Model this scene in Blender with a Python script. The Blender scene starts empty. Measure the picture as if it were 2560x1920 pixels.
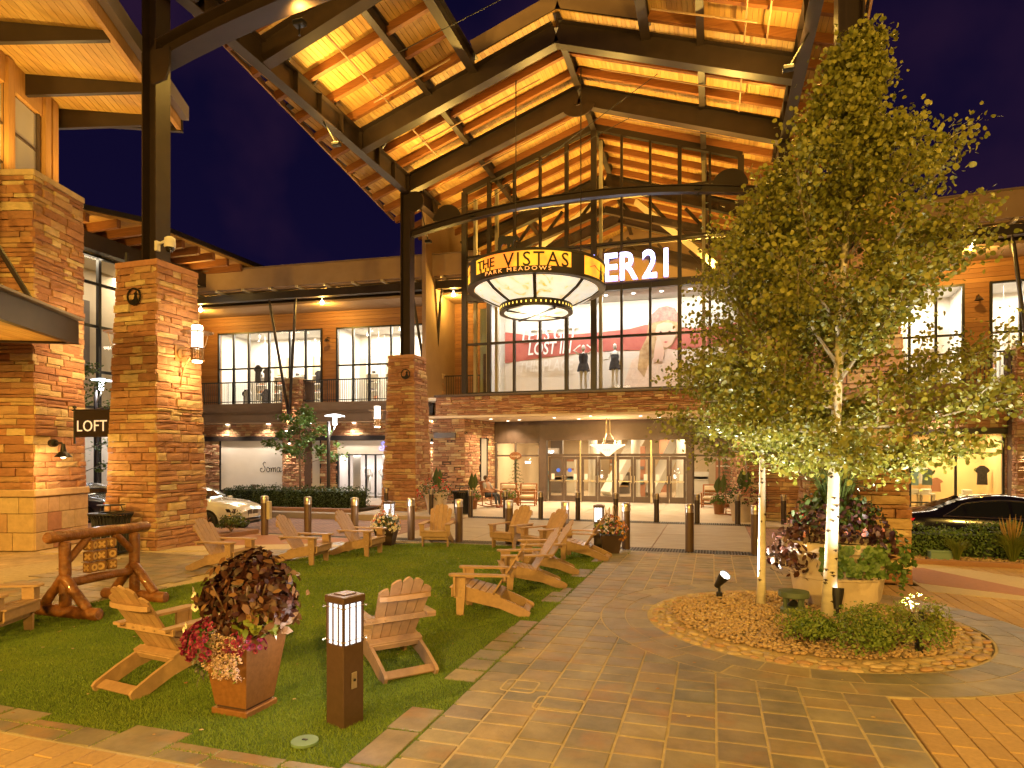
# Shopping-village plaza at night, built object by object
import bpy, math, random
import numpy as np
from mathutils import Matrix, Vector

rnd = random.Random(11)
rng = np.random.default_rng(5)
R = math.radians
scene = bpy.context.scene
col = scene.collection

# ---------------------------------------------------------------- camera
CAM_H = 2.15
YAW = math.atan(501 / 1600)
cam_data = bpy.data.cameras.new("camera")
cam_data.lens = 22.5
cam_data.sensor_width = 36.0
cam_data.shift_y = 0.0723
cam_data.clip_start = 0.1
cam_data.clip_end = 2000
cam = bpy.data.objects.new("camera", cam_data)
cam.location = (0, 0, CAM_H)
cam.rotation_euler = (R(90), 0, YAW)
col.objects.link(cam)
scene.camera = cam

# ---------------------------------------------------------------- night sky
world = bpy.data.worlds.new("World")
scene.world = world
world.use_nodes = True
wn = world.node_tree
wn.nodes.clear()
w_out = wn.nodes.new("ShaderNodeOutputWorld")
w_bg = wn.nodes.new("ShaderNodeBackground")
w_tc = wn.nodes.new("ShaderNodeTexCoord")
w_sep = wn.nodes.new("ShaderNodeSeparateXYZ")
w_ramp = wn.nodes.new("ShaderNodeValToRGB")
w_ramp.color_ramp.elements[0].position = 0.0
w_ramp.color_ramp.elements[0].color = (0.0085, 0.005, 0.033, 1)
w_ramp.color_ramp.elements[1].position = 0.75
w_ramp.color_ramp.elements[1].color = (0.0032, 0.0026, 0.019, 1)
w_noise = wn.nodes.new("ShaderNodeTexNoise")
w_noise.inputs["Scale"].default_value = 2.3
w_noise.inputs["Detail"].default_value = 5
w_noise.inputs["Roughness"].default_value = 0.52
w_cr = wn.nodes.new("ShaderNodeValToRGB")
w_cr.color_ramp.elements[0].position = 0.47
w_cr.color_ramp.elements[0].color = (0, 0, 0, 1)
w_cr.color_ramp.elements[1].position = 0.62
w_cr.color_ramp.elements[1].color = (1, 1, 1, 1)
w_mix = wn.nodes.new("ShaderNodeMixRGB")
w_mix.inputs[2].default_value = (0.030, 0.011, 0.035, 1)
w_mul = wn.nodes.new("ShaderNodeMath")
w_mul.operation = 'MULTIPLY'
w_mul.inputs[1].default_value = 0.75
wl = wn.links
wl.new(w_tc.outputs["Generated"], w_sep.inputs[0])
wl.new(w_sep.outputs["Z"], w_ramp.inputs[0])
wl.new(w_tc.outputs["Generated"], w_noise.inputs["Vector"])
wl.new(w_noise.outputs["Fac"], w_cr.inputs[0])
wl.new(w_cr.outputs[0], w_mul.inputs[0])
wl.new(w_mul.outputs[0], w_mix.inputs[0])
wl.new(w_ramp.outputs[0], w_mix.inputs[1])
wl.new(w_mix.outputs[0], w_bg.inputs["Color"])
w_bg.inputs["Strength"].default_value = 0.78
wl.new(w_bg.outputs[0], w_out.inputs[0])

# moonlight: one faint sun
moon = bpy.data.lights.new("moon", 'SUN')
moon.energy = 0.02
moon.color = (0.75, 0.8, 1.0)
moon.angle = R(0.5)
moon_o = bpy.data.objects.new("moon", moon)
moon_o.rotation_euler = (R(40), R(10), R(30))
col.objects.link(moon_o)

# ---------------------------------------------------------------- exposure and render
scene.view_settings.view_transform = 'Standard'
scene.view_settings.look = 'None'
scene.view_settings.exposure = 0.12
scene.view_settings.gamma = 1.0
scene.view_settings.use_curve_mapping = False
scene.render.engine = 'CYCLES'
cy = scene.cycles
cy.use_denoising = True
try:
    cy.denoiser = 'OPENIMAGEDENOISE'
except Exception:
    pass
cy.max_bounces = 6
cy.diffuse_bounces = 2
cy.glossy_bounces = 2
cy.use_adaptive_sampling = True
cy.adaptive_threshold = 0.02
cy.transmission_bounces = 4
cy.transparent_max_bounces = 12
cy.sample_clamp_indirect = 4.0
cy.sample_clamp_direct = 0.0
cy.caustics_reflective = False
cy.caustics_refractive = False
cy.use_light_tree = True

# ---------------------------------------------------------------- helpers
def emp(name, loc=(0, 0, 0), rz=0.0, label=None, cat=None, group=None, kind=None):
    o = bpy.data.objects.new(name, None)
    o.location = loc
    o.rotation_euler = (0, 0, rz)
    o.empty_display_size = 0.2
    col.objects.link(o)
    tag(o, label, cat, group, kind)
    return o

def tag(o, label=None, cat=None, group=None, kind=None):
    if label: o["label"] = label
    if cat: o["category"] = cat
    if group: o["group"] = group
    if kind: o["kind"] = kind
    return o

def copy_tree(o, parent=None):
    c = o.copy()
    col.objects.link(c)
    c.parent = parent
    for ch in list(o.children):
        copy_tree(ch, c)
    return c

def mkobj(name, me, parent=None):
    o = bpy.data.objects.new(name, me)
    col.objects.link(o)
    if parent is not None:
        o.parent = parent
    return o

def frame_from(p, q, up=(0, 0, 1)):
    """Matrix whose x axis runs p->q, centred at the midpoint, z as near up as it can be."""
    p, q, up = Vector(p), Vector(q), Vector(up)
    x = (q - p)
    L = x.length
    x = x / L
    y = up.cross(x)
    if y.length < 1e-5:
        y = Vector((0, 1, 0)).cross(x)
        if y.length < 1e-5:
            y = Vector((1, 0, 0)).cross(x)
    y.normalize()
    z = x.cross(y)
    m = Matrix((x, y, z)).transposed().to_4x4()
    m.translation = (p + q) / 2
    return m, L

class MB:
    """collects geometry for one mesh"""
    def __init__(s):
        s.v, s.f, s.m = [], [], None
    def add(s, vs, fs):
        b = len(s.v)
        if s.m is not None:
            vs = [tuple(s.m @ Vector(v)) for v in vs]
        s.v.extend([tuple(v) for v in vs])
        s.f.extend([tuple(i + b for i in f) for f in fs])
        return s
    def cbox(s, m, sx, sy, sz, c=0.0):
        """box of the given size about matrix m, with chamfered edges"""
        hx, hy, hz = sx / 2, sy / 2, sz / 2
        if c <= 0:
            vs = [(x, y, z) for x in (-hx, hx) for y in (-hy, hy) for z in (-hz, hz)]
            fs = [(0, 1, 3, 2), (4, 6, 7, 5), (0, 4, 5, 1), (2, 3, 7, 6), (0, 2, 6, 4), (1, 5, 7, 3)]
        else:
            c = min(c, hx * .6, hy * .6, hz * .6)
            vs, fs, idx = [], [], {}
            for i, X in enumerate((-1, 1)):
                for j, Y in enumerate((-1, 1)):
                    for k, Z in enumerate((-1, 1)):
                        for a in range(3):
                            p = [X * (hx - c), Y * (hy - c), Z * (hz - c)]
                            p[a] = (X * hx, Y * hy, Z * hz)[a]
                            idx[(X, Y, Z, a)] = len(vs)
                            vs.append(tuple(p))
            for a in range(3):
                b_, c_ = (a + 1) % 3, (a + 2) % 3
                for sgn in (-1, 1):
                    q = []
                    for (B, C) in ((-1, -1), (1, -1), (1, 1), (-1, 1)):
                        k = [0, 0, 0]; k[a] = sgn; k[b_] = B; k[c_] = C
                        q.append(idx[(*k, a)])
                    fs.append(tuple(q if sgn > 0 else q[::-1]))
                for B in (-1, 1):
                    for C in (-1, 1):
                        k0 = [0, 0, 0]; k1 = [0, 0, 0]
                        k0[a] = -1; k1[a] = 1
                        k0[b_] = k1[b_] = B; k0[c_] = k1[c_] = C
                        q = [idx[(*k0, b_)], idx[(*k1, b_)], idx[(*k1, c_)], idx[(*k0, c_)]]
                        fs.append(tuple(q if B * C > 0 else q[::-1]))
            for X in (-1, 1):
                for Y in (-1, 1):
                    for Z in (-1, 1):
                        q = [idx[(X, Y, Z, 0)], idx[(X, Y, Z, 1)], idx[(X, Y, Z, 2)]]
                        fs.append(tuple(q if X * Y * Z > 0 else q[::-1]))
        s.add([tuple(m @ Vector(v)) for v in vs], fs)
        return s
    def box(s, x0, x1, y0, y1, z0, z1, c=0.0):
        return s.cbox(Matrix.Translation(((x0 + x1) / 2, (y0 + y1) / 2, (z0 + z1) / 2)), abs(x1 - x0), abs(y1 - y0), abs(z1 - z0), c)
    def bar(s, p, q, w, h, up=(0, 0, 1), c=0.0):
        m, L = frame_from(p, q, up)
        return s.cbox(m, L, w, h, c)
    def ibeam(s, p, q, depth, w, up=(0, 0, 1), tf=0.03, tw=0.02):
        m, L = frame_from(p, q, up)
        s.cbox(m @ Matrix.Translation((0, 0, depth / 2 - tf / 2)), L, w, tf)
        s.cbox(m @ Matrix.Translation((0, 0, -depth / 2 + tf / 2)), L, w, tf)
        s.cbox(m, L, tw, depth - 2 * tf)
        return s
    def tube(s, pts, rad, n=8, cap=True):
        pts = [Vector(p) for p in pts]
        if not hasattr(rad, '__len__'):
            rad = [rad] * len(pts)
        vs, fs = [], []
        up = Vector((0, 0, 1))
        prev = None
        for i, p in enumerate(pts):
            d = (pts[min(i + 1, len(pts) - 1)] - pts[max(i - 1, 0)])
            d.normalize()
            a = prev if prev is not None else (up if abs(d.z) < .9 else Vector((1, 0, 0)))
            x = a - d * a.dot(d)
            if x.length < 1e-4:
                x = Vector((1, 0, 0)) - d * d.x
            x.normalize()
            y = d.cross(x)
            prev = x
            for k in range(n):
                t = 2 * math.pi * k / n
                vs.append(p + (x * math.cos(t) + y * math.sin(t)) * rad[i])
        for i in range(len(pts) - 1):
            for k in range(n):
                k2 = (k + 1) % n
                fs.append((i * n + k, i * n + k2, (i + 1) * n + k2, (i + 1) * n + k))
        if cap:
            fs.append(tuple(range(n))[::-1])
            fs.append(tuple((len(pts) - 1) * n + k for k in range(n)))
        s.add(vs, fs)
        return s
    def lathe(s, prof, n=24, c=(0, 0, 0), a0=0.0, a1=2 * math.pi, caps=True, wob=None):
        full = abs(a1 - a0 - 2 * math.pi) < 1e-6
        m = n if full else n + 1
        vs, fs = [], []
        for (r, z) in prof:
            for k in range(m):
                t = a0 + (a1 - a0) * k / n
                rr = r * (wob(t, z) if wob else 1)
                vs.append((c[0] + rr * math.cos(t), c[1] + rr * math.sin(t), c[2] + z))
        for i in range(len(prof) - 1):
            for k in range(n if not full else m):
                k2 = (k + 1) % m if full else k + 1
                fs.append((i * m + k, i * m + k2, (i + 1) * m + k2, (i + 1) * m + k))
        if caps and full:
            if prof[0][0] > 1e-4: fs.append(tuple(range(m))[::-1])
            if prof[-1][0] > 1e-4: fs.append(tuple((len(prof) - 1) * m + k for k in range(m)))
        s.add(vs, fs)
        return s
    def prism(s, poly, m, t):
        """poly in the local xz plane of m, thickness t along local y (centred)"""
        n = len(poly)
        vs = [m @ Vector((x, -t / 2, z)) for x, z in poly] + [m @ Vector((x, t / 2, z)) for x, z in poly]
        fs = [tuple(range(n)), tuple(range(n, 2 * n))[::-1]]
        for i in range(n):
            j = (i + 1) % n
            fs.append((i, i + n, j + n, j))
        s.add(vs, fs)
        return s
    def slab(s, poly, z0, z1):
        n = len(poly)
        vs = [(x, y, z0) for x, y in poly] + [(x, y, z1) for x, y in poly]
        fs = [tuple(range(n))[::-1], tuple(range(n, 2 * n))]
        for i in range(n):
            j = (i + 1) % n
            fs.append((i, j, j + n, i + n))
        s.add(vs, fs)
        return s
    def quad(s, a, b, c, d):
        return s.add([a, b, c, d], [(0, 1, 2, 3)])
    def mesh(s, name, mat=None, smooth=False):
        me = bpy.data.meshes.new(name)
        me.from_pydata(s.v, [], s.f)
        if mat is not None: me.materials.append(mat)
        if smooth:
            me.polygons.foreach_set("use_smooth", [True] * len(me.polygons))
        me.update()
        return me
    def build(s, name, mat=None, parent=None, smooth=False, auto=None):
        o = mkobj(name, s.mesh(name, mat, smooth), parent)
        if auto:
            smooth_by_angle(o.data, auto)
        return o

def smooth_by_angle(me, deg):
    me.polygons.foreach_set("use_smooth", [True] * len(me.polygons))
    try:
        me.set_sharp_from_angle(angle=R(deg))
    except Exception:
        pass

def np_mesh(name, V, F, mat, smooth=False):
    """V (n,3), F (m,k) arrays of equal-sided faces"""
    me = bpy.data.meshes.new(name)
    k = F.shape[1]
    me.vertices.add(len(V)); me.vertices.foreach_set("co", np.asarray(V, dtype=np.float32).ravel())
    me.loops.add(F.size); me.loops.foreach_set("vertex_index", np.asarray(F, dtype=np.int32).ravel())
    me.polygons.add(len(F))
    me.polygons.foreach_set("loop_start", np.arange(0, F.size, k, dtype=np.int32))
    me.polygons.foreach_set("loop_total", np.full(len(F), k, dtype=np.int32))
    if smooth: me.polygons.foreach_set("use_smooth", np.ones(len(F), dtype=bool))
    me.update(calc_edges=True)
    if mat is not None: me.materials.append(mat)
    return me

LK = 2.1          # overall lamp level
CAMP = Vector((0, 0, CAM_H))
def pieces(parent, name, items, meshes, mat, most=300, rest="", seen_first=True):
    """items: list of (Matrix, outward normal or None). The largest-looking become objects of their own,
    the others one joined part marked as stuff."""
    for me in meshes:
        if not me.materials: me.materials.append(mat)
    pm = parent.matrix_basis if parent is not None else Matrix()
    scored = []
    for i, (m, n) in enumerate(items):
        w = pm @ m.translation
        d = CAMP - w
        D = d.length
        s = sorted([m.col[a].to_3d().length for a in range(3)])
        sc = s[1] * s[2] / D ** 2
        if n is not None:
            nn = (pm.to_3x3() @ Vector(n))
            f = nn.dot(d / D)
            sc *= max(f, 0.001)
        scored.append((sc, i))
    scored.sort(reverse=True)
    keep = scored[:most]
    for sc, i in keep:
        m = items[i][0]
        o = bpy.data.objects.new(name, meshes[i % len(meshes)])
        o.matrix_local = m
        col.objects.link(o)
        o.parent = parent
        o.matrix_local = m
    left = scored[most:]
    if left:
        Vs, Fs, base = [], [], 0
        co = []
        for me in meshes:
            a = np.empty(len(me.vertices) * 3, dtype=np.float32); me.vertices.foreach_get("co", a)
            co.append((a.reshape(-1, 3), [tuple(p.vertices) for p in me.polygons]))
        F = []
        for sc, i in left:
            v, f = co[i % len(meshes)]
            m = np.array(items[i][0])
            Vs.append(v @ m[:3, :3].T + m[:3, 3])
            F.extend([tuple(x + base for x in q) for q in f])
            base += len(v)
        me = bpy.data.meshes.new(rest or name)
        me.from_pydata(np.concatenate(Vs).tolist(), [], F)
        me.materials.append(mat)
        o = mkobj(rest or name, me, parent)
        o["kind"] = "stuff"

def light(name, kind, loc, power, color=(1, .75, .45), radius=.08, target=None, angle=90, blend=.6, parent=None, size=None, spread=None):
    ld = bpy.data.lights.new(name, kind)
    ld.energy = power * LK
    ld.color = color
    if kind == 'AREA':
        ld.shape = 'RECTANGLE'
        ld.size, ld.size_y = size
        if spread: ld.spread = R(spread)
    else:
        ld.shadow_soft_size = radius
    if kind == 'SPOT':
        ld.spot_size = R(angle); ld.spot_blend = blend
    o = bpy.data.objects.new(name, ld)
    o.location = loc
    if target is not None:
        d = Vector(target) - Vector(loc)
        o.rotation_euler = d.to_track_quat('-Z', 'Y').to_euler()
    col.objects.link(o)
    if parent is not None:
        o.parent = parent
    return o

# ---------------------------------------------------------------- materials
def _nt(name):
    m = bpy.data.materials.new(name); m.use_nodes = True
    nt = m.node_tree
    b = nt.nodes["Principled BSDF"]
    return m, nt, b

def ramp(nt, stops, interp='LINEAR'):
    r = nt.nodes.new("ShaderNodeValToRGB")
    cr = r.color_ramp
    cr.interpolation = interp
    while len(cr.elements) < len(stops): cr.elements.new(0.5)
    for e, (p, c) in zip(cr.elements, stops):
        e.position = p; e.color = (*c, 1)
    return r

def noise(nt, scale, detail=4, vec=None, stretch=None, rough=.55):
    n = nt.nodes.new("ShaderNodeTexNoise")
    n.inputs["Scale"].default_value = scale
    n.inputs["Detail"].default_value = detail
    n.inputs["Roughness"].default_value = rough
    g = nt.nodes.new("ShaderNodeNewGeometry")
    if stretch:
        mp = nt.nodes.new("ShaderNodeMapping")
        mp.inputs["Scale"].default_value = stretch
        nt.links.new(g.outputs["Position"], mp.inputs[0])
        nt.links.new(mp.outputs[0], n.inputs["Vector"])
    else:
        nt.links.new(g.outputs["Position"], n.inputs["Vector"])
    return n

def set_emit(b, c, s):
    b.inputs["Emission Color"].default_value = (*c, 1)
    b.inputs["Emission Strength"].default_value = s

def pm(name, c1, c2=None, scale=6, rough=.6, metal=0.0, bump=0.0, bscale=30, stretch=None, emit=None, es=0.0, coat=0.0, rvar=0.0, spec=None, bdist=.02):
    m, nt, b = _nt(name)
    b.inputs["Roughness"].default_value = rough
    b.inputs["Metallic"].default_value = metal
    b.inputs["Coat Weight"].default_value = coat
    if spec is not None: b.inputs["Specular IOR Level"].default_value = spec
    if c2 is None:
        b.inputs["Base Color"].default_value = (*c1, 1)
    else:
        n = noise(nt, scale, 5, stretch=stretch)
        r = ramp(nt, [(.32, c1), (.68, c2)])
        nt.links.new(n.outputs["Fac"], r.inputs[0])
        nt.links.new(r.outputs[0], b.inputs["Base Color"])
    if rvar:
        n3 = noise(nt, scale * 2.3, 4, stretch=stretch)
        mr = nt.nodes.new("ShaderNodeMapRange")
        mr.inputs[3].default_value = max(0, rough - rvar); mr.inputs[4].default_value = min(1, rough + rvar)
        mr.inputs[1].default_value = .3; mr.inputs[2].default_value = .7
        nt.links.new(n3.outputs["Fac"], mr.inputs[0]); nt.links.new(mr.outputs[0], b.inputs["Roughness"])
    if bump:
        n2 = noise(nt, bscale, 5, stretch=stretch)
        bp = nt.nodes.new("ShaderNodeBump")
        bp.inputs["Strength"].default_value = bump
        bp.inputs["Distance"].default_value = bdist
        nt.links.new(n2.outputs["Fac"], bp.inputs["Height"])
        nt.links.new(bp.outputs[0], b.inputs["Normal"])
    if emit: set_emit(b, emit, es)
    return m

def palmat(name, palette, rough=.75, bump=.4, bscale=35, nscale=5, namt=.35, stretch=None, bdist=.02, spec=None, tint=None):
    """colour picked per piece (object or loose island) from a palette, plus mottling"""
    m, nt, b = _nt(name)
    b.inputs["Roughness"].default_value = rough
    if spec is not None: b.inputs["Specular IOR Level"].default_value = spec
    oi = nt.nodes.new("ShaderNodeObjectInfo"); g = nt.nodes.new("ShaderNodeNewGeometry")
    ad = nt.nodes.new("ShaderNodeMath"); ad.operation = 'ADD'
    fr = nt.nodes.new("ShaderNodeMath"); fr.operation = 'FRACT'
    nt.links.new(oi.outputs["Random"], ad.inputs[0]); nt.links.new(g.outputs["Random Per Island"], ad.inputs[1])
    nt.links.new(ad.outputs[0], fr.inputs[0])
    k = len(palette)
    rp = ramp(nt, [((i + .5) / k if k > 1 else 0, c) for i, c in enumerate(palette)])
    nt.links.new(fr.outputs[0], rp.inputs[0])
    n = noise(nt, nscale, 6, stretch=stretch, rough=.62)
    mr = nt.nodes.new("ShaderNodeMapRange")
    mr.inputs[1].default_value = .28; mr.inputs[2].default_value = .72
    mr.inputs[3].default_value = 1 - namt; mr.inputs[4].default_value = 1 + namt
    nt.links.new(n.outputs["Fac"], mr.inputs[0])
    mx = nt.nodes.new("ShaderNodeMixRGB"); mx.blend_type = 'MULTIPLY'; mx.inputs[0].default_value = 1
    nt.links.new(rp.outputs[0], mx.inputs[1])
    nt.links.new(mr.outputs[0], mx.inputs[2])
    last = mx.outputs[0]
    if tint:
        n4 = noise(nt, tint[1], 4)
        r4 = ramp(nt, [(.55, (0, 0, 0)), (.68, (1, 1, 1))])
        nt.links.new(n4.outputs["Fac"], r4.inputs[0])
        m2 = nt.nodes.new("ShaderNodeMixRGB")
        sc = nt.nodes.new("ShaderNodeMath"); sc.operation = 'MULTIPLY'; sc.inputs[1].default_value = tint[2]
        nt.links.new(r4.outputs[0], sc.inputs[0]); nt.links.new(sc.outputs[0], m2.inputs[0])
        nt.links.new(last, m2.inputs[1]); m2.inputs[2].default_value = (*tint[0], 1)
        last = m2.outputs[0]
    nt.links.new(last, b.inputs["Base Color"])
    if bump:
        n2 = noise(nt, bscale, 6, stretch=stretch)
        bp = nt.nodes.new("ShaderNodeBump")
        bp.inputs["Strength"].default_value = bump; bp.inputs["Distance"].default_value = bdist
        nt.links.new(n2.outputs["Fac"], bp.inputs["Height"]); nt.links.new(bp.outputs[0], b.inputs["Normal"])
    return m

def glassmat(name, tint=(1, 1, 1), refl=.07, rough=0.02):
    m = bpy.data.materials.new(name); m.use_nodes = True
    nt = m.node_tree; nt.nodes.clear()
    o = nt.nodes.new("ShaderNodeOutputMaterial"); mx = nt.nodes.new("ShaderNodeMixShader")
    t = nt.nodes.new("ShaderNodeBsdfTransparent"); g = nt.nodes.new("ShaderNodeBsdfGlossy")
    t.inputs[0].default_value = (*tint, 1); g.inputs["Roughness"].default_value = rough
    lw = nt.nodes.new("ShaderNodeFresnel"); lw.inputs["IOR"].default_value = 1.5
    nt.links.new(lw.outputs[0], mx.inputs[0])
    nt.links.new(t.outputs[0], mx.inputs[1]); nt.links.new(g.outputs[0], mx.inputs[2])
    nt.links.new(mx.outputs[0], o.inputs[0])
    return m

def leafmat(name, c1, c2, rough=.5, trans=.25):
    m, nt, b = _nt(name)
    g = nt.nodes.new("ShaderNodeNewGeometry")
    rp = ramp(nt, [(0.0, c1), (1.0, c2)])
    nt.links.new(g.outputs["Random Per Island"], rp.inputs[0])
    nt.links.new(rp.outputs[0], b.inputs["Base Color"])
    b.inputs["Roughness"].default_value = rough
    if trans:
        o = nt.nodes["Material Output"]
        tr = nt.nodes.new("ShaderNodeBsdfTranslucent"); mx = nt.nodes.new("ShaderNodeMixShader")
        mx.inputs[0].default_value = trans
        nt.links.new(rp.outputs[0], tr.inputs[0])
        nt.links.new(b.outputs[0], mx.inputs[1]); nt.links.new(tr.outputs[0], mx.inputs[2])
        nt.links.new(mx.outputs[0], o.inputs[0])
    return m

def emimat(name, c, s):
    m, nt, b = _nt(name)
    b.inputs["Base Color"].default_value = (.8, .8, .8, 1)
    set_emit(b, c, s)
    return m

WARM = (1.0, .575, .10)
AMBER = (1.0, .58, .11)
SOFT = (1.0, .72, .40)
WHITE = (1.0, .93, .82)
M = {}
M['steel'] = pm("brown_steel", (.024, .0145, .011), (.033, .020, .015), 3, .45, .0, .05, 60)
M['steel_dark'] = pm("dark_steel", (.022, .015, .012), None, rough=.4)
M['black'] = pm("black_metal", (.012, .011, .011), None, rough=.4)
M['stone'] = palmat("ledge_stone", [(.42, .21, .11), (.36, .165, .09), (.48, .26, .14), (.32, .145, .08), (.50, .30, .165), (.60, .44, .22), (.40, .19, .10), (.46, .235, .12), (.66, .52, .29), (.38, .18, .10)], .85, .7, 26, 4.5, .22, stretch=(1, 1, 2.2), bdist=.03)
M['mortar'] = pm("stone_mortar", (.10, .055, .035), (.14, .08, .05), 14, .95)
M['block'] = palmat("sandstone_block", [(.44, .21, .12), (.55, .40, .22), (.40, .18, .105), (.58, .44, .26), (.48, .27, .15)], .85, .25, 40, 7, .15)
M['slate'] = palmat("slate_paver", [(.205, .17, .125), (.25, .195, .115), (.18, .155, .13), (.28, .20, .10), (.215, .165, .13), (.26, .21, .14), (.16, .145, .125), (.235, .185, .12), (.19, .15, .13), (.27, .21, .125)], .5, .8, 7, 2.6, .38, bdist=.015, tint=((.36, .17, .055), 1.7, .45))
M['grout'] = pm("tan_grout", (.40, .31, .19), (.50, .39, .25), 12, .9, bump=.3, bscale=80)
M['brickpav'] = palmat("paving_brick", [(.42, .27, .13), (.38, .235, .11), (.46, .295, .145), (.40, .25, .12)], .8, .35, 90, 30, .14, bdist=.006)
M['joint'] = pm("dark_joint", (.035, .024, .016), (.055, .04, .026), 30, .95)
M['lightpav'] = palmat("light_paver", [(.50, .39, .25), (.46, .35, .22), (.53, .42, .28)], .8, .2, 60, 20, .1, bdist=.005)
M['redpav'] = palmat("red_paver", [(.33, .14, .085), (.29, .125, .08), (.36, .165, .10)], .8, .2, 60, 20, .12, bdist=.005)
M['deck'] = palmat("pine_deck", [(.58, .36, .12), (.52, .31, .095), (.62, .40, .15), (.48, .27, .085), (.57, .34, .115)], .55, .1, 12, 1.2, .22, stretch=(9, .5, 9), bdist=.004)
M['glulam'] = pm("glulam_wood", (.20, .072, .022), (.29, .115, .036), 2.5, .55, bump=.1, bscale=8, stretch=(.6, 9, 9))
M['woodwall'] = palmat("cedar_siding", [(.30, .135, .05), (.25, .105, .038), (.34, .16, .06)], .6, .1, 10, 2, .2, stretch=(.6, .6, 14))
M['woodpost'] = pm("pine_post", (.42, .22, .075), (.52, .29, .11), 3, .55, bump=.1, bscale=9, stretch=(8, 8, .7))
M['stucco'] = pm("tan_stucco", (.33, .215, .13), (.37, .245, .15), 2, .9, bump=.15, bscale=120, bdist=.01)
M['fascia'] = pm("taupe_fascia", (.20, .135, .09), (.23, .155, .105), 2, .7)
M['soffit'] = pm("cream_soffit", (.60, .45, .32), (.66, .5, .36), 1.5, .85)
M['bronze'] = pm("bronze_frame", (.085, .055, .042), (.105, .07, .052), 4, .4)
M['glass'] = glassmat("clear_glass")
M['carglass'] = pm("car_glass", (.01, .011, .012), None, rough=.05, spec=.8)
M['white'] = pm("white_wall", (.78, .74, .68), (.82, .78, .72), 1.5, .8)
M['poly'] = palmat("tan_recycled_lumber", [(.37, .225, .13), (.40, .245, .145), (.345, .205, .12), (.42, .26, .155), (.38, .235, .135)], .5, .2, 45, 5, .16, stretch=(3, 3, 3), bdist=.004)
M['log'] = pm("varnished_log", (.12, .036, .008), (.27, .10, .024), 3.5, .45, bump=.9, bscale=9, stretch=(3, 3, 3), coat=.12, bdist=.02)
M['logend'] = pm("log_end", (.40, .17, .05), (.5, .24, .08), 18, .5)
M['planter'] = pm("rust_brown_planter", (.21, .088, .03), (.28, .122, .045), 26, .42, bump=.1, bscale=60, metal=.2, rvar=.12)
M['planter_dark'] = pm("dark_planter", (.055, .028, .02), None, rough=.5)
M['terracotta'] = pm("pale_terracotta", (.60, .47, .36), (.66, .53, .42), 6, .8, bump=.15, bscale=40)
M['soil'] = pm("soil", (.03, .018, .01), (.05, .03, .018), 30, .95, bump=.5, bscale=50)
M['lampbody'] = pm("bronze_lamp_body", (.072, .039, .027), (.088, .048, .034), 20, .42, metal=.1, bump=.06, bscale=90)
M['brushed'] = pm("brushed_steel", (.62, .55, .46), (.68, .6, .5), 2, .3, metal=1.0, stretch=(30, 30, 1))
M['bollard'] = pm("brown_bollard", (.14, .085, .05), (.165, .10, .06), 2, .35, metal=.35)
M['concrete'] = pm("grey_concrete", (.34, .27, .21), (.40, .32, .25), 2.2, .75, bump=.2, bscale=25, rvar=.1)
M['asphalt'] = pm("asphalt", (.045, .038, .034), (.06, .05, .045), 20, .85, bump=.3, bscale=90)
M['kerb'] = pm("red_kerb", (.30, .15, .085), (.34, .18, .105), 9, .8, bump=.2, bscale=50)
M['bark'] = pm("aspen_bark", (.52, .45, .34), (.64, .56, .43), 5, .7, bump=.2, bscale=25, stretch=(1, 1, 3))
M['barkscar'] = pm("dark_bark_scar", (.05, .03, .02), None, rough=.9)
M['brownbark'] = pm("brown_bark", (.16, .10, .06), (.22, .14, .085), 10, .85, bump=.4, bscale=30)
M['aspen'] = leafmat("aspen_leaf", (.13, .145, .02), (.32, .295, .05), .42, .34)
M['leaf'] = leafmat("green_leaf", (.06, .12, .02), (.15, .23, .045), .5, .22)
M['leaf_yellow'] = leafmat("yellow_green_leaf", (.12, .17, .025), (.28, .30, .05), .5, .25)
M['leaf_dark'] = leafmat("dark_green_leaf", (.035, .06, .012), (.08, .115, .025), .45, .15)
M['coleus'] = leafmat("burgundy_coleus_leaf", (.024, .0065, .0065), (.085, .023, .011), .5, .12)
M['coleus_edge'] = leafmat("tan_coleus_leaf", (.15, .06, .022), (.24, .125, .045), .5, .2)
M['plum'] = leafmat("plum_leaf", (.035, .012, .022), (.08, .028, .03), .45, .1)
M['magenta'] = leafmat("magenta_petal", (.13, .004, .035), (.27, .012, .085), .55, .15)
M['pinkpetal'] = leafmat("pink_petal", (.62, .22, .22), (.75, .35, .33), .6, .2)
M['paleflower'] = leafmat("pale_pink_flower", (.58, .38, .33), (.74, .55, .48), .6, .2)
M['whiteflower'] = leafmat("white_flower", (.78, .70, .58), (.85, .8, .7), .6, .2)
M['redflower'] = leafmat("red_flower", (.45, .02, .02), (.6, .06, .04), .6, .2)
M['orangeflower'] = leafmat("orange_flower", (.55, .17, .03), (.65, .28, .05), .6, .2)
M['strawgrass'] = leafmat("straw_grass", (.38, .24, .08), (.5, .34, .12), .6, .2)
M['grassblade'] = leafmat("turf_blade", (.12, .205, .016), (.25, .34, .045), .65, .25)
_g = M['grassblade'].node_tree
_gn = noise(_g, .9, 5); _gr = ramp(_g, [(.3, (.72, .78, .6)), (.5, (1, 1, 1)), (.72, (1.25, 1.08, .9))]); _gm = _g.nodes.new("ShaderNodeMixRGB"); _gm.blend_type = 'MULTIPLY'; _gm.inputs[0].default_value = 1
_gs = [l for l in _g.links if l.from_node.type == 'VALTORGB'][0].from_node
_g.links.new(_gn.outputs["Fac"], _gr.inputs[0]); _g.links.new(_gr.outputs[0], _gm.inputs[2])
for _l in [l for l in _g.links if l.from_node == _gs]: _g.links.new(_gm.outputs[0], _l.to_socket)
_g.links.new(_gs.outputs[0], _gm.inputs[1])
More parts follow.
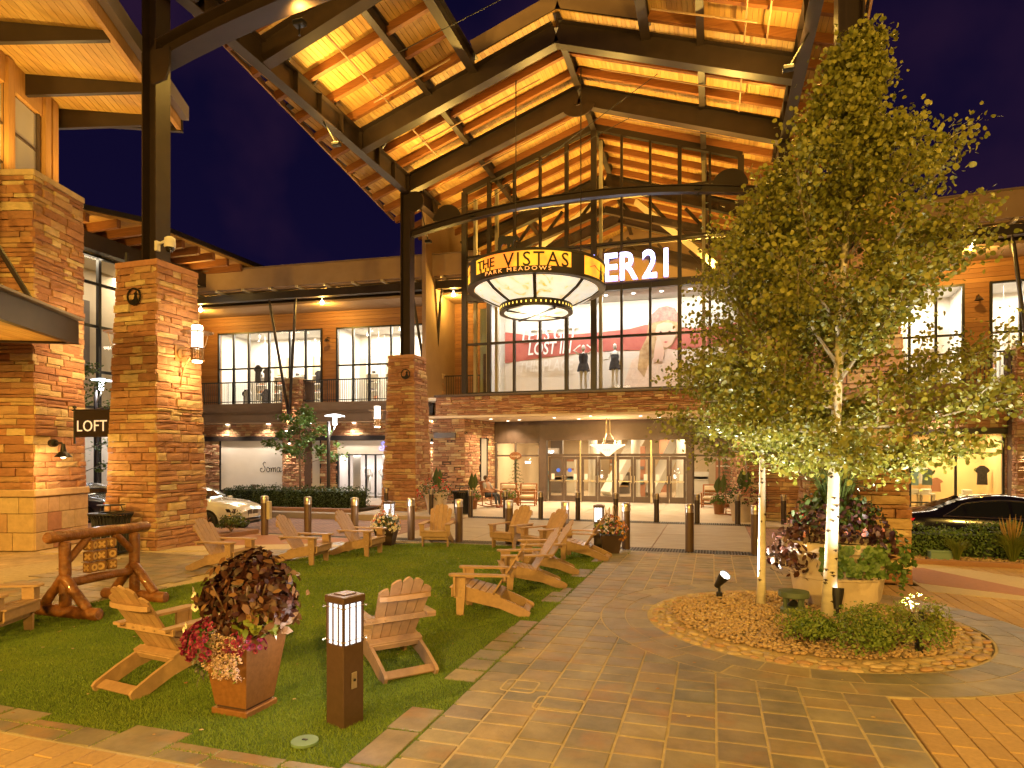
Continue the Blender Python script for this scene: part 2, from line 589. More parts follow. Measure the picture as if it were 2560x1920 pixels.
M['pebble'] = palmat("river_pebble", [(.42, .27, .15), (.34, .21, .12), (.50, .36, .22), (.38, .26, .17), (.46, .30, .16), (.30, .2, .13)], .65, .2, 60, 20, .15)
M['cobble'] = palmat("edge_cobble", [(.36, .25, .15), (.44, .30, .18), (.40, .22, .12), (.33, .26, .18), (.48, .35, .21)], .6, .3, 30, 12, .2)
M['lit_white'] = emimat("lit_opal_glass", (1.0, .90, .72), 5.0)
M['lit_cool'] = emimat("lit_cool_glass", (.88, .95, 1.0), 6.0)
M['lit_warm'] = emimat("lit_warm_bulb", (1.0, .78, .45), 30.0)
M['lit_down'] = emimat("lit_downlight", (1.0, .90, .75), 14.0)
M['lit_drum'] = None
# ================================================================ THE SETTING: GROUND
def sheet(name, x0, x1, y0, y1, z, mat, kind="structure", t=.0):
    b = MB()
    if t: b.box(x0, x1, y0, y1, z - t, z)
    else: b.quad((x0, y0, z), (x1, y0, z), (x1, y1, z), (x0, y1, z))
    o = b.build(name, mat)
    o["kind"] = kind
    return o

sheet("ground", -400, 400, -400, 400, -.26, M['asphalt'])

def brick_mat(name, c1, c2, mortar, bw, bh, rot=0, msize=.012):
    m, nt, b = _nt(name)
    b.inputs["Roughness"].default_value = .75
    g = nt.nodes.new("ShaderNodeNewGeometry")
    mp = nt.nodes.new("ShaderNodeMapping"); mp.inputs["Rotation"].default_value = (0, 0, rot)
    br = nt.nodes.new("ShaderNodeTexBrick")
    br.inputs["Color1"].default_value = (*c1, 1); br.inputs["Color2"].default_value = (*c2, 1); br.inputs["Mortar"].default_value = (*mortar, 1)
    br.inputs["Scale"].default_value = 1; br.inputs["Mortar Size"].default_value = msize
    br.inputs["Brick Width"].default_value = bw; br.inputs["Row Height"].default_value = bh
    br.inputs["Bias"].default_value = 0
    nt.links.new(g.outputs["Position"], mp.inputs[0]); nt.links.new(mp.outputs[0], br.inputs["Vector"])
    n = noise(nt, 2.5, 4)
    mr = nt.nodes.new("ShaderNodeMapRange"); mr.inputs[3].default_value = .75; mr.inputs[4].default_value = 1.25; mr.inputs[1].default_value = .3; mr.inputs[2].default_value = .7
    nt.links.new(n.outputs["Fac"], mr.inputs[0])
    mx = nt.nodes.new("ShaderNodeMixRGB"); mx.blend_type = 'MULTIPLY'; mx.inputs[0].default_value = 1
    nt.links.new(br.outputs["Color"], mx.inputs[1]); nt.links.new(mr.outputs[0], mx.inputs[2])
    nt.links.new(mx.outputs[0], b.inputs["Base Color"])
    bp = nt.nodes.new("ShaderNodeBump"); bp.inputs["Strength"].default_value = .4; bp.inputs["Distance"].default_value = .008; bp.invert = True
    nt.links.new(br.outputs["Fac"], bp.inputs["Height"]); nt.links.new(bp.outputs[0], b.inputs["Normal"])
    return m
M['roadbrick'] = brick_mat("road_brick", (.25, .125, .085), (.30, .155, .105), (.10, .065, .05), .22, .11)
M['farpaver'] = brick_mat("far_paving_brick", (.40, .25, .13), (.36, .22, .11), (.15, .09, .05), .4, .2, R(90))
M['farlight'] = brick_mat("far_light_brick", (.50, .37, .21), (.46, .33, .18), (.30, .2, .1), .8, .13)

# road: brick carriageway, a little lower than the pavements, ramping up to the raised crossing
def strip(name, xs, zs, y0, y1, mat):
    b = MB()
    for i in range(len(xs) - 1):
        b.quad((xs[i], y0, zs[i]), (xs[i + 1], y0, zs[i + 1]), (xs[i + 1], y1, zs[i + 1]), (xs[i], y1, zs[i]))
    o = b.build(name, mat); o["kind"] = "structure"
    return o
strip("road", [-90, -12.4, -8.45, 1.05, 3.8, 90], [-.22, -.22, -.012, -.012, -.20, -.22], 15.62, 21.55, M['roadbrick'])
sheet("plaza_bed", -45, 30, -14, 15.62, -.03, M['joint'])
M['wavy'] = pm("brushed_crossing_concrete", (.25, .205, .165), (.36, .295, .235), 1.6, .5, bump=.35, bscale=3, stretch=(.5, 5, 1), rvar=.15, bdist=.01)
M['walk'] = pm("pale_concrete_walk", (.46, .39, .32), (.54, .46, .38), 1.2, .6, bump=.12, bscale=12, rvar=.12)
# raised concrete crossing in cast panels
cr = emp("crossing", (0, 0, 0), kind="structure")
for i, (a, c) in enumerate([(-8.4, -6.1), (-6.08, -3.75), (-3.73, -1.4), (-1.38, .98)]):
    for j, (p, q) in enumerate([(15.64, 18.5), (18.52, 21.5)]):
        b = MB(); b.box(a, c, p, q, -.06, .0 + rnd.uniform(0, .002), .006); b.build("concrete_panel", M['wavy'], cr)
# detectable warning strips: dark plates with domes
def warning(y0, y1):
    s = emp("warning_strip", (0, 0, 0), kind="structure")
    x = -8.4
    while x < .95:
        b = MB(); b.box(x + .004, x + .61, y0, y1, -.02, .006); b.build("warning_plate", M['steel_dark'], s)
        b = MB()
        for i in range(9):
            for j in range(int((y1 - y0) / .066)):
                cx, cyy = x + .04 + i * .066, y0 + .04 + j * .066
                b.lathe([(.022, .006), (.014, .013), (.0, .013)], 5, (cx, cyy, 0), caps=False)
        o = b.build("domes", M['steel_dark'], s); o["kind"] = "stuff"
        x += .615
warning(15.0, 15.58)
warning(21.56, 22.1)

# far pavement in front of the shops, with score lines between panels
sw = emp("sidewalk", (0, 0, 0), kind="structure")
b = MB(); b.box(-90, 90, 21.62, 60, -.25, -.02); b.build("sidewalk_bed", M['joint'], sw)
xs = [-34, -29, -24, -20, -16.5, -13.5, -10.6, -7.7, -4.85, -2, .85, 3.7, 7, 11, 16, 22, 30]
ys = [22.12, 24.4, 26.7, 29.0, 34]
for i in range(len(xs) - 1):
    for j in range(len(ys) - 1):
        if xs[i] < -13 and j == 0 or (xs[i] > 3.5 and j == 0): pass
        b = MB(); b.box(xs[i] + .006, xs[i + 1] - .006, ys[j] + .006, ys[j + 1] - .006, -.06, .0); b.build("pavement_panel", M['walk'], sw)
b = MB(); b.box(-90, -8.42, 21.56, 22.11, -.24, -.004); b.box(1.0, 90, 21.56, 22.11, -.24, -.004)
b.build("kerb", M['concrete'], sw)
# near kerbs to the left and right of the crossing
b = MB(); b.box(-45, -12.3, 15.3, 15.62, -.24, .0, .01); k = b.build("kerb_left", M['kerb']); k["kind"] = "structure"

# ---------------------------------------------------------------- turf outline
TURF = [(-2.12, 3.62), (-11.5, 3.62), (-11.5, 6.25), (-8.95, 6.45), (-8.75, 7.3), (-8.5, 8.8), (-8.45, 11.2), (-8.25, 12.9), (-7.7, 14.2), (-6.6, 14.85), (-4.4, 14.98), (-1.75, 14.85), (-1.75, 14.35), (-2.12, 14.35), (-2.12, 9.0)]
# ---------------------------------------------------------------- slate pavers
BED = (1.15, 9.1); BR = 2.0; RING = 2.62
COLX = [1.49 - .365 * i for i in range(11)]           # column joints, right to left
slate_rects = []
def in_poly(x, y, P):
    c = False
    j = len(P) - 1
    for i in range(len(P)):
        if (P[i][1] > y) != (P[j][1] > y) and x < (P[j][0] - P[i][0]) * (y - P[i][1]) / (P[j][1] - P[i][1]) + P[i][0]:
            c = not c
        j = i
    return c
def clip_half(poly, nx, ny, d):
    out = []
    for i in range(len(poly)):
        a, b_ = poly[i], poly[(i + 1) % len(poly)]
        da, db = a[0] * nx + a[1] * ny - d, b_[0] * nx + b_[1] * ny - d
        if da >= 0: out.append(a)
        if (da < 0) != (db < 0):
            t = da / (da - db)
            out.append((a[0] + (b_[0] - a[0]) * t, a[1] + (b_[1] - a[1]) * t))
    return out

r1 = random.Random(3)
for i in range(10):
    x1, x0 = COLX[i], COLX[i + 1]
    y = 2.6 + r1.uniform(0, .25)
    while y < 14.92:
        L = r1.choice([.22, .26, .30, .30, .34, .25])
        y2 = min(y + L, 14.95)
        slate_rects.append((x0, x1, y, y2)); y = y2
# stepped slates that bite into the turf along the path edge
xl = COLX[10]
for (ya, yb, w) in [(3.35, 3.95, .30), (3.95, 4.55, .30), (4.55, 5.02, .32), (5.72, 6.05, .34), (6.05, 6.4, .33), (6.4, 6.75, .33), (6.75, 7.1, .31), (7.1, 7.45, .30), (7.45, 7.8, .29), (7.8, 8.1, .27),
                    (9.25, 9.65, .30), (9.65, 10.0, .30), (10.0, 10.35, .18), (11.35, 11.75, .3), (11.75, 12.2, .3), (13.1, 13.6, .25)]:
    slate_rects.append((xl - w, xl, ya, yb))
# border along the near edge of the turf
x = -2.45
while x > -8.0:
    w = r1.choice([.42, .5, .36, .56])
    k = r1.random()
    top = r1.choice([3.86, 3.98, 4.02, 4.15])
    mid = 3.58 + (top - 3.58) * r1.choice([.42, .5, .6])
    if k < .6:
        slate_rects.append((x - w, x, 3.58, mid)); slate_rects.append((x - w, x, mid, top))
    else:
        slate_rects.append((x - w, x, 3.58, top))
    x -= w
# slates beyond the turf on the left
y = 6.3
lefts = []
row = 0
while y < 14.8:
    h = r1.choice([.30, .36, .42])
    x = -8.2 - r1.uniform(0, .3)
    xend = -10.9 - .32 * (y - 7) if y < 11 else -10.4
    while x > max(xend, -13):
        w = r1.choice([.36, .5, .6])
        cx, cyy = x - w / 2, y + h / 2
        if not in_poly(x, cyy, TURF) and not in_poly(cx, cyy, TURF):
            lefts.append((x - w, x, y, y + h))
        x -= w
    y += h
# back edge towards the crossing
x = -1.75
backs = []
while x > -8.3:
    w = r1.choice([.4, .5, .6]); backs.append((x - w, x, 14.86, 14.99)); x -= w

unit = MB().cbox(Matrix(), 1, 1, 1, 0.0)
def paver_mesh(name, seed):
    rr = random.Random(seed)
    b = MB()
    n = 3
    vs, fs = [], []
    # slightly uneven top with eased edge
    def edge(k): return rr.uniform(-.012, .012)
    top = [(-.485, -.48, .5), (.485, -.48, .5), (.485, .48, .5), (-.485, .48, .5)]
    mid = [(-.5, -.5, .36), (.5, -.5, .36), (.5, .5, .36), (-.5, .5, .36)]
    low = [(-.5, -.5, -.5), (.5, -.5, -.5), (.5, .5, -.5), (-.5, .5, -.5)]
    def jit(p, a): return (p[0] + rr.uniform(-a, a), p[1] + rr.uniform(-a, a), p[2] + rr.uniform(-.05, .05))
    top = [jit(p, .008) for p in top]
    vs = top + mid + low
    fs = [(0, 1, 2, 3)]
    for a in (0, 4):
        for i in range(4):
            j = (i + 1) % 4
            fs.append((a + 4 + i, a + 4 + j, a + j, a + i))
    b.add(vs, fs)
    return b.mesh(name)
SLATE_M = [paver_mesh("slate", i) for i in range(6)]
BRICK_M = [paver_mesh("brick", 20 + i) for i in range(4)]

path = emp("slate_path", (0, 0, 0), kind="structure")
gb = MB()
gb.box(-2.12, 1.5, 2.2, 14.97, -.028, .006)
gb.box(-9, -2.122, 3.5, 3.84, -.028, .006)
gb.build("grout_bed", M['grout'], path)
items, clipped = [], []
for (x0, x1, y0, y1) in slate_rects:
    cx, cyy = (x0 + x1) / 2, (y0 + y1) / 2
    dx, dy = cx - BED[0], cyy - BED[1]
    d = math.hypot(dx, dy)
    hd = math.hypot(x1 - x0, y1 - y0) / 2
    g = .009
    z = .012 + rnd.uniform(-.0025, .0025)
    if d < RING - hd: continue
    if d < RING + hd:
        poly = [(x0 + g, y0 + g), (x1 - g, y0 + g), (x1 - g, y1 - g), (x0 + g, y1 - g)]
        nx, ny = dx / d, dy / d
        poly = clip_half(poly, nx, ny, BED[0] * nx + BED[1] * ny + RING + .02)
        if len(poly) >= 3: clipped.append((poly, z))
        continue
    m = Matrix.Translation((cx, cyy, z - .02)) @ Matrix.Rotation(rnd.uniform(-.008, .008), 4, 'Z') @ Matrix.Diagonal((x1 - x0 - 2 * g, y1 - y0 - 2.4 * g, .04, 1))
    items.append((m, (0, 0, 1)))
pieces(path, "slate", items, SLATE_M, M['slate'], 300, "distant_slates")
for poly, z in clipped:
    MB().slab(poly, -.02, z).build("slate", M['slate'], path)

# rounded outlines of two service covers set into the slates
for (cx, cyy, hw, hh) in ((-1.27, 5.42, .21, .15), (-1.72, 5.75, .16, .15), (-.75, 9.3, .2, .16)):
    pts_ = []
    for k in range(32):
        t = 2 * math.pi * k / 32
        c_, s_ = math.cos(t), math.sin(t)
        pts_.append((cx + hw * math.copysign(abs(c_) ** .3, c_), cyy + hh * math.copysign(abs(s_) ** .3, s_)))
    b = MB()
    for k in range(32):
        p_, q_ = pts_[k], pts_[(k + 1) % 32]
        b.bar((p_[0], p_[1], .0085), (q_[0], q_[1], .0085), .018, .014)
    b.build("cover_outline", M['grout'], path)
lp = emp("left_paving", (0, 0, 0), kind="structure")
b = MB(); b.box(-13.2, -8.0, 6.2, 14.99, -.028, -.006); b.box(-8.0, -1.7, 14.83, 14.99, -.028, -.008); b.build("grout_bed", M['grout'], lp)
items = []
for (x0, x1, y0, y1) in lefts + backs:
    items.append((Matrix.Translation(((x0 + x1) / 2, (y0 + y1) / 2, -.008 + rnd.uniform(-.002, .002))) @ Matrix.Diagonal((x1 - x0 - .016, y1 - y0 - .016, .04, 1)), (0, 0, 1)))
pieces(lp, "slate", items, SLATE_M, M['slate'], 120, "distant_slates")
# tan brick paving towards the left shops, and the light band before the pillars
sheet("left_brick_paving", -45, -10.6, -14, 15.3, -.012, M['farlight'])
b = MB(); b.slab([(-14.4, 10.55), (-9.2, 12.9), (-8.6, 13.6), (-9.2, 13.9), (-14.4, 11.3)], -.02, .016); o = b.build("light_band", M['lightpav']); o["kind"] = "structure"
b = MB(); b.slab([(-13.9, 11.3), (-10.2, 13.2), (-8.7, 14.6), (-8.6, 14.95), (-13.9, 14.95)], -.02, .014); o = b.build("terracotta_band", M['redpav']); o["kind"] = "structure"

# ring of slates round the tree bed
ring = emp("slate_ring", (BED[0], BED[1], 0), kind="structure")
b = MB(); b.lathe([(BR - .02, -.028), (RING + .02, -.028), (RING + .02, .0085), (BR - .02, .0085)], 64, caps=False); b.build("grout_bed", M['grout'], ring)
for (ra, rb, n, ph) in ((BR + .01, BR + .30, 30, .0), (BR + .315, RING, 27, .1)):
    for i in range(n):
        t0 = ph + 2 * math.pi * i / n + .004 + rnd.uniform(0, .003); t1 = ph + 2 * math.pi * (i + 1) / n - .003
        poly = []
        for k in range(4): t = t0 + (t1 - t0) * k / 3; poly.append((rb * math.cos(t), rb * math.sin(t)))
        for k in range(4): t = t1 + (t0 - t1) * k / 3; poly.append((ra * math.cos(t), ra * math.sin(t)))
        MB().slab(poly, -.02, .012 + rnd.uniform(-.002, .002)).build("slate", M['slate'], ring)

# brick paving on the right
bp_ = emp("brick_paving", (0, 0, 0), kind="structure")
items = []
bw, bl = .182, .37
r2 = random.Random(8)
for i in range(44):
    x0 = 1.515 + i * bw
    y = 2.4 + (bl * (i % 2) * .5) + r2.uniform(-.03, .03)
    while y < 15.0:
        y2 = y + bl
        cx, cyy = x0 + bw / 2, (y + y2) / 2
        d = math.hypot(cx - BED[0], cyy - BED[1])
        inpil = 1.5 < cx < 3.35 and 12.3 < cyy < 14.1
        if inpil: y = y2; continue
        hd = .2
        if RING - .1 < d < RING + hd + .02:
            nx, ny = (cx - BED[0]) / d, (cyy - BED[1]) / d
            pg = clip_half([(x0 + .006, y + .006), (x0 + bw - .006, y + .006), (x0 + bw - .006, y2 - .006), (x0 + .006, y2 - .006)], nx, ny, BED[0] * nx + BED[1] * ny + RING + .025)
            if len(pg) >= 3: MB().slab(pg, -.02, .011).build("brick", M['brickpav'], bp_)
        elif d > RING + hd:
            items.append((Matrix.Translation((cx, cyy, -.009 + r2.uniform(-.0015, .0015))) @ Matrix.Diagonal((bw - .011, bl - .011, .04, 1)), (0, 0, 1)))
        y = y2
pieces(bp_, "brick", items, BRICK_M, M['brickpav'], 300, "distant_bricks")
# light and red bands that cross the bricks beside the stone pillar
def band(name, poly, mat, z=.0185):
    o = MB().slab(poly, -.01, z).build(name, mat); o["kind"] = "structure"; return o
band("light_band_right", [(3.3, 11.75), (5.9, 11.0), (7.6, 11.0), (4.1, 14.9), (3.3, 14.9)], M['lightpav'])
band("red_band", [(3.35, 12.5), (4.7, 11.75), (5.2, 11.75), (3.9, 14.2), (3.35, 14.2)], M['redpav'], .0225)
band("light_band_path", [(1.52, 11.9), (1.86, 11.9), (1.86, 14.95), (1.0, 14.95), (1.52, 12.8)], M['lightpav'], .0165)

# brick paving at the near left
nb = emp("near_brick_paving", (0, 0, 0), kind="structure")
items = []
for i in range(46):
    x0 = -2.4 - (i + 1) * .19
    y = 3.57
    off = .19 if i % 2 else 0
    first = True
    while y > 2.0:
        L = .39 - (off if first else 0)
        if first and off == 0: L = .39
        y2 = y - L
        items.append((Matrix.Translation((x0 + .095, (y + y2) / 2, -.009 + r2.uniform(-.0015, .0015))) @ Matrix.Diagonal((.179, L - .011, .04, 1)), (0, 0, 1)))
        y = y2; first = False
pieces(nb, "brick", items, BRICK_M, M['brickpav'], 200, "distant_bricks")

# ---------------------------------------------------------------- turf
tb = MB(); tb.slab(TURF, -.02, .004)
lawn = tb.build("lawn", pm("turf_backing", (.07, .11, .012), (.09, .14, .018), 30, .9)); lawn["kind"] = "structure"
GX0, GY0, GS = -11.6, 3.5, .02
gw, gh = int(10.0 / GS) + 1, int(11.6 / GS) + 1
mask = np.zeros((gh, gw), dtype=bool)
yy_, xx_ = np.mgrid[0:gh, 0:gw]
px, py = GX0 + xx_ * GS, GY0 + yy_ * GS
ins = np.zeros_like(mask)
P = TURF
j = len(P) - 1
for i in range(len(P)):
    (xi, yi), (xj, yj) = P[i], P[j]
    c = ((yi > py) != (yj > py)) & (px < (xj - xi) * (py - yi) / (yj - yi + 1e-12) + xi)
    ins ^= c; j = i
mask = ins
for (x0, x1, y0, y1) in slate_rects + lefts + backs:
    a, b_ = int(math.ceil((x0 - GX0) / GS)), int((x1 - GX0) / GS)
    c, d = int(math.ceil((y0 - GY0) / GS)), int((y1 - GY0) / GS)
    mask[max(c, 0):max(d, 0), max(a, 0):max(b_, 0)] = False
def blades(y0, y1, per_m2, w, h):
    n = int(9.9 * (y1 - y0) * per_m2)
    x = rng.uniform(-11.5, -1.7, n); y = rng.uniform(y0, y1, n)
    ix = ((x - GX0) / GS).astype(int).clip(0, gw - 1); iy = ((y - GY0) / GS).astype(int).clip(0, gh - 1)
    # keep what the lens can take in
    zc = -x * math.sin(YAW) + y * math.cos(YAW); xc = x * math.cos(YAW) + y * math.sin(YAW)
    ok = mask[iy, ix] & (xc / zc > -.95)
    x, y = x[ok], y[ok]; n = len(x)
    a = rng.uniform(0, 2 * np.pi, n); hh = h * rng.uniform(.6, 1.25, n); ww = w * rng.uniform(.7, 1.3, n)
    lean = rng.normal(0, .55, (n, 2)) * hh[:, None]
    V = np.empty((n, 3, 3), dtype=np.float32)
    V[:, 0] = np.stack([x - np.cos(a) * ww, y - np.sin(a) * ww, np.full(n, .002)], 1)
    V[:, 1] = np.stack([x + np.cos(a) * ww, y + np.sin(a) * ww, np.full(n, .002)], 1)
    V[:, 2] = np.stack([x + lean[:, 0], y + lean[:, 1], .004 + hh], 1)
    return V.reshape(-1, 3)
V = np.concatenate([blades(3.6, 6, 10500, .0032, .022), blades(6, 9, 5600, .0045, .024), blades(9, 15, 2800, .007, .026)])
F = np.arange(len(V), dtype=np.int32).reshape(-1, 3)
g = mkobj("turf_grass", np_mesh("turf_grass", V, F, M['grassblade']))
tag(g, "short green artificial turf filling the plaza lawn", "grass", kind="stuff")

# ---------------------------------------------------------------- tree bed: gravel and cobbles
bedsoil = MB(); bedsoil.lathe([(BR, -.02), (BR - .36, .03), (.0, .06)], 48, (BED[0], BED[1], 0), caps=False)
o = bedsoil.build("tree_bed", pm("mortar_bed", (.40, .28, .15), (.48, .35, .2), 14, .9, bump=.4, bscale=60)); o["kind"] = "structure"
M['strawpiece'] = palmat("dry_leaf", [(.45, .28, .10), (.55, .42, .22), (.35, .18, .06)], .8, .2, 60, 20, .2)
def rock_mesh(name, seed, sub=1):
    rr = np.random.default_rng(seed)
    t = (1 + 5 ** .5) / 2
    v = np.array([(-1, t, 0), (1, t, 0), (-1, -t, 0), (1, -t, 0), (0, -1, t), (0, 1, t), (0, -1, -t), (0, 1, -t), (t, 0, -1), (t, 0, 1), (-t, 0, -1), (-t, 0, 1)], dtype=float)
    v /= np.linalg.norm(v[0])
    f = [(0, 11, 5), (0, 5, 1), (0, 1, 7), (0, 7, 10), (0, 10, 11), (1, 5, 9), (5, 11, 4), (11, 10, 2), (10, 7, 6), (7, 1, 8), (3, 9, 4), (3, 4, 2), (3, 2, 6), (3, 6, 8), (3, 8, 9), (4, 9, 5), (2, 4, 11), (6, 2, 10), (8, 6, 7), (9, 8, 1)]
    for _ in range(sub):
        v = list(map(tuple, v)); cache = {}
        def mid(a, b):
            k = (min(a, b), max(a, b))
            if k not in cache:
                p = (np.array(v[a]) + np.array(v[b])) / 2; p /= np.linalg.norm(p); v.append(tuple(p)); cache[k] = len(v) - 1
            return cache[k]
        nf = []
        for a, b, c in f:
            x, y, z = mid(a, b), mid(b, c), mid(c, a)
            nf += [(a, x, z), (b, y, x), (c, z, y), (x, y, z)]
        f = nf; v = np.array(v)
    v = np.array(v) * (1 + rr.normal(0, .09, (len(v), 1)))
    return v * .5, np.array(f)
rocks = [rock_mesh("r", i, 0) for i in range(4)]
rocks1 = [rock_mesh("r", 10 + i, 1) for i in range(5)]
def pebbles(name, pts, smin, smax, label, src=rocks, parent=None, mat=None, flat=.65):
    Vs, Fs, base = [], [], 0
    for i, (x, y, z) in enumerate(pts):
        v, f = src[i % len(src)]
        s = rng.uniform(smin, smax) * np.array([1, rng.uniform(.65, 1), flat * rng.uniform(.7, 1)])
        a = rng.uniform(0, 6.28); c, sn = math.cos(a), math.sin(a)
        w = v * s
        w = np.stack([w[:, 0] * c - w[:, 1] * sn + x, w[:, 0] * sn + w[:, 1] * c + y, w[:, 2] + z], 1)
        Vs.append(w); Fs.append(f + base); base += len(v)
    o = mkobj(name, np_mesh(name, np.concatenate(Vs), np.concatenate(Fs), mat or M['pebble'], True), parent)
    tag(o, label, "gravel", kind="stuff")
    return o
pts = []
while len(pts) < 5200:
    x, y = rng.uniform(-1.75, 1.75, 2); r = math.hypot(x, y)
    if r < 1.66: pts.append((BED[0] + x, BED[1] + y, .045 + .035 * (1 - r / 1.7) + rng.uniform(0, .02)))
pebbles("gravel", pts, .035, .075, "tan river pebbles filling the round tree bed", rocks)
rim = emp("cobble_rim", (BED[0], BED[1], 0), kind="structure")
cob = []
for v, f in rocks1: cob.append(np_mesh("cobble", v, f, M['cobble'], True))
k = 0
for r_, n in ((1.92, 70), (1.82, 66), (1.72, 60)):
    for i in range(n):
        t = 2 * math.pi * (i + rnd.uniform(-.25, .25)) / n
        rr = r_ + rnd.uniform(-.03, .03)
        o = mkobj("cobble", cob[k % 5], rim); k += 1
        o.location = (rr * math.cos(t), rr * math.sin(t), .006 + (1.95 - rr) * .07)
        o.rotation_euler = (0, 0, t + rnd.uniform(-.6, .6))
        s = rnd.uniform(.09, .16)
        o.scale = (s * .75, s * 1.1, s * .36)
sc = []
for _ in range(70):
    x_, y_ = rng.uniform(-8, 1.4), rng.uniform(3.7, 13)
    sc.append((x_, y_, .03 if x_ < -2.2 else .018))
pebbles("fallen_leaves", sc, .02, .05, "small dry leaves and scraps scattered over turf and slates", rocks, None, M['strawpiece'], .12)
# planted strips with kerb on the right, beyond the bricks
pl = emp("planting_bed", (0, 0, 0), kind="structure")
b = MB(); b.box(3.45, 16, 14.75, 14.95, -.2, .10, .01); b.build("kerb", M['kerb'], pl)
b = MB(); b.box(3.45, 16, 14.951, 16.4, -.2, .05); b.build("soil", M['soil'], pl)
pebbles("gravel_strip", [(rng.uniform(3.5, 9.5), rng.uniform(14.98, 15.8), .06 + rng.uniform(0, .015)) for _ in range(1700)], .04, .08, "pale gravel strip in front of the hedge beside the black car", rocks)
# left planter kerb in front of the lingerie shop hedge
pl2 = emp("planting_bed_left", (0, 0, 0), kind="structure")
b = MB(); b.box(-20.5, -13.4, 22.14, 22.4, -.02, .14, .02); b.box(-20.5, -13.4, 24.2, 24.4, -.02, .14, .02); b.build("kerb", M['kerb'], pl2)
b = MB(); b.box(-20.5, -13.4, 22.4, 24.2, -.02, .10); b.build("soil", M['soil'], pl2)
pl3 = emp("planting_bed_pillar", (0, 0, 0), kind="structure")
b = MB(); b.box(-18.5, -12.35, 13.3, 15.28, -.1, .13, .02); b.build("soil_box", M['kerb'], pl3)
# ================================================================ STONEWORK
def stone_mesh(seed):
    """a rough-faced ledge stone; front is local -y, unit size"""
    rr = random.Random(seed)
    nx, nz = 4, 3
    vs, fs = [], []
    for j in range(nz + 1):
        for i in range(nx + 1):
            x, z = -.5 + i / nx, -.5 + j / nz
            e = (i in (0, nx)) or (j in (0, nz))
            y = -.5 + (.10 if e else 0) + rr.uniform(-.10, .06) * (1 if not e else .6)
            if not e: x += rr.uniform(-.06, .06); z += rr.uniform(-.08, .08)
            else:
                if i not in (0, nx): z += rr.uniform(-.02, .05) * (1 if j == 0 else -1)
            vs.append((x, y, z))
    w = nx + 1
    for j in range(nz):
        for i in range(nx):
            fs.append((j * w + i, j * w + i + 1, (j + 1) * w + i + 1, (j + 1) * w + i))
    base = len(vs)
    per = [i for i in range(w)] + [j * w + nx for j in range(1, nz + 1)] + [nz * w + i for i in range(nx - 1, -1, -1)] + [j * w for j in range(nz - 1, 0, -1)]
    vs += [(vs[p][0], .5, vs[p][2]) for p in per]
    n = len(per)
    for i in range(n):
        j = (i + 1) % n
        fs.append((per[j], per[i], base + i, base + j))
    return MB().add(vs, fs).mesh("stone")
STONES = [stone_mesh(40 + i) for i in range(7)]

def courses(z0, z1, rr, hmin=.07, hmax=.19):
    out, z = [], z0
    while z < z1 - 1e-4:
        h = rr.choice([hmin, hmin * 1.3, (hmin + hmax) / 2, (hmin + hmax) / 2, hmax * .85, hmax])
        if z + h > z1 - hmin * .8: h = z1 - z
        out.append((z, z + h)); z += h
    return out

def face_stones(p0, e, n, W0, W1, z0, z1, cs, rr, taper=0.0, lmin=.22, lmax=.75, depth=.14, openings=(), ext=.02):
    """stones for one wall face. p0: base corner, e: along, n: outward. width W0 at z0, W1 at z1 (centred)."""
    out = []
    e, n = Vector((*e, 0)), Vector((*n, 0))
    zdir = (Vector((0, 0, 1)) - n * taper).normalized()
    for (a, b) in cs:
        f = ((a + b) / 2 - z0) / (z1 - z0)
        W = W0 + (W1 - W0) * f
        s0 = (W0 - W) / 2
        x = s0 - ext * rr.random()
        end = s0 + W + ext * rr.random()
        while x < end - 1e-4:
            L = rr.uniform(lmin, lmax) * (1.15 if (b - a) < .1 else .85)
            if x + L > end - lmin * .7: L = end - x
            c = x + L / 2; zc = (a + b) / 2
            skip = False
            for (oa, ob, oz0, oz1) in openings:
                if c > oa - .02 and c < ob + .02 and zc > oz0 and zc < oz1: skip = True
            if not skip:
                pr_ = rr.uniform(-.03, .032)
                pos = Vector(p0) + e * c - n * (taper * (zc - z0)) + n * (pr_ - depth / 2 + .03) + Vector((0, 0, zc - p0[2]))
                m = Matrix((e * (L - .012), -n * depth, zdir * (b - a - .011))).transposed().to_4x4()
                m.translation = pos
                out.append((m, n))
            x += L
    return out

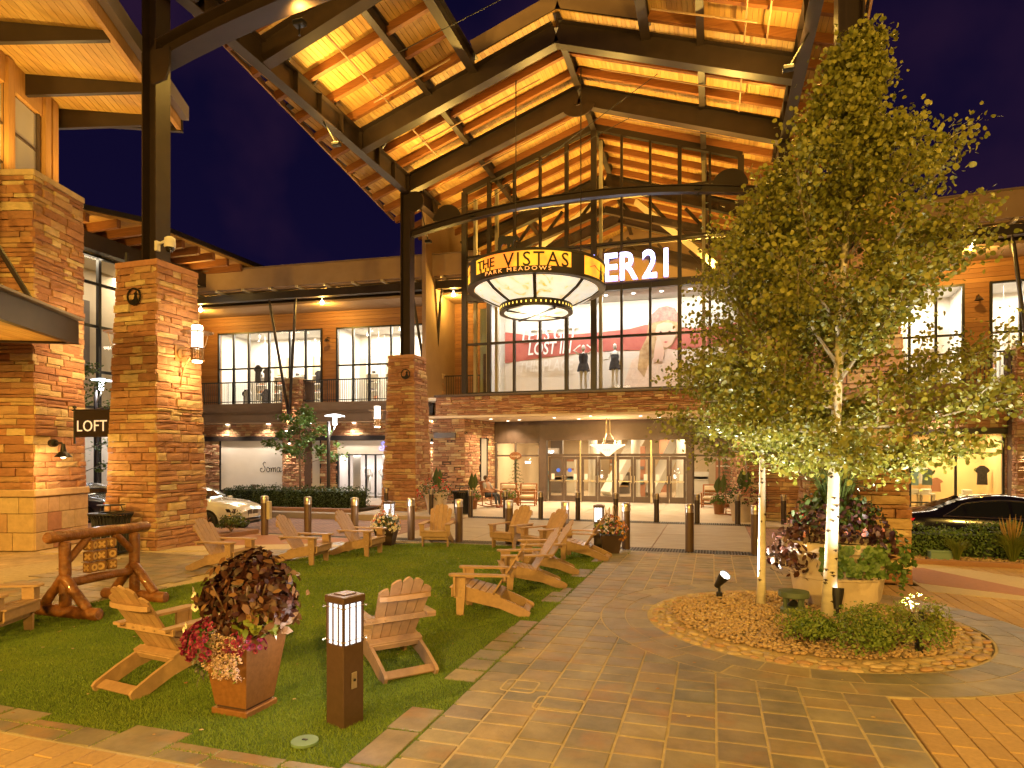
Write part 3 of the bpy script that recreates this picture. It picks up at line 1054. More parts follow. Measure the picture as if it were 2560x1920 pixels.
def stone_pillar(name, cx, cyy, W0, W1, H, rz, label, most, seed, cap=True, group=None, dx=None, blocks=0.0, lmin=.22, lmax=.75, hmin=.07, hmax=.19, cat="pillar"):
    rr = random.Random(seed)
    o = emp(name, (cx, cyy, 0), rz, label, cat, group)
    D0 = dx or W0
    D1 = D0 * W1 / W0
    t = (W0 - W1) / 2 / H
    b = MB()
    i0, i1, j0, j1 = W0 / 2 - .06, W1 / 2 - .06, D0 / 2 - .06, D1 / 2 - .06
    vs = [(-i0, -j0, 0), (i0, -j0, 0), (i0, j0, 0), (-i0, j0, 0), (-i1, -j1, H), (i1, -j1, H), (i1, j1, H), (-i1, j1, H)]
    b.add(vs, [(3, 2, 1, 0), (4, 5, 6, 7), (0, 1, 5, 4), (1, 2, 6, 5), (2, 3, 7, 6), (3, 0, 4, 7)])
    b.build("core", M['mortar'], o)
    zs = blocks
    cs = courses(zs, H - (.14 if cap else 0), rr, hmin, hmax)
    items = []
    Wz, Dz = W0 + (W1 - W0) * zs / H, D0 + (D1 - D0) * zs / H
    Ht = H - (.14 if cap else 0)
    We, De = W0 + (W1 - W0) * Ht / H, D0 + (D1 - D0) * Ht / H
    td = (D0 - D1) / 2 / H
    for (p0, e, n, a, c, tp) in (((-Wz / 2, -Dz / 2, zs), (1, 0), (0, -1), Wz, We, td), ((Wz / 2, -Dz / 2, zs), (0, 1), (1, 0), Dz, De, t),
                                 ((Wz / 2, Dz / 2, zs), (-1, 0), (0, 1), Wz, We, td), ((-Wz / 2, Dz / 2, zs), (0, -1), (-1, 0), Dz, De, t)):
        items += face_stones(p0, e, n, a, c, zs, Ht, cs, rr, tp, lmin, lmax)
    pieces(o, "stone", items, STONES, M['stone'], most, "ledge_stones")
    if cap:
        b = MB(); b.box(-W1 / 2 - .05, W1 / 2 + .05, -D1 / 2 - .05, D1 / 2 + .05, H - .14, H, .015)
        b.build("capstone", M['block'], o)
    return o

P1 = stone_pillar("stone_pillar", -12.97, 12.37, 1.56, 1.18, 6.8, 0, "near stone pillar with two lit lanterns and a round metal badge, beside the shop sign", 300, 1)
P2 = stone_pillar("stone_pillar", -12.1, 24.1, 1.55, 1.1, 6.35, 0, "far stone pillar behind the solitary chair, carrying the canopy column at the hanging sign's left", 220, 2)
P3 = stone_pillar("stone_pillar", 2.42, 13.2, 1.62, 1.2, 6.8, 0, "stone pillar behind the white-barked tree and the big round pot", 260, 3)
P4 = stone_pillar("stone_pillar", 2.42, 24.3, 1.6, 1.15, 6.35, 0, "far stone pillar seen between the thin tree trunk and the nearer pillar", 80, 4)

# round pillar badges: metal ring with a running-animal silhouette left plain
def badge(parent_xy, z, r, yface, label):
    o = emp("pillar_badge", (parent_xy, yface, z), 0, label, "badge", "round metal badges on the pillars")
    b = MB()
    n = 28
    for k in range(n):
        a0, a1 = 2 * math.pi * k / n, 2 * math.pi * (k + 1) / n
        b.bar((r * math.cos(a0), 0, r * math.sin(a0)), (r * math.cos(a1), 0, r * math.sin(a1)), .03, .03)
    b.build("ring", M['black'], o)
    b = MB()
    b.prism([(-r * .9, -r * .35), (-r * .3, -r * .5), (r * .0, -r * .3), (r * .15, r * .15), (r * .0, r * .35), (r * .22, r * .5), (r * .4, r * .75), (r * .42, r * .45), (r * .55, r * .3), (r * .38, r * .1), (r * .62, -r * .4), (r * .4, -r * .88), (0, -r * .98), (-r * .5, -r * .82)], Matrix(), .02)
    b.build("silhouette", M['black'], o)
    for z in (-r, r - .03):
        b = MB(); b.box(-.012, .012, -.01, .06, z, z + .03); b.build("mount", M['black'], o)
badge(-12.95, 5.94, .19, 11.675, "dark round deer badge high on the near lantern pillar")
badge(-11.85, 5.55, .19, 23.42, "dark round badge high on the far canopy pillar")
# ================================================================ TIMBER AND STEEL CANOPY
XC, XG, SL = -4.9, 7.3, .3425
def zj(x): return 13.95 + SL * (XG - abs(x - XC))       # underside of the joists
def XL(y): return -12.97 - .098 * (y - 12)
SANG = math.atan(SL)
canopy = emp("canopy_roof", (0, 0, 0), 0, "big gabled canopy of brown steel frames and glowing timber boards over the plaza", "roof")

# steel frames
def rafter(y, name="rafter", x0=-12.2, x1=2.4, ze=13.2, dep=.75, w=.36):
    b = MB()
    for xa in (x0, x1):
        sgn = 1 if xa < XC else -1
        up = Vector((-SL * sgn, 0, 1)).normalized()
        off = dep / 2
        za = ze + SL * (abs(x0 - XC) - abs(xa - XC)) + off
        zr = ze + SL * abs(x0 - XC) + off
        b.ibeam((xa, y, za), (XC, y, zr), dep, w, up)
    return b.build(name, M['steel'], canopy)
for y in (12.4, 15.2, 20.5, 24.3): rafter(y)
half = MB(); half.prism([(.62 * math.cos(math.pi + math.pi * k / 16), .42 * math.sin(math.pi + math.pi * k / 16)) for k in range(17)], Matrix.Translation((XC, 24.1, 15.62)), .05)
half.build("gusset_plate", M['steel'], canopy)
for x in (-12.2, 2.4):
    b = MB(); b.ibeam((x, 11.8, 13.575), (x, 27.4, 13.575), .75, .34); g = b.build("girder", M['steel'], canopy)
    b = MB()
    for y in np.arange(12.9, 27, 1.25):
        b.box(x - .16, x + .16, y - .012, y + .012, 13.235, 13.915)
    b.build("stiffener", M['steel'], g)
for x in (-9.45, -.35):
    b = MB()
    za = zj(x) + .16
    b.ibeam((x, 11.9, za), (x, 41, za), .46, .22); b.build("purlin", M['steel'], canopy)
for x in (-7.8, -2.0):
    za = zj(x) + .12
    b = MB(); b.ibeam((x, 11.9, za), (x, 20.6, za), .52, .3); b.build("opening_beam", M['steel'], canopy)
b = MB(); b.ibeam((XC, 20.5, zj(XC) + .1), (XC, 41, zj(XC) + .1), .5, .22); b.build("ridge_beam", M['steel'], canopy)
# columns
for (x, y, z0, z1) in ((-13.05, 12.4, 6.78, 15.5), (-12.2, 24.3, 6.33, 13.22), (2.42, 13.2, 6.78, 15.5), (2.42, 24.3, 6.33, 13.22)):
    b = MB(); b.ibeam((x, y, z0), (x, y, z1), .44, .44, (1, 0, 0), .035, .03)
    b.box(x - .3, x + .3, y - .3, y + .3, z0 - .001, z0 + .04)
    b.build("column", M['steel'], canopy)
# arched tie beams
def arch(y, xa, xb, ze, rise, dep=.36, w=.3):
    b = MB()
    n = 18
    P_ = []
    for i in range(n + 1):
        f = i / n; x = xa + (xb - xa) * f
        P_.append((x, ze + rise * (1 - (2 * f - 1) ** 2)))
    for (dy0, dy1, d0, d1) in ((-w / 2, w / 2, 0, .03), (-w / 2, w / 2, dep - .03, dep), (-.012, .012, .03, dep - .03)):
        vs, fs = [], []
        for (x, z) in P_:
            vs += [(x, y + dy0, z + d0), (x, y + dy1, z + d0), (x, y + dy1, z + d1), (x, y + dy0, z + d1)]
        for i in range(n):
            for k in range(4):
                fs.append((i * 4 + k, i * 4 + (k + 1) % 4, (i + 1) * 4 + (k + 1) % 4, (i + 1) * 4 + k))
        fs += [(3, 2, 1, 0), tuple(n * 4 + k for k in range(4))]
        b.add(vs, fs)
    return b.build("arch_beam", M['steel'], canopy)
arch(24.3, -12.0, 2.2, 11.36, .74, .28, .26)
b = MB()
arch(12.4, -12.85, 2.2, 11.75, .95, .5, .5)
for x in (-10.4, .6):
    f = (x + 12.0) / 14.2; z = 11.33 + .74 * (1 - (2 * f - 1) ** 2) + .36
    m = MB(); m.prism([(.62 * math.cos(math.pi * k / 16), .62 * math.sin(math.pi * k / 16)) for k in range(17)], Matrix.Translation((x, 24.3, z - .05)), .05)
    m.build("gusset_plate", M['steel_dark'], canopy)
m = MB(); m.prism([(-.12, .2), (.42, .2), (.42, -.25), (.3, -.55), (-.12, -.62)], Matrix.Translation((-12.75, 12.12, 11.75)), .06); m.build("bracket_plate", M['steel'], canopy)
m = MB(); m.lathe([(0, -.03), (.42, -.03), (.42, .03), (0, .03)], 24); me = m
for (x, y, z) in ((-11.75, 24.05, 12.75),):
    mm = MB(); mm.m = Matrix.Translation((x, y, z)) @ Matrix.Rotation(R(90), 4, 'X'); mm.lathe([(.0, -.03), (.42, -.03), (.42, .03), (0, .03)], 24); mm.build("gusset_plate", M['steel_dark'], canopy)
# stay rods
b = MB(); b.tube([(-9.7, 18, zj(-9.7) - .1), (1.2, 14, zj(.1) - .4)], .014, 5); b.build("stay_rod", M['black'], canopy)
b = MB(); b.tube([(-8.9, 25.6, 13.2), (-.9, 23, 16.2)], .014, 5); b.build("stay_rod", M['black'], canopy)
b = MB(); b.tube([(-10.8, 24.4, 12.0), (-3.0, 25.8, 15.8)], .014, 5); b.build("stay_rod", M['black'], canopy)
# sprinkler pipes
for (p, q) in (((-10.7, 15.6, zj(-10.7) - .02), (-10.7, 20.2, zj(-10.7) - .02)), ((-10.7, 20.9, zj(-10.7) - .02), (-10.7, 24, zj(-10.7) - .02)), ((.9, 15.6, zj(.9) - .02), (.9, 20.2, zj(.9) - .02)), ((.9, 20.8, zj(.9) - .02), (.9, 24.1, zj(.9) - .02)), ((1.5, 13, zj(1.5) - .02), (1.5, 20, zj(1.5) - .02)),
               ((-11.0, 19.4, zj(-11) - .1), (-8.2, 19.4, zj(-8.2) - .1)), ((-1.7, 19.0, zj(-1.7) - .12), (1.2, 19.0, zj(1.2) - .12)), ((-11.2, 22.6, zj(-11.2) - .1), (-6, 22.6, zj(-6) - .1)), ((-3.8, 22.6, zj(-3.8) - .12), (1.0, 22.6, zj(1.0) - .12)), ((-10.6, 26, zj(-10.6) - .1), (-5.8, 26, zj(-5.8) - .1)), ((-3.9, 26, zj(-3.9) - .1), (.9, 26, zj(.9) - .1))):
    b = MB(); b.tube([p, q], .03, 6); b.build("sprinkler_pipe", M['stucco'], canopy)

# glulam joists with tails past the eaves
ys = np.arange(12.45, 41, 1.25)
for y in ys:
    if abs(y - 20.5) < .25: y = y + .35
    for side in (-1, 1):
        xe = XL(min(y, 27.5)) + .06
        xi = -7.95 if y < 20.5 else XC - .06
        if side > 0: xe, xi = 2 * XC - xe, 2 * XC - xi
        b = MB()
        za, zb = zj(xe) + .275, zj(xi) + .275
        up = Vector((SL * side, 0, 1)).normalized() if side > 0 else Vector((-SL, 0, 1)).normalized()
        b.bar((xe, y, za), (xi, y, zb), .15, .27, up)
        b.build("joist", M['glulam'], canopy)

# roof boards
bw = .15
BOARD = MB().cbox(Matrix(), 1, 1, 1).mesh("board")
items = []
segs = [(11.6, 15.2), (15.2, 18.0), (18.0, 20.5), (20.5, 24.3), (24.3, 27.6), (27.6, 34), (34, 41.5)]
for side in (-1, 1):
    x = 0.0
    k = 0
    while x < 9.7:
        xx = XC + side * (x + bw / 2)
        z = zj(xx) + .425
        for (a, c) in segs:
            if c <= 20.6 and x < 2.95: continue
            ya = a
            if x > 8.0:      # flared eave
                yl = 12 + ((x + bw) - 8.07) / .098
                if a > 27: continue
                ya = max(a, yl)
            if ya >= c - .2: continue
            m = Matrix.Translation((xx, (ya + c) / 2, z + .015)) @ Matrix.Rotation(SANG * (-1 if side < 0 else 1), 4, 'Y') @ Matrix.Diagonal((bw / math.cos(SANG) - .011, c - ya - .004, .03, 1))
            items.append((m, (0, 0, -1)))
        x += bw; k += 1
pieces(canopy, "roof_board", items, [BOARD], M['deck'], 300, "more_roof_boards")
# metal roof skin above
skin = MB()
for side in (-1, 1):
    def q(xa, xb, ya, yb):
        pts = [(XC + side * xa, ya), (XC + side * xb, ya), (XC + side * xb, yb), (XC + side * xa, yb)]
        skin.add([(x, y, zj(x) + .50) for x, y in pts] + [(x, y, zj(x) + .56) for x, y in pts], [(0, 1, 2, 3), (7, 6, 5, 4), (0, 4, 5, 1), (1, 5, 6, 2), (2, 6, 7, 3), (3, 7, 4, 0)])
    q(2.95, 8.07, 11.6, 20.6); q(0, 8.07, 20.6, 41.5)
    for i in range(5):
        ya, yb = 12 + i * 3.1, 12 + (i + 1) * 3.1
        q(8.07, 8.07 + .098 * (ya - 12) + .12, ya, yb)
skin.build("roof_skin", M['steel_dark'], canopy)
for side in (-1, 1):
    b = MB()
    p = lambda y: (XC + side * (XC - XL(y) + .09), y, zj(XC + side * (XC - XL(y) + .09)) + .50)
    b.bar(p(12), p(27.6), .06, .2); b.build("eave_fascia", M['woodpost'], canopy)
# curb where the roof opens to the sky
for side in (-1, 1):
    b = MB()
    xa, xb = XC + side * 3.0, XC
    b.bar((xa, 20.72, zj(xa) + .85), (xb, 20.72, zj(xb) + .85), .12, .62, Vector((SL * side, 0, 1)).normalized())
    b.build("opening_curb", M['stucco'], canopy)

# flood lights that stand on the girders: timber above and plaza below are lit by these
def flood(x, y, lab, side):
    o = emp("flood_light", (x, y, 13.95), 0, lab, "light", "black flood lights on the canopy girders")
    b = MB(); b.box(-.05, .05, -.06, .06, 0, .03); b.tube([(0, 0, .03), (0, 0, .22)], .02, 6); b.build("yoke", M['black'], o)
    b = MB(); b.m = Matrix.Translation((0, 0, .34)) @ Matrix.Rotation(R(-35 * side), 4, 'Y'); b.lathe([(.0, -.2), (.085, -.2), (.1, -.1), (.1, .17), (.0, .17)], 14); b.build("housing", M['black'], o)
    return o
for i, y in enumerate((13.9, 16.4, 17.7, 18.9, 22.2)):
    flood(-12.2, y, f"black flood light on the left girder, {['first','second','third','fourth','fifth'][i]} from the near end", -1)
    flood(2.4, y, f"black flood light on the right girder, {['first','second','third','fourth','fifth'][i]} from the near end", 1)
for y, p in ((17.0, 55), (22.4, 55), (26, 40)):
    for x, s in ((-11.6, 1), (1.8, -1)):
        light("uplight", 'SPOT', (x, y, 13.75), p, AMBER, .12, (x + s * 4.2, y, 17.0), 150, .8)
# uplights added below the deck to even its glow; housings and rods made up
for (x, y, z, p, t) in ((-9.0, 12.5, 12.3, 200, (-9.2, 15, 15)), (-.8, 12.5, 12.3, 230, (-.6, 15, 15)), (-9.3, 24.3, 12.2, 330, (-9.8, 21.5, 15)), (-.5, 24.3, 12.2, 300, (0, 21.5, 15)),
                        (-11.7, 18.2, 12.6, 240, (-9.8, 18.2, 15)), (1.9, 18.2, 12.6, 260, (0, 18.2, 15)), (-4.9, 24.4, 12.6, 380, (-4.9, 24.0, 17)), (-11.8, 25.5, 11.8, 160, (-10.5, 26, 14.8)), (2.0, 25.5, 11.8, 160, (.7, 26, 14.8))):
    b = MB(); b.box(x - .14, x + .14, y - .1, y + .1, z - .28, z - .16, .02); fx = b.build("added_uplight_housing", M['black'], canopy)
    b = MB(); xg = -12.2 if x < XC else 2.4
    if y in (18.2, 25.5): b.tube([(x, y, z - .22), (xg, y, 13.22)], .025, 6)
    else: b.tube([(x, y, z - .27), (x, y, z - .5)], .025, 6)
    b.build("bracket", M['black'], fx)
    light("uplight", 'SPOT', (x, y, z), p * 1.7, AMBER, .15, t, 165, .9)
for y, p in ((13.9, .95), (18, 1.1), (22.2, 1.0)):
    for x, s in ((-11.9, 1), (2.1, -1)):
        light("downlight", 'SPOT', (x, y, 13.1) if y < 20 else (x + s, 25.0, 11.2), 700 * p, WARM if y < 20 else (1, .64, .26), .25, (x + s * 3.5, y - 2.5 if y < 20 else y + 4, 0), 115, .8)
# ================================================================ BUILDINGS
def text_mesh(s, size=1.0, extrude=.01, shear=0.0, spacing=1.0, bold=0.0, align='LEFT'):
    cu = bpy.data.curves.new("txt", 'FONT')
    cu.body = s; cu.size = size; cu.extrude = extrude; cu.shear = shear; cu.space_character = spacing
    cu.offset = bold; cu.align_x = align; cu.resolution_u = 3
    o = bpy.data.objects.new("txt", cu); col.objects.link(o)
    dg = bpy.context.evaluated_depsgraph_get()
    me = bpy.data.meshes.new_from_object(o.evaluated_get(dg))
    bpy.data.objects.remove(o); bpy.data.curves.remove(cu)
    return me
def text_obj(name, s, parent, m, mat, **k):
    me = text_mesh(s, **k)
    me.materials.clear(); me.materials.append(mat)
    o = mkobj(name, me, parent); o.matrix_local = m
    return o
UPR = Matrix.Rotation(R(90), 4, 'X')      # text standing up, facing -y

def frame_grid(parent, xs, zs, y, d, w, mat, name="mullion", axis='x'):
    """mullions at xs between zs[0], zs[-1] and transoms at zs"""
    for x in xs:
        b = MB(); b.box(x - w / 2, x + w / 2, y - d / 2, y + d / 2, zs[0], zs[-1]); b.build(name, mat, parent)
    for z in zs:
        for i in range(len(xs) - 1):
            b = MB(); b.box(xs[i] + w / 2, xs[i + 1] - w / 2, y - d / 2 + .004, y + d / 2 - .004, z - w / 2, z + w / 2); b.build("transom", mat, parent)

def panes(parent, xs, zs, y, name="pane"):
    for i in range(len(xs) - 1):
        for j in range(len(zs) - 1):
            b = MB(); b.quad((xs[i] + .02, y, zs[j] + .02), (xs[i + 1] - .02, y, zs[j] + .02), (xs[i + 1] - .02, y, zs[j + 1] - .02), (xs[i] + .02, y, zs[j + 1] - .02)); b.build(name, M['glass'], parent)

def mannequin(loc, rz, label, body, dress, pose=0, h=1.75, headless=False):
    o = emp("mannequin", loc, rz, label, "mannequin")
    s = h / 1.75
    b = MB()
    b.lathe([(.045, .0), (.06, .04), (.055, .12)], 8, (-.09 * s, .0, 0)); b.lathe([(.045, 0), (.06, .04), (.055, .12)], 8, (.09 * s, 0, 0))
    b.tube([(-.09 * s, 0, .08), (-.085 * s, .01, .5 * s), (-.08 * s, 0, .92 * s)], [.045, .058, .085], 8)
    b.tube([(.09 * s, 0, .08), (.085 * s, -.02, .5 * s), (.08 * s, 0, .92 * s)], [.045, .058, .085], 8)
    b.tube([(0, 0, .86 * s), (0, 0, .98 * s), (0, .0, 1.1 * s), (0, -.01, 1.28 * s), (0, 0, 1.42 * s), (0, 0, 1.47 * s)], [.13, .15, .11, .145, .12, .05], 10)
    if not headless:
        b.tube([(0, 0, 1.44 * s), (0, 0, 1.54 * s)], .04, 8)
        b.tube([(0, 0, 1.51 * s), (0, -.01, 1.56 * s), (0, -.01, 1.64 * s), (0, 0, 1.71 * s), (0, 0, 1.75 * s)], [.04, .07, .085, .07, .02], 10)
    if pose == 0:     # hands behind the head
        for q in (-1, 1): b.tube([(q * .16 * s, 0, 1.4 * s), (q * .36 * s, .02, 1.56 * s), (q * .12 * s, .08, 1.76 * s)], [.05, .04, .03], 8)
    elif pose == 1:   # one arm out
        b.tube([(-.16 * s, 0, 1.4 * s), (-.27 * s, 0, 1.15 * s), (-.5 * s, -.1, 1.12 * s)], [.05, .04, .03], 8)
        b.tube([(.16 * s, 0, 1.4 * s), (.25 * s, 0, 1.12 * s), (.2 * s, -.05, .88 * s)], [.05, .04, .03], 8)
    else:             # hand on hip
        b.tube([(-.16 * s, 0, 1.4 * s), (-.34 * s, .02, 1.15 * s), (-.16 * s, -.05, .98 * s)], [.05, .04, .03], 8)
        b.tube([(.16 * s, 0, 1.4 * s), (.25 * s, 0, 1.12 * s), (.24 * s, -.05, .86 * s)], [.05, .04, .03], 8)
    b.build("body", body, o, True)
    if dress is not None:
        z0, z1, mm = dress
        d = MB(); d.lathe([(.24 * s, z0 * s), (.19 * s, 1.0 * s), (.15 * s, 1.1 * s), (.175 * s, 1.3 * s), (.15 * s, z1 * s)], 14, caps=False, wob=lambda t, z: 1 + .06 * math.sin(7 * t)); d.build("dress", mm, o, True)
    b = MB(); b.box(-.25, .25, -.25, .25, -.12, -.001); b.build("plinth", M['white'], o)
    return o
M['mannq'] = pm("mannequin_white", (.78, .74, .68), None, rough=.4)
M['blackcloth'] = pm("black_cloth", (.03, .025, .025), (.06, .05, .045), 20, .9)
M['darkcloth'] = pm("patterned_dark_cloth", (.04, .04, .07), (.3, .26, .25), 25, .9)

# ---------------------------------------------------------------- central entrance building
ent = emp("entrance_building", (0, 0, 0), 0, "mall entrance with gabled glass front above a stone band and a row of doors", "building")
XA, XB, YG = -10.9, 1.1, 27.5
# stone band above the doors
b = MB(); b.box(-12.2, 2.5, 27.36, 28.4, 4.12, 5.0); b.build("band_core", M['mortar'], ent)
rr = random.Random(77)
items = face_stones((-12.25, 27.3, 4.1), (1, 0), (0, -1), 14.8, 14.8, 4.1, 4.96, courses(4.1, 4.96, rr, .06, .15), rr, 0, .2, .7)
pieces(ent, "stone", items, STONES, M['stone'], 120, "ledge_stones")
b = MB(); b.box(-12.3, 2.6, 27.2, 28.4, 4.97, 5.06, .01); b.build("sill", M['bronze'], ent)
# soffit over the recessed entry
b = MB(); b.box(-14, 4.3, 27.3, 31.6, 4.0, 4.10); b.build("entry_soffit", pm("entry_soffit_paint", (.80, .66, .50), (.84, .70, .54), 1.5, .85), ent)
# glass gable: mullions every 1.2 m
ms = [XA + 1.2 * i for i in range(11)]
def ztop(x): return zj(x) - .02
for i, x in enumerate(ms):
    w = .24 if i in (0, 5, 10) else (.16 if i in (1, 4, 8) else .10)
    b = MB(); b.box(x - w / 2, x + w / 2, YG - .1, YG + .1, 5.06, ztop(x)); b.build("mullion", M['steel_dark'], ent)
zt = [5.1, 7.36, 9.5, 11.36, 13.46]
for z in zt:
    for i in range(10):
        b = MB(); h = .05 if z != 9.5 else .16
        b.box(ms[i] + .05, ms[i + 1] - .05, YG - .07, YG + .07, z - h, z + h); b.build("transom", M['steel_dark'], ent)
for side in (-1, 1):
    b = MB(); xe = XC + side * 6.05
    b.bar((xe, YG, ztop(xe) + .05), (XC, YG, ztop(XC) + .05), .22, .3); b.build("gable_head", M['steel_dark'], ent)
for i in range(10):
    for j in range(len(zt)):
        za = zt[j]; x0, x1 = ms[i] + .05, ms[i + 1] - .05
        if j + 1 < len(zt):
            b = MB(); b.quad((x0, YG, za + .05), (x1, YG, za + .05), (x1, YG, zt[j + 1] - .05), (x0, YG, zt[j + 1] - .05)); b.build("pane", M['glass'], ent)
        else:
            b = MB(); b.quad((x0, YG, za + .05), (x1, YG, za + .05), (x1, YG, ztop(x1) - .1), (x0, YG, ztop(x0) - .1)); b.build("pane", M['glass'], ent)
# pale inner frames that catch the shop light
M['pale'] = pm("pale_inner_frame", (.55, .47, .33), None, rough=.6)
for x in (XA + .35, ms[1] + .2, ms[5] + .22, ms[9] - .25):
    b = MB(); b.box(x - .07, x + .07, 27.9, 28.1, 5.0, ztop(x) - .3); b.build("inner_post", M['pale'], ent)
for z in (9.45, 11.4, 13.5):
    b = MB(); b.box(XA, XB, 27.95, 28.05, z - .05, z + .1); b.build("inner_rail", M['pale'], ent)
# interior roof frames behind the glass
for y in (30.5, 35.5, 40.5):
    rafter(y, "inner_rafter", dep=.6, w=.3, ze=12.6)
for y, zz in ((30.5, 11.9), (35.5, 11.5)):
    for side in (-1, 1):
        b = MB(); b.bar((XC + side * 6.6, y, zz), (XC, y, zz + 2.1), .25, .32); b.build("truss_chord", M['steel'], ent)
        for t in (.3, .55, .8):
            xx = XC + side * 6.6 * (1 - t)
            b = MB(); b.bar((xx, y, zz + 2.1 * t), (xx - side * .9, y, zz + 2.1 * t + 1.1), .1, .14); b.build("truss_web", M['steel'], ent)
for side in (-1, 1):
    b = MB(); b.bar((XC + side * 5.6, 28.3, 9.8), (XC + side * 1.2, 33.0, 15.2), .2, .3); b.build("inner_brace", M['pale'], ent)
b = MB(); b.box(-13, 3.2, 41.5, 41.7, 4, 17); b.build("back_wall", M['stucco'], ent)
for x in (-13.1, 3.1):
    b = MB(); b.box(x, x + .2, 27.6, 41.5, 5, 15.0); b.build("side_wall", M['stucco'], ent)
b = MB(); b.box(-13, 3.2, 27.6, 41.5, 4.85, 4.98); b.build("upper_floor", M['white'], ent)
# display room of the upper shop
b = MB(); b.box(-9.9, 1.05, 29.6, 29.7, 5.0, 9.35); b.box(-9.95, -9.87, 27.8, 29.7, 5, 9.35); b.build("display_wall", M['white'], ent)
b = MB(); b.box(-9.9, 1.05, 27.7, 29.7, 9.36, 9.44); b.build("display_ceiling", M['white'], ent)
for i in range(9):
    b = MB(); b.lathe([(0, 9.345), (.07, 9.345), (.07, 9.36)], 10, (-9.3 + i * 1.2, 28.3, 0)); b.build("downlight", M['lit_down'], ent)
light("display_light", 'AREA', (-4.4, 28.4, 9.3), 235, (1, .93, .82), target=(-4.4, 29.4, 5), size=(10, .8))
for (x, y) in ((-9.6, 28.9), (-6.8, 30.5), (-3.0, 30.5), (-.2, 28.9), (-8.5, 35), (-1.3, 35), (-4.9, 38)):
    light("hall_uplight", 'SPOT', (x, y, 10.2), 650, AMBER, .15, (x + (XC - x) * .2, y + 1.0, 15), 160, .9)
# left vestibule behind the glass, with a door
b = MB(); b.box(-10.8, -9.98, 29.3, 29.4, 5, 9.4); b.build("vestibule_wall", pm("green_grey_wall", (.30, .33, .22), None, rough=.8), ent)
b = MB(); b.box(-10.6, -10.2, 29.2, 29.28, 5, 7.2); dd = b.build("inner_door", M['bronze'], ent)
b = MB(); b.tube([(-10.27, 29.15, 5.9), (-10.27, 29.15, 6.4)], .02, 6); b.build("handle", M['brushed'], dd)

# printed poster on the display wall: hills, sand and a figure in a pale sweater
poster = emp("shop_poster", (0, 29.55, 0), 0, "huge window poster of red hills, a fair-haired figure and hand-painted white words", "poster")
def flat(name, poly, y, mat, parent=poster):
    b = MB(); b.add([(x, y, z) for x, z in poly] + [(x, y + .006, z) for x, z in poly], [tuple(range(len(poly))), tuple(range(len(poly), 2 * len(poly)))[::-1]]); return b.build(name, mat, parent)
pp = lambda n, c, c2=None, s=1.5: pm("print_" + n, c, c2, s, .7)
flat("sky_print", [(-9.6, 7.5), (1.0, 7.5), (1.0, 9.3), (-9.6, 9.3)], 0, pp("sky", (.55, .56, .50), (.62, .60, .54)))
flat("sand_print", [(-9.6, 5.05), (1.0, 5.05), (1.0, 7.5), (-9.6, 7.5)], 0, pp("sand", (.72, .64, .56), (.76, .69, .62)))
flat("hill_print", [(-9.6, 6.75), (-8, 6.9), (-6, 7.05), (-4.2, 7.1), (-2, 7.0), (1, 7.1), (1, 8.05), (-.6, 7.9), (-2.2, 8.1), (-2.9, 8.2), (-3.6, 8.05), (-4.6, 8.0), (-6.2, 7.95), (-7.4, 8.1), (-8.3, 8.0), (-9.0, 8.15), (-9.6, 8.25)], -.02, pp("hill", (.42, .10, .08), (.50, .15, .11), 2))
def flat2(name, poly, y, mat): return flat(name, [(x - 2.0, z) for x, z in poly], y, mat)
# figure: sweater, hair, face, hand
hx = -.15
flat2("sweater_print", [(-2.0, 5.05), (-1.75, 5.9), (-1.5, 6.6), (-1.0, 7.0), (-.3, 7.15), (.35, 7.0), (.9, 6.6), (1.0, 5.05)], -.04, pp("sweater", (.70, .52, .42), (.78, .62, .52), 7))
flat2("hair_print", [(-1.25, 6.2), (-1.15, 7.0), (-.85, 7.6), (-.75, 8.3), (-.45, 8.75), (0, 8.85), (.4, 8.7), (.55, 8.2), (.5, 7.6), (.2, 7.1), (-.4, 6.9), (-.8, 6.3), (-.95, 5.8)], -.055, pp("hair", (.34, .19, .085), (.55, .38, .2), 4))
flat2("hat_print", [(-.75, 8.2), (-.6, 8.65), (-.3, 8.92), (.05, 8.98), (.4, 8.85), (.58, 8.5), (.55, 8.2), (.1, 8.35), (-.4, 8.3)], -.065, pp("band", (.30, .14, .12), (.42, .25, .2), 9))
flat2("face_print", [(-.45, 7.9), (-.4, 7.5), (-.2, 7.2), (.05, 7.1), (.28, 7.25), (.42, 7.6), (.44, 7.95), (.25, 8.2), (-.1, 8.25), (-.38, 8.15)], -.07, pp("face", (.66, .40, .29)))
for ex in (-.22, .17): flat2("eye_print", [(ex - .07, 7.82), (ex, 7.86), (ex + .07, 7.82), (ex, 7.78)], -.08, pp("eye", (.08, .05, .05)))
flat2("mouth_print", [(-.1, 7.36), (0, 7.40), (.1, 7.36), (0, 7.31)], -.08, pp("mouth", (.5, .13, .12)))
flat2("hand_print", [(-.55, 6.5), (-.5, 7.0), (-.42, 7.45), (-.3, 7.6), (-.2, 7.4), (-.12, 7.2), (-.05, 6.9), (-.15, 6.5)], -.085, pp("hand", (.68, .44, .33)))
M['paintwhite'] = pm("painted_white", (.85, .82, .78), None, rough=.8)
for s, x, z, sz in (("LET'S GET", -8.75, 7.72, .9), ("LOST IN", -8.45, 7.08, .85), ("THIS PLACE", -8.9, 6.28, .75)):
    text_obj("poster_words", s, poster, Matrix.Translation((x, -.10, z)) @ UPR @ Matrix.Diagonal((.68, 1, 1, 1)), M['paintwhite'] if s != "THIS PLACE" else pp("faint", (.80, .75, .70)), size=sz, shear=.18, extrude=.003, spacing=1.0, bold=.012)
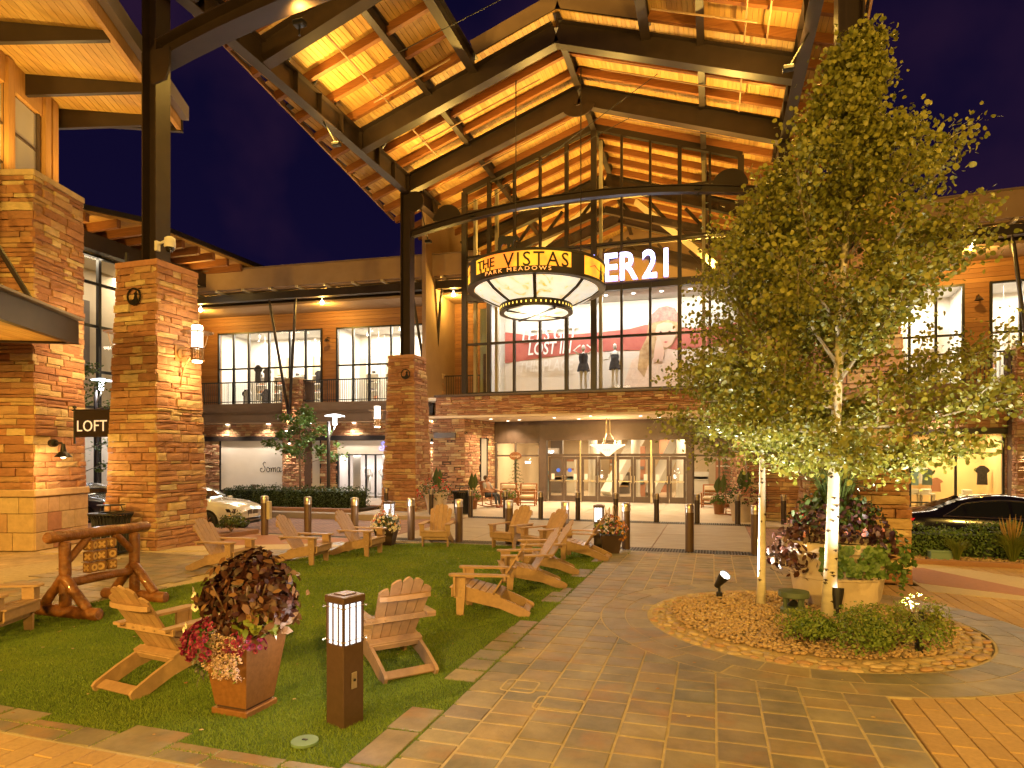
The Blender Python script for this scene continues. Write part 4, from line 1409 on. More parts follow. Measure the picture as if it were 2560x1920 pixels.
mannequin((-5.55, 28.5, 5.1), R(5), "white mannequin in a short black dress with raised arms", M['mannq'], (.78, 1.42, M['blackcloth']), 0, 2.15)
mannequin((-4.15, 28.6, 5.3), R(-10), "white mannequin in a dark skirt holding one arm out", M['mannq'], (.72, 1.05, M['blackcloth']), 1, 1.95)
# big lit letters
fsign = emp("lit_letter_sign", (0, 27.25, 9.72), 0, "large white glowing letters with blue edges on the glass front", "sign")
M['lit_letter'] = emimat("lit_letter_face", (.92, .95, 1.0), 5.0)
M['blue_edge'] = emimat("blue_letter_edge", (.12, .16, 1.0), 2.2)
XLET = {'F': -8.15, 'O': -7.5, 'R': -6.78, 'E': -6.1, 'V': -5.55, 'e': -4.93, 'r': -3.86, '2': -2.92, '1': -2.12}
word = [('F', -8.2), ('O', -7.65), ('R', -6.9), ('E', -6.2), ('V', -5.62), ('E', -4.45), ('R', -3.80), ('2', -2.82), ('1', -2.15)]
for ch, x in word:
    l = text_obj("letter", ch, fsign, Matrix.Translation((x, -.06, 0)) @ UPR @ Matrix.Diagonal((.78, 1, 1, 1)), M['lit_letter'], size=1.62, extrude=.02, bold=.01)
    text_obj("halo", ch, l, Matrix.Translation((-.015, -.015, -.07)), M['blue_edge'], size=1.65, extrude=.03, bold=.035)
b = MB(); b.box(-8.0, -1.4, .05, .1, -.14, -.08); b.build("rail", M['bronze'], fsign)

# recessed entry: splayed stone side walls
rr = random.Random(78)
for sx in (-1, 1):
    xa, xb = (-11.1, -10.62) if sx < 0 else (1.3, .82)
    b = MB(); b.slab([(xa, 28.0), (xb, 31.4), (xb + sx * .6, 31.4), (xa + sx * 1.6, 28.0)] if sx > 0 else [(xa, 28.0), (xa + sx * 1.6, 28.0), (xb + sx * .6, 31.4), (xb, 31.4)], 0, 4.05); b.build("entry_side_wall", M['mortar'], ent)
    d = Vector((xb - xa, 3.4)).normalized()
    n = Vector((d.y, -d.x)) * (1 if sx < 0 else -1)
    L = math.hypot(xb - xa, 3.4)
    cs = courses(0, 4.0, rr, .07, .16)
    e = (-n.y, n.x)
    p0 = (xa, 28.0, 0) if e[1] > 0 else (xb, 31.4, 0)
    it = face_stones(p0, e, (n.x, n.y), L, L, 0, 4.0, cs, rr, 0, .2, .6, openings=((1.55, 2.2, .9, 3.1),) if sx < 0 else ())
    it += face_stones((xa - 1.6, 28.0, 0) if sx < 0 else (xa, 28.0, 0), (1, 0), (0, -1), 1.6, 1.6, 0, 4.0, cs, rr, 0, .2, .6)
    pieces(ent, "stone", it, STONES, M['stone'], 150 if sx < 0 else 40, "ledge_stones")
    if sx < 0:
        c0 = Vector((xa, 28.0)) + d * 1.55; c1 = Vector((xa, 28.0)) + d * 2.2
        b = MB(); b.slab([(c0.x + .04, c0.y), (c1.x + .04, c1.y), (c1.x - .1, c1.y), (c0.x - .1, c0.y)], .9, 3.1); w_ = b.build("side_window", pm("dim_window", (.25, .2, .14), None, rough=.1, emit=(1, .8, .5), es=.25), ent)
        b = MB(); b.slab([(c0.x + .06, c0.y - .05), (c0.x + .06, c0.y + .02), (c0.x - .1, c0.y + .02), (c0.x - .1, c0.y - .05)], .85, 3.15); b.slab([(c1.x + .06, c1.y - .05), (c1.x + .06, c1.y + .05), (c1.x - .1, c1.y + .05), (c1.x - .1, c1.y - .05)], .85, 3.15); b.build("window_frame", M['black'], w_)
b = MB(); b.box(-12.6, -11.5, 27.84, 27.93, 3.1, 3.35); b.build("vent_plate", M['bronze'], ent)
# glazing and doors at Y = 31
for xa, xb in ((-10.62, -8.2), (-.9, 1.4)):
    b = MB(); b.box(xa, xb, 30.95, 31.1, 2.96, 4.0); b.build("header", M['bronze'], ent)
frame_grid(ent, [-10.56, -9.52, -8.25], [.04, 2.27, 2.93], 31.0, .1, .09, M['bronze']); panes(ent, [-10.56, -9.52, -8.25], [.04, 2.27, 2.93], 31.0)
frame_grid(ent, [-.85, .3, 1.36], [.04, 2.27, 2.93], 31.0, .1, .09, M['bronze']); panes(ent, [-.85, .3, 1.36], [.04, 2.27, 2.93], 31.0)
portal = MB(); portal.box(-8.2, -7.86, 30.75, 31.15, 0, 3.98); portal.box(-1.16, -.88, 30.75, 31.15, 0, 3.98); portal.box(-7.86, -1.16, 30.75, 31.15, 3.02, 3.98); portal.build("portal", M['bronze'], ent)
DX = [(-7.80, -6.20), (-6.14, -4.50), (-4.42, -2.80), (-2.72, -1.16)]
for k, (xa, xb) in enumerate(DX):
    xm = (xa + xb) / 2
    b = MB(); b.box(xa, xb, 30.93, 31.05, 2.24, 2.36); b.build("door_transom", M['bronze'], ent)
    b = MB(); b.quad((xa + .03, 31, 2.37), (xb - .03, 31, 2.37), (xb - .03, 31, 3.0), (xa + .03, 31, 3.0)); b.build("pane", M['glass'], ent)
    for s, (p, q) in enumerate(((xa + .02, xm - .01), (xm + .01, xb - .02))):
        b = MB()
        b.box(p, p + .11, 30.95, 31.02, .02, 2.22); b.box(q - .11, q, 30.95, 31.02, .02, 2.22); b.box(p + .11, q - .11, 30.95, 31.02, 2.08, 2.22); b.box(p + .11, q - .11, 30.95, 31.02, .02, .30)
        leaf = b.build("door", M['bronze'], ent)
        b = MB(); b.quad((p + .1, 30.985, .29), (q - .1, 30.985, .29), (q - .1, 30.985, 2.09), (p + .1, 30.985, 2.09)); b.build("pane", M['glass'], leaf)
        b = MB(); b.box(p + .08, q - .08, 30.88, 30.92, 1.0, 1.06); b.build("push_bar", M['brushed'], leaf)
        hx_ = q - .06 if s == 0 else p + .06
        b = MB(); b.tube([(hx_, 30.86, .95), (hx_, 30.86, 1.3)], .015, 6); b.build("handle", M['brushed'], leaf)
        b = MB(); b.box(p + .14, p + .30, 30.965, 30.97, 1.08, 1.38) if s == 0 else b.box(q - .30, q - .14, 30.965, 30.97, 1.08, 1.38); b.build("notice", M['white'], leaf)
        if k == 0:
            xx = q - .28 if s == 0 else p + .28
            b = MB(); b.lathe([(0, -.004), (.10, -.004), (.10, .004), (0, .004)], 16); 
            bb = MB(); bb.m = Matrix.Translation((xx, 30.96, 1.55)) @ Matrix.Rotation(R(90), 4, 'X'); bb.lathe([(0, -.004), (.10, -.004), (.10, .004), (0, .004)], 16); bb.build("access_disc", pm("blue_disc", (.03, .1, .5), None, emit=(.05, .15, .8), es=.4), leaf)
    b = MB(); b.box(xb, xb + .06, 30.9, 31.08, .0, 3.02); b.build("door_post", M['brushed'], ent)
# lobby inside
lob = emp("entrance_lobby", (0, 0, 0), 0, "bright warm lobby with shop fronts seen through the entrance doors", "lobby")
b = MB(); b.box(-11, 2.2, 31.2, 44, -.02, .015); b.build("lobby_floor", pm("polished_tile", (.50, .38, .25), (.56, .43, .29), 2, .25), lob)
b = MB(); b.box(-11, 2.2, 43, 43.2, 0, 4); b.box(-11.2, -11.0, 31.3, 43, 0, 4); b.box(2.2, 2.4, 31.3, 43, 0, 4); b.build("lobby_wall", pm("lobby_cream", (.62, .47, .30), (.68, .52, .34), .8, .8), lob)
b = MB(); b.box(-11, 2.2, 31.25, 43, 3.55, 3.65); b.build("lobby_ceiling", M['soffit'], lob)
pal = [(.42, .26, .12), (.16, .13, .11), (.55, .5, .42), (.2, .32, .36), (.7, .66, .58), (.35, .15, .08)]
r5 = random.Random(5)
mats5 = [pm("lobby_tone_%d" % i, c, None, rough=.6) for i, c in enumerate(pal)]
x = -10.8
while x < 2:
    w = r5.uniform(.5, 1.1); y = r5.choice([36, 38.5, 41, 42.5]); h = r5.choice([1.3, 2.3, 2.8, 3.3])
    b = MB(); b.box(x, x + w, y, y + .3, .02, h); p_ = b.build("shop_front", r5.choice(mats5), lob)
    for k in range(r5.randint(2, 5)):
        z = r5.uniform(.4, h - .3)
        b = MB(); b.box(x + .06, x + w - .06, y - .04, y - .004, z, z + r5.uniform(.08, .3)); b.build("shelf_goods", r5.choice(mats5), p_)
    x += w + r5.uniform(.05, .5)
for (x, y) in ((-6.2, 34.5), (-3.9, 34.5), (-1.6, 35)):
    b = MB(); b.lathe([(.28, .02), (.24, .3), (.24, 3.1), (.3, 3.55)], 14, (x, y, 0)); b.build("lobby_column", mats5[2], lob)
for (x0, x1) in ((-5.7, -4.2), (-3.3, -1.8)):
    b = MB(); b.bar((x0, 36.2, .1), (x1, 38.5, 3.4), .7, .5); b.build("escalator", mats5[4], lob)
text_obj("shop_words", "MAKE UP", lob, Matrix.Translation((-9.3, 34.9, 2.42)) @ UPR, M['lit_letter'], size=.2, extrude=.01)
b = MB(); b.box(-9.4, -8.2, 34.95, 35.1, 2.35, 2.7); b.build("sign_board", mats5[1], lob)
text_obj("shop_words", "EXIT", lob, Matrix.Translation((-10.0, 34.4, 1.85)) @ UPR, M['lit_letter'], size=.17, extrude=.01)
for (x, y) in ((-9.5, 33), (-6.5, 33), (-3.3, 33), (-.4, 33), (-8, 38), (-5, 39), (-2, 39), (.8, 37)):
    b = MB(); b.lathe([(0, 3.53), (.12, 3.53), (.12, 3.55)], 12, (x, y, 0)); b.build("ceiling_light", M['lit_down'], lob)
for (x, y) in ((-9, 34), (-5, 34.5), (-1, 34), (-7.5, 39.5), (-2.5, 39.5)):
    light("lobby_light", 'AREA', (x, y, 3.5), 105, (1, .78, .46), target=(x, y, 0), size=(2, 2))

# downlights in the entry soffit
for i, (x, y) in enumerate(((-10.0, 28.6), (-8.9, 29.6), (-9.7, 30.3), (-6.9, 28.5), (-6.0, 29.7), (-3.0, 28.4), (-2.3, 29.5), (-5.1, 27.8), (.2, 28.6))):
    o = emp("soffit_downlight", (x, y, 3.995), 0, None)
    tag(o, "small round downlight glowing in the entrance soffit, %s of nine" % ["first", "second", "third", "fourth", "fifth", "sixth", "seventh", "eighth", "ninth"][i], "light", "downlights in the entrance soffit")
    b = MB(); b.lathe([(.085, 0), (.085, -.012), (.11, -.012), (.11, 0)], 16, caps=False); b.build("trim_ring", M['white'], o)
    b = MB(); b.lathe([(0, -.006), (.085, -.006)], 16, caps=False); b.build("lens", M['lit_down'], o)
    light("downlight_beam", 'SPOT', (x, y, 3.95), 170, SOFT, .08, (x, y, 0), 130, .7)
# pendant bowl lamp
pen = emp("pendant_lamp", (-4.6, 29.4, 2.75), 0, "alabaster bowl pendant lamp hanging before the entrance doors", "lamp")
b = MB(); b.lathe([(.0, -.52), (.10, -.5), (.42, -.22), (.82, .0), (.80, .02), (.4, -.18), (.1, -.44), (.0, -.46)], 30, caps=False); b.build("bowl", pm("alabaster", (.75, .62, .42), (.6, .42, .22), 4, .5, emit=(1, .80, .5), es=1.5), pen, True)
for a in (0, 2.1, 4.2):
    b = MB(); b.tube([(.5 * math.cos(a), .5 * math.sin(a), -.12), (.12 * math.cos(a), .12 * math.sin(a), .55), (.1 * math.cos(a), .1 * math.sin(a), 1.25)], .014, 6); b.build("rod", M['brushed'], pen)
b = MB(); b.lathe([(0, -.58), (.05, -.55), (.03, -.5)], 10); b.build("finial", M['black'], pen)
b = MB()
for k in range(4):
    a = -1.9 + k * .22
    b.tube([((.30 + .1 * j) * math.cos(a + .1 * math.sin(j * 2)) , (.30 + .1 * j) * math.sin(a + .1 * math.sin(j * 2)), -.3 + .075 * j - .012) for j in range(4)], .008, 5)
b.build("vine_motif", M['steel_dark'], pen)
light("pendant_light", 'POINT', (-4.6, 29.4, 2.95), 60, (1, .66, .30), .2)

# ---------------------------------------------------------------- two-storey shop wings
def wing(sx, label, name):
    rot = R(4.3) * sx
    W = emp(name, (-11.0 if sx > 0 else 1.2, 30.0, 0), rot, label, "building")
    def X(a, b): return (a, b) if sx > 0 else (-b, -a)
    def bx(part, xa, xb, y0, y1, z0, z1, mat, parent=W, c=0.0):
        a, b_ = X(xa, xb); m = MB(); m.box(a, b_, y0, y1, z0, z1, c); return m.build(part, mat, parent)
    # upper storey: cedar boards around two window groups
    wins = [(-16.0, -9.5), (-8.55, -2.2)]
    if sx < 0: wins = [(-24.6, -18.2), (-16.0, -9.5), (-8.55, -2.2)]
    left = -19.0 if sx > 0 else -27
    edges = [left] + [v for w_ in wins for v in w_] + [0.2]
    board = .2
    z = 5.1
    k = 0
    bm = MB(); bm.box(*X(left, .2), 1.33, 1.5, 9.3, 10.3)
    for i in range(0, len(edges) - 1, 2): bm.box(*X(edges[i], edges[i + 1]), 1.33, 1.5, 5.0, 9.3)
    bm.build("wall_backing", M['woodwall'], W)
    while z < 10.2:
        for i in range(0, len(edges) - 1, 2):
            if z > 9.2: break
            bx("siding_board", edges[i], edges[i + 1], 1.28, 1.325 + .0, z + .006, z + board - .006, M['woodwall'])
        if z > 9.2: bx("siding_board", left, .2, 1.28, 1.325, z + .006, min(z + board - .006, 10.2), M['woodwall'])
        z += board; k += 1
    bx("soffit_band", left, .2, -.6, 1.5, 10.22, 10.34, M['stucco'])
    bx("eave_fascia", left - .6, .3, -1.5, -1.2, 10.95, 11.95, M['stucco'])
    bx("eave_deck", left - .6, .3, -1.2, 1.6, 10.9, 11.05, M['stucco'])
    bx("coping", left - .6, .3, -1.56, -1.15, 11.951, 12.02, M['fascia'])
    bx("roof_block", left - .6, .3, -.2, 9, 11.06, 11.9, M['fascia'])
    bx("eave_beam", left - .6, .3, -1.15, -.85, 10.42, 10.8, M['steel'])
    bx("eave_beam", left - .6, .3, -.1, .15, 10.36, 10.62, M['steel'])
    xx = left + .4
    while xx < 0:
        bx("outrigger", xx, xx + .12, -1.7, 1.2, 10.805, 10.89, M['pale']); xx += 1.55
    bx("upper_ceiling", left, .2, 1.5, 7, 9.5, 9.7, M['white'])
    # windows
    for gi, (a, c) in enumerate(wins):
        n = 6
        f = [0, .15, .30, .50, .70, .85, 1]
        xs = [a + (c - a) * t for t in f]
        if sx < 0: xs = sorted(-v for v in xs)
        zs = [5.12, 7.22, 9.25]
        for i, x in enumerate(xs):
            m = MB(); m.box(x - .05, x + .05, 1.2, 1.34, 5.06, 9.3); m.build("mullion", M['black'], W)
        for zz in zs:
            for i in range(len(xs) - 1):
                m = MB(); m.box(xs[i] + .05, xs[i + 1] - .05, 1.22, 1.32, zz - .045, zz + .045); m.build("transom", M['black'], W)
        panes(W, xs, zs, 1.27)
        # room behind
        rm = emp("shop_interior", tuple(W.location), rot, ("bright upper shop interior behind the %s balcony windows of the %s wing" % (["far-left", "middle", "nearest-the-entrance"][gi + (1 if sx > 0 else 0)], "left" if sx > 0 else "right")), "interior")
        x0, x1 = xs[0], xs[-1]
        m = MB(); m.box(x0 - .3, x1 + .3, 4.6, 4.7, 5, 9.5); m.box(x0 - .35, x0 - .3, 1.4, 4.7, 5, 9.5); m.box(x1 + .3, x1 + .35, 1.4, 4.7, 5, 9.5); m.box(x0 - .3, x1 + .3, 1.5, 4.6, 5.0, 5.05); m.build("room_shell", M['white'], rm)
        light("shop_light", 'AREA', (*(W.matrix_basis @ Vector(((x0 + x1) / 2, 3.0, 9.4))),), 360, (1, .88, .68), target=tuple(W.matrix_basis @ Vector(((x0 + x1) / 2, 3.0, 5))), size=(5.4, 1.6))
        rr = random.Random(gi + 3 * sx)
        for k in range(11):
            x = rr.uniform(x0 + .3, x1 - .3); yy = rr.uniform(1.9, 4.2)
            zz = rr.choice([8.2, 8.5, 8.9, 9.2])
            m = MB(); m.tube([(x, yy, zz + .1), (x, yy, 9.5)], .006, 4); m.lathe([(.03, zz), (.045, zz + .02), (.045, zz + .1), (0, zz + .12)], 8, (x, yy, 0)); ts = m.build("track_spot", M['white'], rm)
            m = MB(); m.lathe([(0, zz - .004), (.04, zz - .002)], 8, (x, yy, 0), caps=False); m.build("spot_lens", M['lit_down'], ts)
        nb_ = 5
        for k in range(nb_):
            x = x0 + (x1 - x0) * (k + .5) / nb_
            m = MB(); m.box(x - .38, x + .38, 4.45, 4.59, 5.05, 8.3); m.box(x - .42, x - .38, 4.3, 4.59, 5.05, 8.35); m.box(x + .38, x + .42, 4.3, 4.59, 5.05, 8.35); bay = m.build("shelf_bay", M['pale'] if k % 2 else M['white'], rm)
            for zz in (5.6, 6.1, 6.6, 7.1):
                m = MB(); m.box(x - .37, x + .37, 4.1, 4.45, zz, zz + .03); m.build("shelf", M['white'], bay)
                for q in range(rr.randint(1, 3)):
                    xa = x + rr.uniform(-.3, .2)
                    m = MB(); m.box(xa, xa + rr.uniform(.1, .22), 4.15, 4.4, zz + .031, zz + rr.uniform(.1, .24), .01); m.build("folded_clothes", rr.choice([M['blackcloth'], M['darkcloth'], mats5[0], mats5[2], mats5[5]]), bay)
        for k in range(9):
            x = rr.uniform(x0 + .4, x1 - .5); yy = rr.uniform(2.0, 3.6); h = rr.uniform(.7, 1.1)
            m = MB(); m.prism([(-.18, 0), (.18, 0), (.16, h * .6), (.26, h * .72), (.2, h * .86), (.06, h), (-.06, h), (-.2, h * .86), (-.26, h * .72), (-.16, h * .6)], Matrix.Translation((x, yy, 5.25 + (rr.random() < .3) * 1.3)), .12)
            m.build("hanging_garment", rr.choice([M['blackcloth'], M['darkcloth'], M['white'], M['blackcloth'], mats5[1]]), rm)
    # balcony
    bx("balcony_slab", left, .2, -.12, 1.3, 4.98, 5.1, M['fascia'])
    pr_ = [(-.16, 5.1), (-.14, 4.9), (.0, 4.7), (.16, 4.62), (.16, 4.55), (.1, 4.5), (.1, 4.15), (.6, 4.12), (.6, 5.1)]
    m = MB(); a, c = X(left, -.1)
    vs = [(a, y, z) for y, z in pr_] + [(c, y, z) for y, z in pr_]; n = len(pr_)
    m.add(vs, [tuple(range(n)), tuple(range(n, 2 * n))[::-1]] + [(i, (i + 1) % n, (i + 1) % n + n, i + n) for i in range(n)])
    m.build("balcony_fascia", M['fascia'], W)
    bx("balcony_soffit", left, .2, .6, 1.4, 4.06, 4.16, M['soffit'])
    rl = emp("balcony_rail", (0, 0, 0)); rl.parent = W
    piers = [-10.38, -2.43] if sx > 0 else [-24.0, -17.2, -10.38, -2.43]
    m = MB(); m.box(*X(left, 0), -.04, .03, 6.25, 6.31); m.box(*X(left, 0), -.025, .015, 5.2, 5.24); m.build("top_rail", M['black'], rl)
    x = left + .05
    k = 0
    while x < -.02:
        m = MB(); w_ = .02 if k % 12 == 0 else .011; m.box(*X(x - w_, x + w_), -.016 - (w_ > .015) * .004, .006 + (w_ > .015) * .004, 5.12, 6.26); m.build("baluster", M['black'], rl); x += .125; k += 1
    # stone piers with steel V struts and wall spots
    for pi_, px in enumerate(piers):
        rr = random.Random(pi_ + 9)
        cx = px * sx
        m = MB(); m.box(cx - .42, cx + .42, -.3, 1.3, 0, 6.3); m.build("pier_core", M['mortar'], W)
        cs = courses(0, 6.3, rr, .07, .17)
        it = face_stones((cx - .48, -.36, 0), (1, 0), (0, -1), .96, .96, 0, 6.3, cs, rr, 0, .2, .5)
        it += face_stones((cx + .48, -.36, 0), (0, 1), (1, 0), .5, .5, 0, 6.3, cs, rr, 0, .2, .4)
        it += face_stones((cx - .48, .14, 0), (0, -1), (-1, 0), .5, .5, 0, 6.3, cs, rr, 0, .2, .4)
        pr0 = emp("pier", (0, 0, 0)); pr0.parent = W
        jn = [(a_, Vector((*(W.matrix_basis.to_3x3() @ Vector(n_)),)) if False else n_) for a_, n_ in it]
        pieces(pr0, "stone", jn, STONES, M['stone'], 60, "ledge_stones")
        m = MB(); m.box(cx - .53, cx + .53, -.42, 1.3, 6.3, 6.38, .01); m.build("pier_cap", M['block'], W)
        m = MB(); m.box(cx - .09, cx + .09, -.62, -.36, 4.3, 4.75); m.build("strut_shoe", M['steel'], W)
        for dx in (-.85, .72):
            m = MB(); m.tube([(cx + (.02 if dx > 0 else -.02) * 3, -.55, 4.72), (cx + dx * .93, -1.0, 10.1), (cx + dx, -1.02, 10.43)], [.075, .075, .035], 8); m.build("strut", M['steel'], W)
        # up and down spots on the pier face
        sc_ = emp("pier_spot", (0, 0, 0)); sc_.parent = W
        for (dx, zz, up) in ((-.19, 3.5, 1), (.19, 3.5, 1), (0, 3.0, -1)):
            m = MB(); m.tube([(cx + dx, -.5, zz - .12 * up), (cx + dx, -.5, zz + .06 * up)], [.05, .075], 8); m.build("spot_housing", M['black'], sc_)
            m = MB(); m.lathe([(0, 0), (.065, 0), (.05, .03 * up)], 10, (cx + dx, -.5, zz + .07 * up)); m.build("spot_lens", M['lit_down'], sc_)
        wl_ = W.matrix_basis
        light("pier_uplight", 'SPOT', tuple(wl_ @ Vector((cx, -.62, 3.62))), 130, (1, .70, .40), .05, tuple(wl_ @ Vector((cx, -.40, 6.5))), 70, .6)
        light("pier_downlight", 'SPOT', tuple(wl_ @ Vector((cx, -.60, 2.9))), 130, (1, .76, .5), .05, tuple(wl_ @ Vector((cx, -.42, 0))), 70, .6)
    # starry eave lamps
    for q, x in enumerate((-15.7, -8.4, -1.25) if sx > 0 else (-8.4, -15.7)):
        cx = x * sx
        m = MB(); m.lathe([(.02, .1), (.02, .0), (.075, -.02), (.10, -.09), (.075, -.16), (0, -.19)], 12, (cx, -.62, 10.30)); m.build("eave_lamp", M['lit_warm'], W)
        light("eave_light", 'POINT', tuple(W.matrix_basis @ Vector((cx, -.62, 9.95))), 130, WARM, .08)
    for q in range(1 if sx > 0 else 1):
        cx = -9.02 * sx
        m = MB(); m.tube([(cx, 1.26, 8.75), (cx, 1.0, 8.75), (cx, .95, 8.68)], .025, 6); m.lathe([(.0, 8.68), (.06, 8.66), (.16, 8.52), (.15, 8.52), (0, 8.6)], 14, (cx, .95, 0)); m.build("wall_lamp", M['steel'], W)
    # ground storey
    gz = 4.06
    if sx > 0:
        ops = [(-15.8, -11.6), (-9.96, -9.44), (-8.43, -5.5)]
    else:
        ops = [(-24.0, -19.4), (-16.4, -11.6), (-9.9, -6.6), (-5.0, -1.5)]
    edges = [left] + [v for w_ in ops for v in w_] + [0.2]
    m = MB(); m.box(*X(left, .2), 1.06, 1.3, 3.4, 4.05)
    for i in range(0, len(edges) - 1, 2): m.box(*X(edges[i], edges[i + 1]), 1.06, 1.3, 0, 3.4)
    m.build("ground_wall", M['mortar'], W)
    rr = random.Random(55)
    cs = courses(0, 4.05, rr, .07, .16)
    gw_ = emp("stone_facing", (0, 0, 0)); gw_.parent = W
    it = []
    for i in range(0, len(edges) - 1, 2):
        a, c = X(edges[i], edges[i + 1])
        it += face_stones((a, 1.02, 0), (1, 0), (0, -1), c - a, c - a, 0, 4.05, [q for q in cs if q[0] < 3.3], rr, 0, .2, .6)
    a, c = X(left, .2)
    it += face_stones((a, 1.02, 0), (1, 0), (0, -1), c - a, c - a, 0, 4.05, [q for q in cs if q[0] >= 3.3], rr, 0, .2, .6)
    pieces(gw_, "stone", it, STONES, M['stone'], 150, "ledge_stones")
    bx("lintel", left, .2, .9, 1.2, 3.12, 3.36, M['steel_dark'])
    # lights in the balcony soffit
    xx = left + 1.2
    while xx < 0:
        m = MB(); m.lathe([(0, 4.05), (.1, 4.05), (.1, 4.065)], 12, (xx * sx, .95, 0)); m.build("soffit_light", M['lit_down'], W)
        light("soffit_beam", 'SPOT', tuple(W.matrix_basis @ Vector((xx * sx, .5, 4.0))), 120, (1, .80, .60), .08, tuple(W.matrix_basis @ Vector((xx * sx, .6, 0))), 130, .7)
        xx += 2.6
    return W, bx, X

LW, lbx, LX = wing(1, "two-storey shop wing left of the entrance with balcony, stone piers and white panel", "shop_wing")
# left wing ground storey: white panel with script word, lingerie shop window
lbx("hoarding", -15.72, -11.68, 1.08, 1.14, .35, 3.12, M['white'])
lbx("hoarding_frame", -15.8, -15.72, 1.02, 1.2, 0, 3.12, M['black']); lbx("hoarding_frame", -11.68, -11.6, 1.02, 1.2, 0, 3.12, M['black']); lbx("plinth", -15.72, -11.68, 1.05, 1.2, .0, .349, M['steel'])
lbx("white_pilaster", -9.94, -9.46, 1.05, 1.12, 0.02, 3.1, M['white']); lbx("pilaster_edge", -9.46, -9.38, 1.0, 1.2, 0, 3.12, M['black'])
lbx("shop_header", -8.43, -5.5, 1.05, 1.12, 2.36, 3.1, M['white']); lbx("shop_edge", -8.5, -8.43, 1.0, 1.2, 0, 3.12, M['black'])
xs = [-8.4, -7.75, -6.75, -6.2, -5.52]
for x in xs: lbx("mullion", x - .035, x + .035, 1.02, 1.14, 0.02, 2.36, M['black'])
for i in range(4): lbx("transom", xs[i] + .035, xs[i + 1] - .035, 1.04, 1.12, 2.3, 2.359, M['black'])
panes(LW, xs, [.02, 2.3], 1.08)
m = MB(); m.box(-8.45, -5.5, 2.9, 3.0, 0, 2.5); m.box(-8.5, -8.45, 1.2, 3, 0, 2.5); m.box(-8.45, -5.5, 1.2, 3, 0, .12); m.box(-8.45, -5.5, 1.2, 3, 2.42, 2.5); m.build("window_room", pm("pale_lilac_room", (.68, .62, .58), None, rough=.8), LW)
for x in (-7.5, -5.75):
    m = MB()
    n = 14
    vs = [(x - .22 + .44 * i / n, 1.5 + .03 * (i % 2), z) for z in (.13, 2.4) for i in range(n + 1)]
    m.add(vs, [(i, i + 1, n + 2 + i, n + 1 + i) for i in range(n)]); m.build("curtain", pm("sheer_curtain", (.72, .66, .58), None, rough=.8), LW)
light("window_light", 'AREA', tuple(LW.matrix_basis @ Vector((-7, 1.7, 2.4))), 60, (1, .90, .82), target=tuple(LW.matrix_basis @ Vector((-7, 2.0, 0))), size=(2.6, .6))
for x, z in ((-7.0, .3), (-6.1, .3)):
    w0 = LW.matrix_basis @ Vector((x, 1.9, .24))
    mannequin(tuple(w0), R(4), "white headless mannequin in the lingerie shop window, %s" % ("left one" if x < -6.5 else "right one by the pillar"), M['mannq'], None, 2, 1.75, True)
# script words
def script(parent, m, s, mat, wd=.03):
    """a flowing hand-written word: S o m a"""
    pts = [[(.62, .92), (.5, 1.02), (.36, .95), (.34, .78), (.46, .6), (.56, .42), (.5, .18), (.3, .04), (.08, .1), (.02, .3), (.14, .42), (.24, .34)],
           [(.98, .46), (.84, .5), (.74, .34), (.76, .12), (.9, .04), (1.04, .14), (1.08, .34), (.98, .46), (1.0, .42), (1.16, .4)],
           [(1.2, .5), (1.26, .3), (1.24, .04), (1.3, .3), (1.42, .48), (1.5, .4), (1.48, .04), (1.54, .3), (1.66, .48), (1.75, .4), (1.73, .1), (1.82, .06)],
           [(2.2, .46), (2.02, .5), (1.9, .3), (1.94, .08), (2.08, .06), (2.2, .25), (2.24, .5), (2.2, .14), (2.3, .05), (2.42, .16)]]
    b = MB()
    for st in pts:
        # smooth by Catmull-Rom
        P_ = [Vector((x, 0, z)) * s for x, z in st]
        out = []
        for i in range(len(P_) - 1):
            p0, p1, p2, p3 = P_[max(i - 1, 0)], P_[i], P_[i + 1], P_[min(i + 2, len(P_) - 1)]
            for k in range(5):
                t = k / 5
                out.append(.5 * ((2 * p1) + (p2 - p0) * t + (2 * p0 - 5 * p1 + 4 * p2 - p3) * t * t + (3 * p1 - p0 - 3 * p2 + p3) * t ** 3))
        out.append(P_[-1])
        b.m = m
        rad = [wd * s * (.55 + .45 * abs(math.sin(i * .35))) for i in range(len(out))]
        b.tube(out, rad, 5)
    return b.build("script_word", mat, parent)
script(LW, Matrix.Translation((-13.2, 1.075, 1.35)), .56, M['black'], .04)
script(LW, Matrix.Translation((-5.95, 1.03, 2.55)), .45, M['blue_edge'], .05)

